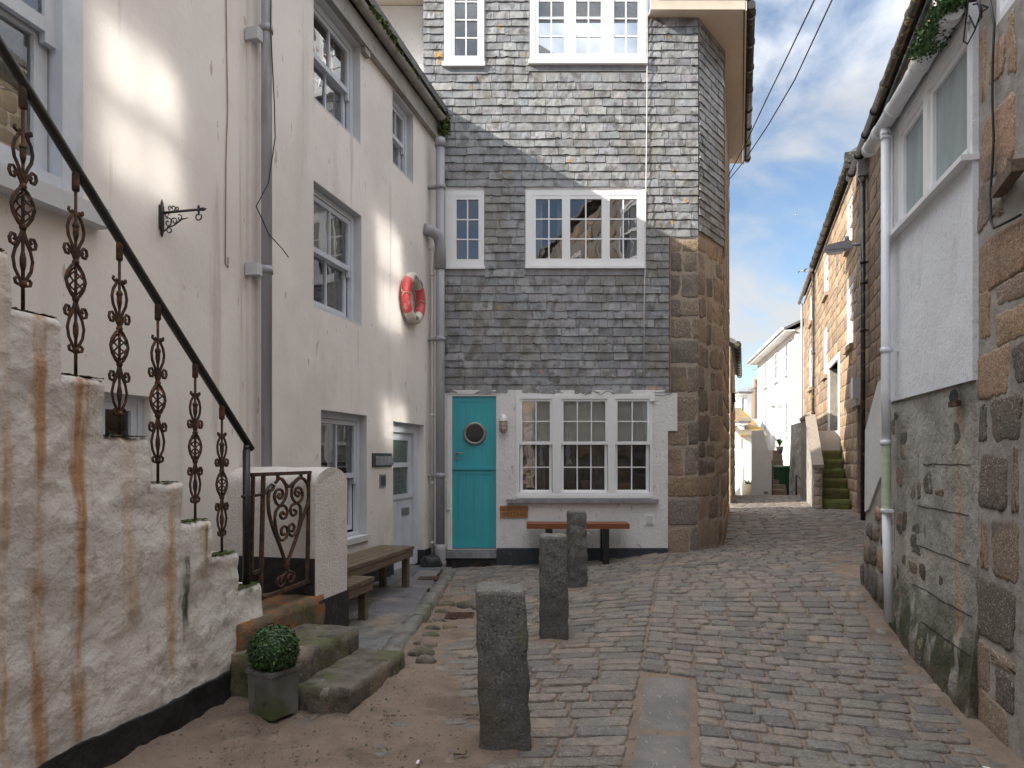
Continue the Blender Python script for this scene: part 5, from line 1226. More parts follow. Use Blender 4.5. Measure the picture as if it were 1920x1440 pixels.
# edging stones along the pavement kerb
for k, (px, py, d, s_) in enumerate(((797, 1205, 5.5, .16), (806, 1188, 5.8, .13), (790, 1222, 5.25, .17), (812, 1172, 6.1, .12), (820, 1156, 6.5, .13), (828, 1140, 6.9, .12), (838, 1126, 7.2, .16), (876, 1128, 7.2, .2), (900, 1135, 7.1, .16), (845, 1172, 6.2, .12), (800, 1236, 5.05, .12))):
    c = at(px, py, d); z = gz(c[0], c[1]); mb = MB(); rough_block(mb, (c[0], c[1], z - .09), (s_ * 1.2, s_ * .85, .125), random.uniform(-.3, .3), (6, 6, 4), .04, .02, 9, seed=k, col=vary((.9, .85, .7), .2)); tag(mb.build('edging_stone', m_stepstone, loc=(c[0], c[1], z)), 'small rounded mossy stone in the sand along the slate pavement kerb', 'stone', 'rounded stones along the pavement kerb')
mb = MB()
for _ in range(520):
    t = random.random(); px = random.uniform(330, 900); py = random.uniform(1290, 1440) if t < .75 else random.uniform(1200, 1300)
    if px > 760 and random.random() < .6: continue
    if py < 1330 and px < 600: continue
    d = 1.5 * 1300 / (py - 858); c = at(px, py, d); z = gz(c[0], c[1]) + .02 + .02 * random.random(); r_ = random.uniform(.003, .010)
    q = [(c[0] + r_ * math.cos(a) * random.uniform(.4, 1.3), c[1] + r_ * math.sin(a) * random.uniform(.5, 1.6), z + random.uniform(0, .010)) for a in np.linspace(0, 5.2, 6)]
    mb.add(q, [tuple(range(6))], random.choice(((.10, .07, .05), (.06, .05, .05), (.16, .10, .06), (.05, .07, .03))))
for _ in range(60):
    px, py, d = random.choice(((1775, 1345, 4.2), (1690, 1270, 5.0), (745, 1337, 4.0), (875, 1330, 4.05), (860, 1420, 3.5), (520, 1310, 4.3))); c = at(px + random.gauss(0, 9), py + random.gauss(0, 3), d); z = gz(c[0], c[1]) + .012; r_ = random.uniform(.006, .016)
    q = [(c[0] + r_ * math.cos(a), c[1] + r_ * .6 * math.sin(a), z + random.uniform(0, .012)) for a in np.linspace(0, 5.2, 6)]; mb.add(q, [tuple(range(6))], random.choice(((.05, .06, .02), (.08, .06, .04))))
m_litter = mat('litter', (1, 1, 1), None, 3, .9, tint=True)
o = mb.build('leaf_litter', m_litter); o['kind'] = 'stuff'; tag(o, 'dark dried seaweed and leaf scraps scattered over the sand', 'litter')
for k, (px, py, d, lab) in enumerate(((444, 1312, 4.25, 'scrap of white paper beside the lead-look planter'), (783, 1434, 3.4, 'white cigarette end on the sand by the largest granite post'), (1850, 1398, 3.72, 'white scrap on the setts near the foot of the old granite wall'))):
    c = at(px, py, d); z = gz(c[0], c[1]) + .012 + (.03 if k == 0 else 0); mb = MB(); rough_block(mb, (c[0], c[1], z), (.05 if k == 0 else .035, .03 if k == 0 else .014, .03 if k == 0 else .008), .5 + k, (5, 4, 3), .006, .006, 20, seed=k); tag(mb.build('paper_scrap', m_upvc, loc=c), lab, 'litter')
# ================================================================ right side, near: old granite wall with a white bay
H4 = thing('granite_house', 'old granite house wall of big blocks with wide smeared pointing', 'house', FR.p(3, -.5, 0))
uP = FR.u(1835); uQ = FR.u(1675)
u0 = -6.0
mb = MB(); UW = [(3.18, 4.12, 6.12, 7.54), (-.74, .16, 6.30, 7.44), (3.35, 4.30, 4.10, 5.40)]
wall(mb, FR, u0, uP, -.8, 8.3, [(-4.4, -3.3, 1.3, 2.6), (-1.6, -.6, 1.3, 2.7)] + [(*o, .06) for o in UW], .2); FR.box(mb, u0, uP, -5, -4.8, -.8, 8.3); mb.poly([FR.p(uP, 0, -.8), FR.p(uP, -5, -.8), FR.p(uP, -5, 8.3), FR.p(uP, 0, 8.3)]); mb.poly([FR.p(u0, 0, -.8), FR.p(u0, -5, -.8), FR.p(u0, -5, 8.3), FR.p(u0, 0, 8.3)]); mb.build('wall', m_mortar, H4)
for o_ in ((-4.4, -3.3, 1.3, 2.6), (-1.6, -.6, 1.3, 2.7)): window(H4, FR, *o_, -.12, sash_lights(*o_, .05, -.12), m_upvc, m_glass)
for o_ in UW: window(H4, FR, *o_, .0, sash_lights(*o_, .05, .0), m_upvc, m_oldglass)
mb = MB(); PGR = [(1.5, 1.15, .85), (1.25, 1.0, .78), (1.6, 1.2, .9), (1.05, .95, .85), (.85, .8, .78)]; PGL = [(.62, .60, .60), (.8, .72, .66), (1.2, .95, .75), (.55, .55, .57)]
PR = lambda u, v, w_: FR.p(u, w_, v)
# individual stones as they show beside the bay
def st(px0, py0, px1, py1, pal):
    a = FR.u(px0); b = FR.u(px1); z0 = FR.z((px0 + px1) / 2, py1); z1 = FR.z((px0 + px1) / 2, py0)
    a, b = sorted((a, b)); stone(mb, PR, a, b, z0, z1, .007, .022, vary(pal, .1), n=3, rnd=.2, sink=-.004, tilt=.004, mid=6)
WM = (1.25, .95, .72); DK = (.5, .48, .48); MD = (.95, .82, .72)
for s_ in ((1838, 60, 1850, 190, WM), (1856, 75, 1885, 150, WM), (1890, 20, 1905, 140, WM), (1838, 200, 1902, 320, WM), (1868, 300, 1892, 345, WM), (1836, 340, 1858, 425, MD), (1862, 375, 1882, 405, MD), (1836, 430, 1925, 535, WM),
           (1870, 520, 1930, 560, MD), (1836, 545, 1855, 640, WM), (1866, 570, 1935, 640, WM), (1835, 655, 1893, 740, WM), (1902, 640, 1960, 720, DK), (1836, 762, 1850, 832, DK), (1860, 745, 1915, 830, DK), (1836, 852, 1888, 955, DK), (1895, 840, 1912, 960, MD), (1838, 975, 1852, 1070, WM), (1860, 975, 1912, 1085, MD), (1832, 1095, 1905, 1205, DK), (1832, 1205, 1858, 1290, MD), (1858, 1225, 1905, 1258, MD), (1865, 1262, 1905, 1335, DK), (1832, 1310, 1890, 1380, MD)): st(*s_)
masonry(mb, PR, u0, FR.u(1925), -.5, 8.2, (.35, .6), (.4, .85), .11, .02, .035, PGR, blocked=[(o[0] - .1, o[1] + .1, o[2] - .1, o[3] + .1) for o in UW] + [(-4.5, -3.2, 1.2, 2.75), (-1.7, -.5, 1.2, 2.85)], rnd=.35)
masonry(mb, PR, FR.u(1925), FR.u(1838), 4.55, 8.2, (.3, .5), (.3, .5), .06, .02, .025, PGR, rnd=.35, blocked=UW)
mb.build('stonework', m_granite, H4)
mb = MB(); FR.box(mb, u0, uP, -5, .15, 8.3, 8.4); mb.build('roof', m_roof, H4)
mb = MB(); cpts = lambda L, w_=.03: [FR.p(FR.u(x), w_, FR.z(x, y)) for x, y in L]
mb.tube(cpts([(1862, -30), (1875, 45), (1872, 120), (1871, 180), (1874, 260), (1872, 300), (1868, 360), (1869, 415), (1874, 427), (1890, 420), (1925, 402)]), .0075, 6)
mb.tube(cpts([(1838, -20), (1830, 40), (1826, 75), (1834, 80), (1848, 55), (1862, 15), (1850, -10)], .06), .005, 6); mb.tube(cpts([(1826, 10), (1845, 50), (1858, 30), (1852, -15)], .05), .005, 6); mb.tube(cpts([(1845, -20), (1856, 22), (1870, 12), (1852, 4), (1842, 6)], .05), .006, 6)
mb.build('cable', m_cable, H4)
mb = MB(); a = Vector(FR.p(FR.u(1878), .02, FR.z(1878, 360))); b = Vector(FR.p(FR.u(1950), .10, FR.z(1950, 305))); mb.tube([a, b], .045, 4); mb.build('broken_timber', m_wood, H4)

# bay
BY = thing('white_bay', 'white painted wall panel with frosted windows over a stained cement wall', 'house', FR.p(5.2, -.5, 0))
zbot0, zbot1 = FR.z(1835, 705), FR.z(1675, 750); zsl = FR.z(1835, 287); zgt = 4.36
wu0, wu1 = FR.u(1829), FR.u(1690)
mb = MB(); wall(mb, FR, uP + .0, uQ, min(zbot0, zbot1) - .02, zgt, [(wu0, wu1, zsl, zgt - .03)], .1, .035)
P = FR.p
mb.poly([P(uP, .035, min(zbot0, zbot1) - .02), P(uP, -.02, min(zbot0, zbot1) - .02), P(uP, -.02, zgt), P(uP, .035, zgt)]); mb.poly([P(uQ, .035, .2), P(uQ, -2.5, .2), P(uQ, -2.5, 5.4), P(uQ, .035, zgt)])
mb.poly([P(uP, .035, min(zbot0, zbot1) - .02), P(uQ, .035, min(zbot0, zbot1) - .02), P(uQ, -.02, min(zbot0, zbot1) - .02), P(uP, -.02, min(zbot0, zbot1) - .02)])
mb.build('white_panel', m_panelwhite, BY)
mb = MB(); mb.hexa([P(uP, .10, zgt + .06), P(uQ + .05, .10, zgt + .06), P(uQ + .05, -2.6, zgt + 1.0), P(uP, -2.6, zgt + 1.0)] + [P(uP, .10, zgt + .12), P(uQ + .05, .10, zgt + .12), P(uQ + .05, -2.6, zgt + 1.06), P(uP, -2.6, zgt + 1.06)]); mb.build('roof', m_roof, BY)
mb = MB(); FR.box(mb, uP + .005, uQ + .02, .0, .055, zgt - .05, zgt + .055); mb.build('fascia', m_upvc, BY)
mb = MB(); FR.box(mb, wu0, wu1, -2.4, -.9, zsl - 1, zgt); mb.build('room_shade', m_dark, BY)
# lower wall: lumpy stained cement with dark slivers of slate showing
zp = min(zbot0, zbot1) - .021
def lump2(u, z): p = Vector((u * 2.2, z * 2.2, 7.7)); return .022 * mnoise.noise(p) + .012 * mnoise.noise(p * 3.1) + .006 * mnoise.noise(p * 8)
uW = FR.u(1620)
mb = MB(); nu = 90; rows = np.linspace(-.6, zp, 70); vs = []; fs = []
uAw, uBw = uP - .005, uQ + .02
for i in range(nu + 1):
    u = uAw + (uBw - uAw) * i / nu
    for z in rows: vs.append(FR.p(u, lump2(u, z) * min(1, (zp - z) / .1) + .012 + max(0, .35 - z) * .10, z))
    vs.append(FR.p(u, -.05, zp))
m = len(rows) + 1
for i in range(nu):
    for k in range(m - 1): fs.append((i * m + k, i * m + k + 1, (i + 1) * m + k + 1, (i + 1) * m + k))
mb.add(vs, fs, (1, 1, 1), True)
for k in range(m - 2): mb.add([vs[k], vs[k + 1], FR.p(uAw, -.1, rows[k + 1]), FR.p(uAw, -.1, rows[k])], [(0, 1, 2, 3)])
mb.build('cement_wall', m_cement, BY)
mb = MB()
for _ in range(36):
    u = uAw + (uBw - uAw) * (random.random() ** .6 if random.random() < .8 else random.random()); z = random.uniform(-.1, zp - .1)
    if u < uAw + .35 and random.random() < .8: continue
    w_, h_ = random.uniform(.03, .09), random.uniform(.025, .08)
    stone(mb, lambda a, b, c: FR.p(a, lump2(a, b) + .014 + max(0, .35 - b) * .10 + c, b), u - w_, u + w_, z - h_, z + h_, .0015, .02, vary((.34, .34, .36) if random.random() < .7 else (.8, .7, .6), .25), n=3, rnd=.4, sink=-.012)
mb.build('slate_fragment', m_granite, BY)['kind'] = 'stuff'
for zz0 in (1.45, 1.12, .80, .47, .22):
    mb = MB(); a0 = uAw + random.uniform(.05, .15); b0_ = uBw - random.uniform(.5, .9)
    mb.tube([FR.p(u, lump2(u, zz0) + .0135 + max(0, .35 - zz0) * .10, zz0 + .01 * mnoise.noise((u * 6, zz0, 0))) for u in np.linspace(a0, b0_, 24)], .0035, 4); mb.build('scored_joint', m_tar, BY)
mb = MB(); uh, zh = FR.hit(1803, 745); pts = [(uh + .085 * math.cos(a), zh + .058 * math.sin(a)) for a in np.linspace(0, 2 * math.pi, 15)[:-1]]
mb.poly([FR.p(a, .048, b) for a, b in pts]); mb.build('vent_hole_shade', m_tar, BY)  # flat black disc paints the dark inside of the hole
mb = MB(); FR.box(mb, uh - .078, uh + .078, .03, .056, zh - .062, zh - .025); mb.build('rusty_grille', m_rust, BY)
# bay window
L = [(FR.u(1830), FR.u(1752), zsl + .02, zgt - .10, 1, 1, .028, .055), (FR.u(1744), FR.u(1697), zsl + .02, zgt - .10, 1, 1, .028, .055)]
L = [(min(a, b), max(a, b), *r) for a, b, *r in L]
o_ = window(BY, FR, wu0 - .005, wu1 + .02, zsl, zgt - .052, .05, L, m_upvc, m_frost, fr=(L[0][0] - wu0 + .005, wu1 + .02 - L[1][1], .03, .06), dp=.12, mull=[(L[0][1], L[1][0])],
            sill=(uP - .012, FR.u(1677), .0, .105, zsl - .042, zsl - .004), sillm=m_upvc)
mb = MB(); FR.box(mb, wu1 + .03, uQ - .0, .036, .062, zsl + .01, zgt - .052); FR.box(mb, wu1 + .07, wu1 + .10, .062, .075, zsl + .01, zgt - .052); mb.build('boarding', m_upvc, BY)
mb = MB(); c0, c1 = FR.p(uP + .02, .135, zgt + .03), FR.p(FR.u(1628, .135), .135, zgt + .03); C0, C1 = Vector(c0), Vector(c1); mb.tube([C0, C1], .062, 14); dd = (C1 - C0).normalized()
for t in (.03, .30, .62, .82, .97): p = C0.lerp(C1, t); mb.tube([p - dd * .03, p + dd * .03], .069, 14)
gt4 = mb.build('gutter', m_whitepipe, BY)
mb = MB(); ud = FR.u(1657, .15)
mb.tube([FR.p(ud, .135, zgt + .0), FR.p(ud, .135, 2.1), FR.p(ud, .125, FR.z(1660, 832))], .037, 14)
for z in (zgt - .07, zgt - .10, FR.z(1660, 672), FR.z(1660, 832)): mb.tube([FR.p(ud, .135, z - .022), FR.p(ud, .135, z + .022)], .044, 14)
FR.box(mb, ud - .012, ud + .012, .03, .11, FR.z(1660, 672) - .015, FR.z(1660, 672) + .015)
dp4 = mb.build('drainpipe', m_whitepipe, BY)
zA, zB = FR.z(1661, 836), FR.z(1662, 950)
mb = MB(); nrg = 22; mb.tube([FR.p(ud, .13, zA + (zB - zA) * i / (2 * nrg)) for i in range(2 * nrg + 1)], [.040 if i % 2 else .0365 for i in range(2 * nrg + 1)], 14); mb.build('flexible_sleeve', m_palegreen, dp4)
mb = MB(); mb.tube([FR.p(ud, .13, zB), FR.p(ud - .01, .11, FR.z(1668, 1166, .11))], .036, 14); mb.tube([FR.p(ud, .13, zB - .02), FR.p(ud, .13, zB + .015)], .044, 14); FR.box(mb, ud - .08, ud + .06, .09, .16, zB - .012, zB + .012); mb.build('lower_pipe', m_whitepipe, dp4)
# weeds on the gutter
mb = MB()
for _ in range(3600):
    t = random.random(); px = 1735 + (1795 - 1735) * t; u = FR.u(px, .135); f = .35 + .65 * math.sin(math.pi * min(1, t * 1.05)) ** .6
    c = Vector(FR.p(u + random.gauss(0, .02), .135 + random.gauss(0, .038) + .03, zgt + .05 - random.random() ** 1.6 * .13 * f * (1 - .3 * t) + random.uniform(0, .07)))
    d1 = Vector((random.uniform(-1, 1), random.uniform(-1, 1), random.uniform(-1, 1))).normalized() * .014; d2 = d1.cross(Vector((random.random(), random.random(), random.random()))).normalized() * .010
    mb.add([c - d1, c + d2, c + d1, c - d2], [(0, 1, 2, 3)], vary((1.7, 1.7, 1.5), .5))
tag(mb.build('gutter_weeds', m_leaf, loc=FR.p(FR.u(1765), .13, zgt)), 'green weeds hanging over the white gutter above the frosted windows', 'plant')
# wing wall beyond the bay, white above and stone below, its far end sloping down
WG = thing('wing_wall', 'sloping-ended wing wall beyond the white downpipe, whitewashed above bare stone', 'wall', FR.p(6.8, -.3, 0))
pt = lambda x, y: FR.hit(x, y)
prof = [pt(1672, 700), pt(1652, 717), pt(1628, 807), pt(1627, 960), pt(1634, 955), pt(1655, 898), pt(1672, 880)]
mb = MB(); mb.prism([FR.p(u, .03, z) for u, z in prof], Vector((*FR.n, 0)) * -.3); mb.build('whitewashed_top', m_whitewash, WG)
prof = [pt(1680, 870), pt(1655, 892), pt(1627, 958), pt(1616, 1090), (FR.u(1616), -.3), (uQ - .05, -.3)]
mb = MB(); mb.prism([FR.p(u, .012, z) for u, z in prof], Vector((*FR.n, 0)) * -.3); mb.build('stone_base', m_cement, WG)
mb = MB(); ulim = FR.u(1618)
def keepw(u, v):
    zz_ = np.interp(u, [FR.u(1672), FR.u(1655), FR.u(1627), FR.u(1618)], [pt(1672, 885)[1], pt(1655, 905)[1], pt(1629, 968)[1], pt(1618, 1075)[1]]); return v < zz_ - .12
masonry(mb, PR, uQ - .02, ulim, -.15, 1.45, (.16, .30), (.14, .3), .04, .032, .025, PGL + [(.4, .4, .42), (1.2, 1.0, .7)], keep=keepw, rnd=.4); mb.build('stonework', m_granite, WG)

# ================================================================ granite houses further up on the right
H6 = thing('granite_house', 'shaded granite house behind the white bay, with lichened gutter and black downpipe', 'house', FG.p(12, -.5, 0))
uG = lambda d: d / FG.t[1]
ua6, ub6 = uG(7.2), uG(14.75)
w6 = [FG.rect(1655, 1671, 530, 640, 1671), FG.rect(1655, 1671, 290, 400, 1671)]
do6 = (FG.u(1617), FG.u(1600.5), .3, FG.z(1608, 762))
mb = MB(); wall(mb, FG, ua6, ub6, -.4, 7.45, [(*o, .15) for o in w6] + [(*do6, .5)]); FG.box(mb, ua6, ub6, -5, -4.8, -.4, 7.45); mb.poly([FG.p(ua6, 0, -.4), FG.p(ua6, -5, -.4), FG.p(ua6, -5, 7.45), FG.p(ua6, -2.5, 8.8), FG.p(ua6, 0, 7.45)]); mb.build('wall', m_oldmortar, H6)
PGo = lambda u, v, w_: FG.p(u, w_, v)
PGOLD = [(1, 1, 1), (.85, .82, .8), (1.15, 1.05, .95), (.7, .66, .64), (1.2, 1.15, 1.1), (.95, .85, .75), (1.05, .9, .8)]; PSHADE = [(.8, .76, .74), (.68, .66, .66), (.95, .88, .82), (.58, .56, .56)]  # second set is darkened, painting shade into the shadowed house's stones
mb = MB(); masonry(mb, PGo, ua6, ub6, -.1, 7.4, (.24, .36), (.3, .62), .024, .011, .018, PSHADE, mid=3, blocked=[(o[0] - .04, o[1] + .04, o[2] - .05, o[3] + .05) for o in w6] + [do6], rnd=.2); mb.build('stonework', m_goldstone, H6)
for o_ in w6: window(H6, FG, *o_, -.02, sash_lights(*o_, .06, -.02), m_upvc, m_glass, fr=.07, sill=(o_[0] - .05, o_[1] + .05, -.05, .06, o_[2] - .08, o_[2] - .004), sillm=m_granite)
mb = MB(); FG.box(mb, do6[0] - .1, do6[1] + .1, .0, .06, do6[3], do6[3] + .22); mb.build('lintel', m_granite, H6)
mb = MB(); FG.box(mb, ua6 + .2, ub6 - .2, -4.6, -.55, 0, 7); mb.build('room_shade', m_dark, H6)
def roofs(H, F, a, b, z, m):
    mb = MB()
    for (w0, w1, z0, z1) in ((.14, -2.5, z, z + 1.5), (-2.5, -5.2, z + 1.5, z)):
        mb.hexa([F.p(a, w0, z0), F.p(b, w0, z0), F.p(b, w1, z1), F.p(a, w1, z1)] + [F.p(a, w0, z0 + .1), F.p(b, w0, z0 + .1), F.p(b, w1, z1 + .1), F.p(a, w1, z1 + .1)])
    return mb.build('roof', m, H)
def gutter(H, F, a, b, z, m, r=.06, w_=.16, step=.9):
    mb = MB(); A, B = Vector(F.p(a, w_, z)), Vector(F.p(b, w_, z)); mb.tube([A, B], r, 12); d = (B - A).normalized(); n = max(2, int((B - A).length / step))
    for i in range(n + 1): p = A.lerp(B, (i + .3) / (n + .6)); mb.tube([p - d * .03, p + d * .03], r * 1.2, 12)
    return mb.build('gutter', m, H)
roofs(H6, FG, ua6 - .1, ub6, 7.55, m_roof); gutter(H6, FG, ua6, ub6 - .1, 7.42, m_darkgutter, .07, .17)
mb = MB(); FG.box(mb, ua6, ub6 - .1, 0, .04, 7.25, 7.44); mb.build('fascia', m_darkgutter, H6)
mb = MB(); uv = FG.u(1752, .12); mb.tube([FG.p(uv, .17, 7.36), FG.p(uv + .02, .1, 7.0), FG.p(uv + .05, .06, 5.4)], .035, 10); mb.build('feed_pipe', m_steel, H6)
ud6 = FG.u(1618, .1); 
dp6 = pipe(H6, FG, ud6, .10, -.1, 7.1, .045, m_darkgutter, (FG.z(1618, 630), FG.z(1618, 545), FG.z(1618, 508)))
mb = MB(); FG.box(mb, ud6 - .10, ud6 + .10, .01, .2, 6.95, 7.25); mb.tube([FG.p(ud6, .11, 6.95), FG.p(ud6, .1, 6.85)], [.09, .05], 8); mb.build('hopper', m_steel, dp6)
mb = MB()
for y_ in (358, 545): z = FG.z(1618, y_); mb.tube([FG.p(ud6 - .25, .06, z), FG.p(ud6 + .35, .06, z)], .014, 6)
mb.build('bracket', m_rust, dp6)
mb = MB(); u, z = FG.hit(1613, 728); FG.box(mb, u - .14, u + .14, .0, .16, z - .22, z + .22); mb.build('meter_box', m_greyrev, H6)
# street light on the black pipe
u, z = FG.hit(1606, 462, .2); LP = thing('street_light', 'grey street light on an arm, fixed to the black downpipe', 'street lamp', FG.p(ud6, .1, z))
mb = MB(); mb.tube([FG.p(ud6 + .05, .1, z + .02), FG.p(ud6 + .05, .34, z + .03)], .03, 8); mb.build('arm', m_pipe, LP)
mb = MB(); mb.prism([FG.p(ud6 - .09, .28, z - .06), FG.p(ud6 - .09, .34, z + .10), FG.p(ud6 - .09, .72, z + .04), FG.p(ud6 - .09, .80, z - .02), FG.p(ud6 - .09, .78, z - .06)], Vector((*FG.t, 0)) * .22); mb.tube([FG.p(ud6 + .02, .38, z + .1), FG.p(ud6 + .02, .38, z + .19)], .04, 8); mb.build('lamp_head', m_pipe, LP)
mb = MB(); mb.prism([FG.p(ud6 - .08, .42, z - .062), FG.p(ud6 - .08, .76, z - .062), FG.p(ud6 - .08, .70, z - .12), FG.p(ud6 - .08, .46, z - .12)], Vector((*FG.t, 0)) * .2); mb.build('lamp_glass', m_frost, LP)

H7 = thing('granite_house', 'tall sunlit golden granite house with white sash windows', 'house', FG.p(20, -.5, 0))
ua7, ub7 = uG(14.78), uG(28)
def rg(x0, x1, yt, yb): return FG.rect(x0, x1, yt, yb, x1)
w7 = [rg(1600, 1588.5, 545, 655), rg(1598, 1589, 385, 470), rg(1551, 1545, 620, 707), rg(1553, 1546, 490, 560), rg(1523, 1518, 655, 730), rg(1524, 1519, 558, 610)]
do7 = (FG.u(1574), FG.u(1556), FG.z(1556, 846), FG.z(1556, 692))
mb = MB(); wall(mb, FG, ua7, ub7, -.8, 7.85, [(*o, .13) for o in w7] + [(*do7, .45)]); FG.box(mb, ua7, ub7, -5, -4.8, -.8, 7.85)
for u_ in (ua7, ub7): mb.poly([FG.p(u_, 0, -.8), FG.p(u_, -5, -.8), FG.p(u_, -5, 7.85), FG.p(u_, -2.5, 9.3), FG.p(u_, 0, 7.85)])
mb.build('wall', m_oldmortar, H7)
mb = MB(); masonry(mb, PGo, ua7 + .01, ub7, -.5, 7.8, (.24, .36), (.3, .62), .024, .013, .018, PGOLD, blocked=[(o[0] - .05, o[1] + .05, o[2] - .05, o[3] + .05) for o in w7] + [(do7[0] - .12, do7[1] + .12, do7[2] - 2.5, do7[3] + .12)], rnd=.2); mb.build('stonework', m_goldstone, H7)
for o_ in w7: window(H7, FG, *o_, -.01, sash_lights(*o_, .06, -.01, 2, 2), m_upvc, m_darkglass, fr=.075, sill=(o_[0] - .08, o_[1] + .08, -.05, .09, o_[2] - .12, o_[2] - .004), sillm=m_goldstone)
mb = MB(); a, b, c, d = do7; FG.box(mb, a - .13, a, -.3, .04, c - .3, d); FG.box(mb, b, b + .13, -.3, .04, c - .3, d); FG.box(mb, a - .13, b + .13, -.3, .045, d, d + .16); mb.build('door_surround', m_whitewash, H7)
mb = MB(); FG.box(mb, a, b, -.44, -.38, c, d); mb.build('door', m_bluewhite, H7)
mb = MB(); FG.box(mb, ua7 + .2, ub7 - .2, -4.6, -.6, 0, 7.5); mb.build('room_shade', m_dark, H7)
roofs(H7, FG, ua7 - .02, ub7 + .1, 7.95, m_roof); gutter(H7, FG, ua7 - .1, uG(23), 7.85, m_darkgutter, .07, .17, .8); gutter(H7, FG, uG(23.1), ub7 + .15, 7.78, m_steel, .06, .17, .8)
pipe(H7, FG, FG.u(1530), .09, -.1, 7.8, .05, m_darkgutter, (3, 5)); pipe(H7, FG, ub7 - .1, .09, -.5, 7.7, .045, m_pipe, (3, 5))
mb = MB(); FG.box(mb, ua7 - .06, ua7 + .1, -.4, .25, 7.75, 8.02); mb.build('fascia', m_darkgutter, H7)

# steps up to the granite house door
S7 = thing('granite_steps', 'mossy stone steps between rough parapets up to the sunlit granite house', 'steps', FG.p(17, .4, .3))
d0 = 15.45; n = 6; z0 = gz(*FG.p(uG(d0), .4, 0)[:2]) - .02; ztop = do7[2]; rise = (ztop - z0) / n; us0 = uG(d0)
for k in range(n):
    mb = MB(); c = FG.p(us0 + .34 * k + .6 + (n - k) * 0, .33, z0 - .4); c = FG.p((us0 + .34 * k + us0 + 3.6) / 2, .31, z0 - .3 + rise * k - .0)
    rough_block(mb, c, (.60, us0 + 3.6 - (us0 + .34 * k), rise + .3 - .003 * 0), math.atan2(-.335, 1), (8, 12, 6), .012, .012, 6, seed=k); mb.build('step', m_mossstone, S7)
mb = MB(); wA, wB = .62, .80
P = FG.p; zc = lambda y, d: 1.5 + (858 - y) / 1300 * d
pr = [(us0 - .05, z0 - .4), (us0 - .05, zc(878, d0)), (us0 + 1.9, zc(783, 17.4)), (us0 + 3.7, zc(783, 17.4)), (us0 + 3.7, z0 - .4)]
mb.prism([P(u, wA, z) for u, z in pr], Vector((*FG.n, 0)) * (wB - wA)); 
mb.build('parapet', m_cement2 if 'm_cement2' in globals() else mat('mottled_render', (.36, .34, .31), (.25, .23, .20), 3, .9, bump=[(9, (1, 1, 1), .02)], layers=[((.60, .57, .52), 6, (1, 1, 1), .55, .65, .5, None), ((.10, .09, .07), 5, (1, 1, .4), .58, .7, .6, None)]), S7)
mb = MB(); mb.prism([P(us0 - .09, wA - .03, zc(878, d0)), P(us0 + 1.9, wA - .03, zc(783, 17.4)), P(us0 + 3.75, wA - .03, zc(783, 17.4)), P(us0 + 3.75, wA - .03, zc(783, 17.4) + .08), P(us0 + 1.9, wA - .03, zc(783, 17.4) + .08), P(us0 - .09, wA - .03, zc(878, d0) + .08)], Vector((*FG.n, 0)) * .24); mb.build('coping', m_granite, S7)
mb = MB(); masonry(mb, lambda u, v, w_: (lambda q: (q[0], q[1], v))(FG.p(us0 - .055 - w_, u, 0)), wA + .01, wB - .01, z0 - .1, zc(880, d0), (.1, .2), (.16, .2), .02, .015, .01, [(1.6, 1.5, 1.3), (1.3, 1.2, 1.0)], rnd=.3); mb.build('pier_stones', m_granite, S7)
mb = MB(); FG.box(mb, us0 + 2.1, us0 + 2.2, .02, .6, ztop, ztop + .5); mb.build('landing_wall', m_whitewash, S7)

# ================================================================ white house beyond
H8 = thing('white_house', 'bright sunlit white house with sash windows at the bend of the street', 'house', FW.p(4, -.5, 0))
ub8 = 10.3; ze = 6.8
def rw(x0, x1, yt, yb): return FW.rect(1320 + x0 * .3056, 1320 + x1 * .3056, 540 + yt * .3056, 540 + yb * .3056, 1320 + x1 * .3056)
w8 = [rw(372, 388, 432, 600), rw(434, 454, 382, 565), rw(502, 528, 315, 515), rw(372, 388, 735, 880), rw(502, 524, 682, 900)]
d8 = rw(408, 440, 712, 985); t8 = rw(457, 474, 700, 950)
mb = MB(); wall(mb, FW, 0, ub8, -1.6, ze, [(*o, .12) for o in w8] + [(*d8, .35), (*t8, .35)]); FW.box(mb, 0, ub8, -5, -4.9, -1.6, ze)
for u_ in (0, ub8): mb.poly([FW.p(u_, 0, -1.6), FW.p(u_, -5, -1.6), FW.p(u_, -5, ze), FW.p(u_, -2.5, ze + 1.2), FW.p(u_, 0, ze)])
mb.build('wall', m_whitewash, H8)
for o_ in w8: window(H8, FW, *o_, .02, [(o_[0] + .07, o_[1] - .07, (o_[2] + o_[3]) / 2 - .02, o_[3] - .07, 2, 2, .036, .05), (o_[0] + .075, o_[1] - .075, o_[2] + .07, (o_[2] + o_[3]) / 2 + .02, 2, 2, .030, .05)], m_greyrev, m_darkglass, fr=.08, sill=(o_[0] - .1, o_[1] + .1, -.05, .1, o_[2] - .1, o_[2]), sillm=m_whitewash)
mb = MB(); FW.box(mb, d8[0], d8[1], -.24, -.18, d8[2], d8[3]); mb.build('door', m_upvc, H8)
mb = MB(); FW.box(mb, t8[0], t8[1], -.24, -.12, t8[2], t8[3]); mb.build('blue_door', m_paleblue, H8)
mb = MB(); FW.box(mb, .2, ub8 - .2, -4.7, -.5, -1, ze - .2); mb.build('room_shade', m_dark, H8)
mb = MB()
for (w0, w1, za, zb) in ((.45, -2.5, ze - .05, ze + 1.3), (-2.5, -5.3, ze + 1.3, ze)): mb.hexa([FW.p(-.15, w0, za), FW.p(ub8 + .3, w0, za), FW.p(ub8 + .3, w1, zb), FW.p(-.15, w1, zb)] + [FW.p(-.15, w0, za + .1), FW.p(ub8 + .3, w0, za + .1), FW.p(ub8 + .3, w1, zb + .1), FW.p(-.15, w1, zb + .1)])
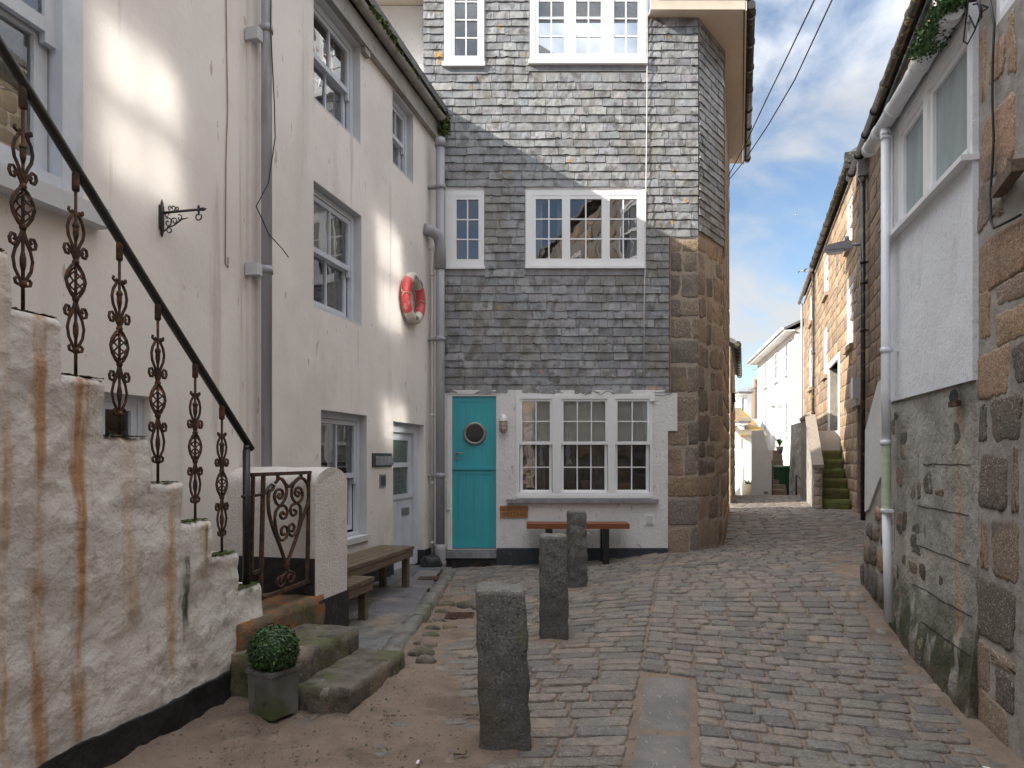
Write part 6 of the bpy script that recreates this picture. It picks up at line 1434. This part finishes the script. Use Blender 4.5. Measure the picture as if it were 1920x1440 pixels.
mb.build('roof', m_roof, H8)
mb = MB(); FW.box(mb, -.12, ub8 + .3, .02, .42, ze - .1, ze - .055); FW.box(mb, -.12, ub8 + .3, .42, .45, ze - .14, ze + .05); mb.build('eave', m_upvc, H8)
gutter(H8, FW, -.1, ub8 + .3, ze + .0, m_whitepipe, .06, .52, 1.2)
pipe(H8, FW, FW.u(1503 if False else 1492) + .9, .1, -1, ze - .5, .04, m_whitepipe, (2, 4))
mb = MB(); q = [FW.p(-.5, -.4, ze + .6), FW.p(-.5, -2.8, ze + 1.6), FW.p(.6, -2.8, ze + 1.6), FW.p(.6, -.4, ze + .6)]; mb.prism(q, (0, 0, .15)); mb.build('tiled_porch_roof', m_redtile, H8)
mb = MB(); c = FW.p(FW.u(1463), .06, FW.z(1463, 757)); mb.lathe(c[0], c[1], [(0, c[2] - .22), (.18, c[2] - .15), (.22, c[2]), (.18, c[2] + .15), (0, c[2] + .22)], 14); mb.build('dish', m_upvc, H8)

# its outside stair: white end wall, steps, bin, pot
S8 = thing('white_stair', 'white rendered stair wall with brown steps below the bright white house', 'staircase', at(1430, 928, 21.5))
dd8 = 21.5
mb = MB(); mb.prism([at(1409, 928, dd8), at(1447, 928, dd8), at(1447, 872, dd8), at(1431, 806, dd8), at(1409, 808, dd8)], (1.15, 3.2, 0)); 
mb.prism([Vector(at(1409, 928, dd8)) + Vector((0, 0, -.6)), Vector(at(1447, 928, dd8)) + Vector((0, 0, -.6)), Vector(at(1447, 928, dd8)), Vector(at(1409, 928, dd8))], (1.15, 3.2, 0))
mb.build('side_wall', m_whitewash, S8)
mb = MB(); a = at(1434, 862, dd8); mb.box(a[0] - .03, a[0] + .09, a[1] - .02, a[1] - .003, a[2] - 1.05, a[2] - 1.05 + .07); mb.build('name_plate', m_brickstack, S8)
for k in range(9):
    y0, y1 = 928 - k * 9.5, 928 - (k + 1) * 9.5; dk = 22.0 + k * .42; xa, xb = 1446, 1467 - k * 1.0
    a = at(xa, y0, dk); b = at(xb, y1, dk); mb = MB(); mb.box(a[0] + .06, b[0] + .14, dk, dk + .46, a[2] - .6, b[2] - .004 * k); mb.build('step', m_brickstack, S8)
BI = at(1468, 931, 23.0); zb_ = BI[2] + .03
WB = thing('wheelie_bin', 'green wheelie bin standing beside the white stair', 'bin', (BI[0], BI[1], zb_))
mb = MB(); sc = 23.0 / 1300
def frus(mb, c, z0, z1, w0, d0, w1, d1_): mb.hexa([(c[0] - w0, c[1] - d0, z0), (c[0] + w0, c[1] - d0, z0), (c[0] + w0, c[1] + d0, z0), (c[0] - w0, c[1] + d0, z0), (c[0] - w1, c[1] - d1_, z1), (c[0] + w1, c[1] - d1_, z1), (c[0] + w1, c[1] + d1_, z1), (c[0] - w1, c[1] + d1_, z1)])
frus(mb, BI, zb_ + .06, zb_ + .92, .17, .22, .22, .28); mb.build('body', m_bin, WB)
mb = MB(); frus(mb, (BI[0], BI[1] - .02), zb_ + .922, zb_ + .96, .235, .31, .235, .31); frus(mb, (BI[0], BI[1] - .02), zb_ + .96, zb_ + 1.0, .22, .29, .15, .2); mb.build('lid', m_bin, WB)
for sx in (-1, 1):
    mb = MB(); mb.tube([(BI[0] + sx * .15, BI[1] + .2, zb_ + .07), (BI[0] + sx * .19, BI[1] + .2, zb_ + .07)], .08, 12); mb.build('wheel', m_tar, WB)
mb = MB(); frus(mb, BI, zb_, zb_ + .065, .165, .2, .168, .21); mb.build('base', m_tar, WB)
# grey lean-to wall and handrail between bin and steps
GWb = at(1492, 930, 22.2); mb = MB(); A = at(1478, 935, 22.3); B = at(1508, 940, 21.6); t_ = at(1482, 797, 22.3); t2 = at(1508, 790, 21.6)
mb.prism([Vector(A) - Vector((0, 0, .4)), Vector(B) - Vector((0, 0, .4)), (B[0], B[1], t2[2]), (t_[0] + .02, A[1], t_[2])], (1.5, 3.5, 0)); tag(mb.build('grey_wall', bpy.data.materials['mottled_render'], loc=A), 'mottled grey rendered wall between the green bin and the mossy steps', 'wall')
hr = at(1494, 930, 20.6); HRL = thing('grab_rail', 'short black iron handrail against the mottled grey wall', 'railing', hr)
mb = MB(); a = at(1493, 945, 20.8); b = at(1493, 890, 20.8); c = at(1503, 912, 20.2); e = at(1501, 896, 20.3); mb.tube([b, at(1504, 900, 20.2)], .025, 6); mb.build('rail', m_black, HRL)
mb = MB(); mb.tube([a, b], .025, 6); mb.build('post', m_black, HRL)
mb = MB(); mb.tube([at(1503, 948, 20.2), at(1504, 900, 20.2)], .025, 6); mb.build('post', m_black, HRL)
fp = at(1462, 850, 25.0); FP = thing('potted_plant', 'small potted plant with green leaves on the white stair top', 'plant', fp)
mb = MB(); mb.lathe(fp[0], fp[1], [(0, fp[2]), (.09, fp[2]), (.13, fp[2] + .25), (.10, fp[2] + .25), (0, fp[2] + .22)], 12); mb.build('pot', m_roof, FP)
mb = MB()
for _ in range(60):
    a = random.uniform(0, 6.28); l = random.uniform(.15, .35); c = Vector((fp[0], fp[1], fp[2] + .22)); t_ = c + Vector((math.cos(a) * l * .6, math.sin(a) * l * .6, l)); s_ = Vector((-math.sin(a), math.cos(a), 0)) * .02; mid = c.lerp(t_, .6) + Vector((0, 0, .05)); mb.add([c, mid + s_, t_, mid - s_], [(0, 1, 2, 3)], vary((1.6, 1.7, 1.0), .4))
mb.build('foliage', m_leaf, FP)

# ================================================================ low stone cottages on the left, further up
H9 = thing('stone_cottage', 'low granite cottage beyond the slate house, black gutter seen edge on', 'house', FE.p(18, -.5, 0))
ue0, ue1 = 16.6 / FE.t[1], 23 / FE.t[1]
mb = MB(); wall(mb, FE, ue0, ue1, -.6, 4.15); FE.box(mb, ue0, ue1, -3, -2.9, -.6, 4.15); mb.poly([FE.p(ue0, 0, -.6), FE.p(ue0, -3, -.6), FE.p(ue0, -3, 4.15), FE.p(ue0, -1.5, 5.0), FE.p(ue0, 0, 4.15)]); mb.build('wall', m_oldmortar, H9)
mb = MB(); masonry(mb, lambda u, v, w_: FE.p(u, w_, v), ue0, ue1, -.1, 4.1, (.26, .4), (.3, .6), .03, .03, .02, PGOLD); mb.build('stonework', m_goldstone, H9)
mb = MB()
for (w0, w1, za, zb) in ((.12, -1.5, 4.2, 5.05), (-1.5, -3.1, 5.05, 4.2)): mb.hexa([FE.p(ue0 - .1, w0, za), FE.p(ue1, w0, za), FE.p(ue1, w1, zb), FE.p(ue0 - .1, w1, zb)] + [FE.p(ue0 - .1, w0, za + .1), FE.p(ue1, w0, za + .1), FE.p(ue1, w1, zb + .1), FE.p(ue0 - .1, w1, zb + .1)])
mb.build('roof', m_roof, H9); gutter(H9, FE, ue0 - .1, ue1, 4.2, m_darkgutter, .07, .17, .6)
ln = at(1367, 762, 17.0); LN = thing('wall_lantern', 'black lantern on the low granite cottage wall', 'wall lamp', ln)
mb = MB(); frus(mb, ln, ln[2] + .10, ln[2] + .32, .13, .13, .10, .10); mb.box(ln[0] - .3, ln[0], ln[1] - .02, ln[1] + .02, ln[2] + .2, ln[2] + .24); mb.build('hood', m_black, LN)
mb = MB(); frus(mb, ln, ln[2] - .13, ln[2] + .10, .055, .055, .08, .08); mb.build('lamp_glass', m_frost, LN)
mb = MB()
for sx in (-1, 1):
    for sy in (-1, 1): mb.tube([(ln[0] + sx * .06, ln[1] + sy * .06, ln[2] - .14), (ln[0] + sx * .085, ln[1] + sy * .085, ln[2] + .1)], .01, 5)
mb.build('cage', m_black, LN)

# ================================================================ far cottages at the bottom of the hill
def far_house(name, label, d, x0, x1, ye, yr, xr0, ybot, mw, wins, depth=5, gx=.35, roofm=None):
    a = at(x0, ye, d); b = at(x1, ye, d); zr = at(x0, yr, d + depth * .5)[2]; zb_ = -2.5
    H = thing(name, label, 'house', (a[0], a[1], zb_))
    mb = MB(); F = Fr(a[0], a[1], b[0] - a[0], .02, 1); L_ = b[0] - a[0]
    ops = []
    for (px0, px1, py0, py1) in wins: p0 = at(px0, py0, d); p1 = at(px1, py1, d); ops.append((p0[0] - a[0], p1[0] - a[0], p1[2], p0[2]))
    wall(mb, F, 0, L_, zb_, a[2], [(*o, .12) for o in ops])
    for u_ in (0, L_): mb.poly([F.p(u_, 0, zb_), F.p(u_, -depth, zb_), F.p(u_, -depth, a[2]), F.p(u_, -depth / 2, zr), F.p(u_, 0, a[2])])
    F.box(mb, 0, L_, -depth, -depth + .1, zb_, a[2]); mb.build('wall', mw, H)
    mb = MB()
    for (w0, w1, za, z2) in ((.25, -depth / 2, a[2] - .05, zr + .05), (-depth / 2, -depth - .2, zr + .05, a[2] - .05)): mb.hexa([F.p(-.1, w0, za), F.p(L_ + .1, w0, za), F.p(L_ + .1, w1, z2), F.p(-.1, w1, z2)] + [F.p(-.1, w0, za + .12), F.p(L_ + .1, w0, za + .12), F.p(L_ + .1, w1, z2 + .12), F.p(-.1, w1, z2 + .12)])
    mb.build('roof', roofm or m_lichen, H)
    for o_ in ops: window(H, F, *o_, -.02, sash_lights(*o_, .06, -.02), m_greyrev, m_darkglass, fr=.07)
    mb = MB(); F.box(mb, .1, L_ - .1, -depth + .2, -.6, zb_ + .2, a[2] - .1); mb.build('room_shade', m_dark, H)
    return H, F, a, L_, zr
HA, FA, a_, L_, zr_ = far_house('far_cottage', 'white cottage with a yellow lichened roof and roof dormer, far down the street', 38, 1340, 1398, 812, 758, 0, 930, m_whitewash, [(1370.5, 1376.5, 815, 856), (1387.5, 1394, 824, 846)], 9)
mb = MB(); p0 = at(1370, 878, 37.85); p1 = at(1377, 928, 37.85); mb.box(p0[0], p1[0], 37.8, 37.98, -2.4, p0[2]); mb.build('door', m_paleblue, HA)
def dormer(H, d, x0, x1, y0, y1, dep=2.6):
    p0 = at(x0, y0, d); p1 = at(x1, y1, d); F = Fr(p0[0], d, 1, .06, 1); L_ = p1[0] - p0[0]
    mb = MB(); wall(mb, F, 0, L_, p1[2], p0[2], [(.12, L_ - .12, p1[2] + .12, p0[2] - .15, .1)]); mb.poly([F.p(L_, 0, p1[2]), F.p(L_, -dep, p1[2]), F.p(L_, -dep, p0[2]), F.p(L_, 0, p0[2])]); mb.poly([F.p(0, 0, p1[2]), F.p(0, -dep, p1[2]), F.p(0, -dep, p0[2]), F.p(0, 0, p0[2])])
    F.box(mb, -.1, L_ + .1, -dep, .15, p0[2], p0[2] + .1); o = mb.build('dormer', m_upvc, H)
    ops = (.12, L_ - .12, p1[2] + .12, p0[2] - .15); mb = MB(); F.quad(mb, *ops[:2], -.07, *ops[2:]); mb.build('pane', m_glass, o)
    mb = MB(); zm = (ops[2] + ops[3]) / 2; F.box(mb, ops[0], ops[1], -.08, -.04, zm - .03, zm + .03); F.box(mb, ops[0] - .001, ops[0] + .05, -.08, -.04, ops[2], ops[3]); F.box(mb, ops[1] - .05, ops[1], -.08, -.04, ops[2], ops[3]); mb.build('frame', m_upvc, o)
    mb = MB(); F.box(mb, -.14, L_ + .25, -dep, .2, p0[2] + .101, p0[2] + .2); mb.build('dormer_roof', m_roof, o)
dormer(HA, 39.5, 1387, 1401, 741, 779)
HB, FB, a_, L_, zr_ = far_house('far_cottage', 'rough rendered cottage with a small dormer beside the white stair wall, far off', 33, 1389, 1432, 818, 770, 0, 930, m_whitewash, [(1393, 1398.5, 878, 908), (1390, 1394, 824, 842)], 7, roofm=m_lichen)
dormer(HB, 33.4, 1388, 1396, 797, 816, 2.0)
# chimneys
def chim(label, d, x0, x1, y0, y1, pots):
    p0 = at(x0, y0, d); p1 = at(x1, y1, d); H = thing('chimney', label, 'chimney', (p0[0], p0[1], p1[2] - .5))
    mb = MB(); mb.box(p0[0], p1[0], d, d + .6, p1[2] - .8, p0[2]); mb.box(p0[0] - .04, p1[0] + .04, d - .04, d + .64, p0[2] - .12, p0[2] - .04); mb.build('stack', m_brickstack, H)
    for k, px in enumerate(pots):
        q = at(px, y0, d); mb = MB(); mb.lathe(q[0], d + .3, [(.12, q[2]), (.10, q[2] + .4), (.13, q[2] + .42), (.13, q[2] + .5), (.08, q[2] + .5)], 10); mb.build('pot', m_terra, H)
    return H
chim('brown chimney stack with a red pot, aerial above it', 44, 1415, 1428, 725, 760, (1421,)); chim('distant chimney stack with one red pot, beside the wall lantern', 48, 1364, 1371, 757, 790, (1367.5,))
ae = at(1420.5, 720, 44.3); AE = thing('aerial', 'thin rooftop television aerial on the brown chimney', 'aerial', ae)
mb = MB(); t_ = at(1420.5, 690, 44.3); mb.tube([ae, t_], .025, 5); mb.build('mast', m_pipe, AE)
mb = MB(); mb.tube([(t_[0] - .35, t_[1], t_[2] - .1), (t_[0] + .35, t_[1], t_[2] - .05)], .018, 5)
for k in range(5): x = t_[0] - .3 + k * .15; mb.tube([(x, t_[1] - .2, t_[2] - .09 + .01 * k), (x, t_[1] + .2, t_[2] - .09 + .01 * k)], .012, 4)
mb.tube([(t_[0] - .2, t_[1], t_[2] - .45), (t_[0] + .2, t_[1], t_[2] - .42)], .015, 4); mb.build('elements', m_pipe, AE)
# round planter tub and the parked car seen edge on
tb = at(1400, 929, 25.5); TB = thing('planter_tub', 'round cream planter tub with leafy plants at the foot of the white stair wall', 'planter', (tb[0], tb[1], tb[2] - .1))
mb = MB(); mb.lathe(tb[0], tb[1], [(0, tb[2] - .3), (.20, tb[2] - .3), (.215, tb[2] + .42), (.19, tb[2] + .42), (.18, tb[2] + .36), (0, tb[2] + .36)], 18); mb.build('tub', m_cream, TB)
mb = MB()
for _ in range(120):
    c = Vector((tb[0] + random.gauss(0, .08) + .05, tb[1] + random.gauss(0, .08), tb[2] + .4 + abs(random.gauss(0, .06)))); v1 = Vector((random.uniform(-1, 1), random.uniform(-1, 1), random.uniform(-.5, 1))).normalized() * .035; v2 = v1.cross(Vector((random.random(), random.random(), .3))).normalized() * .02; mb.add([c - v1, c + v2, c + v1, c - v2], [(0, 1, 2, 3)], vary((1.2, 1.2, 1), .4))
mb.build('foliage', m_leaf, TB)
cr_ = at(1357, 930, 30); CAR = thing('parked_car', 'pale parked car half hidden by the left-hand wall, number plate ending 28', 'car', (cr_[0] - .6, cr_[1] + 1.5, cr_[2] - .4))
cx0, cy0, cz0 = cr_[0] - .75, cr_[1], cr_[2] - .25
def carbody():
    mb = MB(); prof = [(0, .25), (0, .95), (.15, 1.02), (.55, 1.08), (1.0, 1.48), (2.4, 1.5), (3.2, 1.1), (4.1, .98), (4.2, .3)]
    n = len(prof); vs = []; ws = (-.85, -.78, .78, .85)
    for k, xw in enumerate((-.82, .82)):
        for (y, z) in prof: tw = .82 if z < 1.1 else .68; vs.append((cx0 + (tw if k else -tw), cy0 + y, cz0 + z))
    mb.add(vs, [tuple(range(n))[::-1], tuple(range(n, 2 * n))] + [(i, (i + 1) % n, (i + 1) % n + n, i + n) for i in range(n)]); return mb
carbody().build('body', m_upvc, CAR)
mb = MB(); mb.poly([(cx0 - .6, cy0 + .545, cz0 + 1.10), (cx0 + .6, cy0 + .545, cz0 + 1.10), (cx0 + .58, cy0 + .93, cz0 + 1.45), (cx0 - .58, cy0 + .93, cz0 + 1.45)]); mb.build('windscreen', m_slateplaque, CAR)
for sx in (-1, 1):
    for y in (.75, 3.4):
        mb = MB(); mb.tube([(cx0 + sx * .66, cy0 + y, cz0 + .3), (cx0 + sx * .835, cy0 + y, cz0 + .3)], .3, 16); mb.build('wheel', m_tar, CAR)
    mb = MB(); mb.box(cx0 + sx * .62 - .15, cx0 + sx * .62 + .15, cy0 - .02, cy0 + .03, cz0 + .72, cz0 + .86); mb.build('headlight', m_frost, CAR)
mb = MB(); mb.box(cx0 - .85, cx0 + .85, cy0 - .04, cy0 + .02, cz0 + .32, cz0 + .5); mb.build('bumper', m_tar, CAR)
mb = MB(); mb.box(cx0 + .22, cx0 + .80, cy0 - .055, cy0 - .041, cz0 + .40, cz0 + .58); pl_ = mb.build('number_plate', m_tar, CAR)
text_mesh('28', .17, lambda x, y, h: (cx0 + .66 + x, cy0 - .056 - h, cz0 + .49 + y), 'lettering', m_upvc, CAR, .002)

# ================================================================ overhead wires and gulls
for k, (L_, lab) in enumerate((([(1357, 346, 13.6), (1398, 270, 12), (1440, 180, 10.4), (1480, 98, 9.0), (1527, 0, 7.6), (1580, -120, 6.2)], 'black overhead wire running closer to the cream soffit'), ([(1366, 338, 13.8), (1394, 304, 12.6), (1440, 235, 11), (1490, 150, 9.6), (1560, 0, 8.0), (1610, -110, 6.8)], 'black overhead wire running farther from the cream soffit'))):
    mb = MB(); mb.tube([at(*p) for p in L_], .0085, 6); tag(mb.build('overhead_wire', m_cable, loc=at(*L_[2])), lab, 'wire', 'overhead wires')
def gull(px, py, d, span, label, heading=0.0, perched=False):
    c = Vector(at(px, py, d)); G = thing('gull', label, 'gull', c, 'gulls')
    cs_, sn = math.cos(heading), math.sin(heading); T = lambda x, y, z: (c.x + x * cs_ - y * sn, c.y + x * sn + y * cs_, c.z + z)
    k = span
    mb = MB(); prof = [(-.30, .004), (-.24, .02), (-.12, .055), (0, .07), (.10, .06), (.17, .038), (.21, .040), (.245, .03), (.275, .008)]
    vs = []; fs = []; m = 10
    for (x, r_) in prof:
        for q in range(m): a = 2 * math.pi * q / m; vs.append(T(x * k, r_ * k * math.cos(a), r_ * k * math.sin(a) * .9 + (.03 * k if x > .15 else 0) * (2.2 if perched else .4)))
    for i in range(len(prof) - 1):
        for q in range(m): fs.append((i * m + q, i * m + (q + 1) % m, (i + 1) * m + (q + 1) % m, (i + 1) * m + q))
    mb.add(vs, fs, (1, 1, 1), True); mb.poly([T(-.22 * k, -.02 * k, 0), T(-.38 * k, -.06 * k, 0), T(-.38 * k, .06 * k, 0), T(-.22 * k, .02 * k, 0)]); mb.build('body', m_feather, G)
    for sy in (-1, 1):
        mb = MB()
        if perched: st_ = [(.10, .05, .05, .10), (-.05, .07, .05, .14), (-.22, .05, .03, .10), (-.36, .02, .01, .03)]; pts = [(x, y, z, wd) for x, y, z, wd in st_]
        else: pts = [(.02, .04, .03, .17), (.05, .20, .10, .17), (.06, .34, .13, .14), (-.01, .52, .09, .09), (-.09, .66, .05, .02)]
        vs = []; fs = []
        for (x, y, z, wd) in pts: vs += [T((x + wd * .45) * k, sy * y * k, z * k), T(x * k, sy * y * k, (z + .012) * k), T((x - wd * .55) * k, sy * y * k, (z - .004) * k)]
        for i in range(len(pts) - 1):
            for q in (0, 1): a = i * 3 + q; fs.append((a, a + 1, a + 4, a + 3))
        n0 = len(vs); vs += [(p[0], p[1], p[2] - .006 * k) for p in vs[:]]; fs += [tuple(n0 + i for i in f[::-1]) for f in fs[:]]
        mb.add(vs, fs, (1, 1, 1), True); mb.build('wing', m_gullgrey, G)
    mb = MB(); mb.tube([T(.265 * k, 0, .03 * k * (2.2 if perched else .4)), T(.33 * k, 0, (.055 if perched else .005) * k)], [.012 * k, .003 * k], 6); mb.build('beak', m_signwood, G)
    if perched:
        for sy in (-1, 1): mb = MB(); mb.tube([T(0, sy * .03 * k, -.03 * k), T(0, sy * .03 * k, -.16 * k)], .008 * k, 5); mb.build('leg', m_signwood, G)
gull(1507, 509, 22, .44, 'gull gliding low beside the golden granite house', R(200)); gull(1493, 402, 40, .26, 'small distant gull flying in the sky above the other', R(160))
gull(1404, 731.5, 40.2, .62, 'larger white gull perched on the outer edge of the flat dormer roof', R(190), True); gull(1413, 733, 40.4, .5, 'smaller white gull perched on the dormer roof close to the chimney', R(20), True)

# houses behind the camera close the lower end of the street
HZ = thing('white_house', 'plain white house closing the street behind the viewer', 'house', (0, -9, 0))
FZ = Fr(-8, -9, 1, 0, -1); zo = [(6, 7.1, 1, 2.3), (8.6, 9.7, 1, 2.3), (6, 7.1, 3.6, 4.8), (8.6, 9.7, 3.6, 4.8)]
mb = MB(); wall(mb, FZ, 0, 14, -.5, 5.6, [(*o, .12) for o in zo]); mb.build('wall', m_facadewhite, HZ)
for o_ in zo: window(HZ, FZ, *o_, -.05, sash_lights(*o_, .06, -.05), m_upvc, m_glass)
mb = MB(); FZ.box(mb, 0, 14, -3, -.5, -.4, 5.5); mb.build('room_shade', m_dark, HZ)
mb = MB(); mb.hexa([FZ.p(0, .2, 5.6), FZ.p(14, .2, 5.6), FZ.p(14, -3, 7.2), FZ.p(0, -3, 7.2)] + [FZ.p(0, .2, 5.7), FZ.p(14, .2, 5.7), FZ.p(14, -3, 7.3), FZ.p(0, -3, 7.3)]); mb.build('roof', m_roof, HZ)
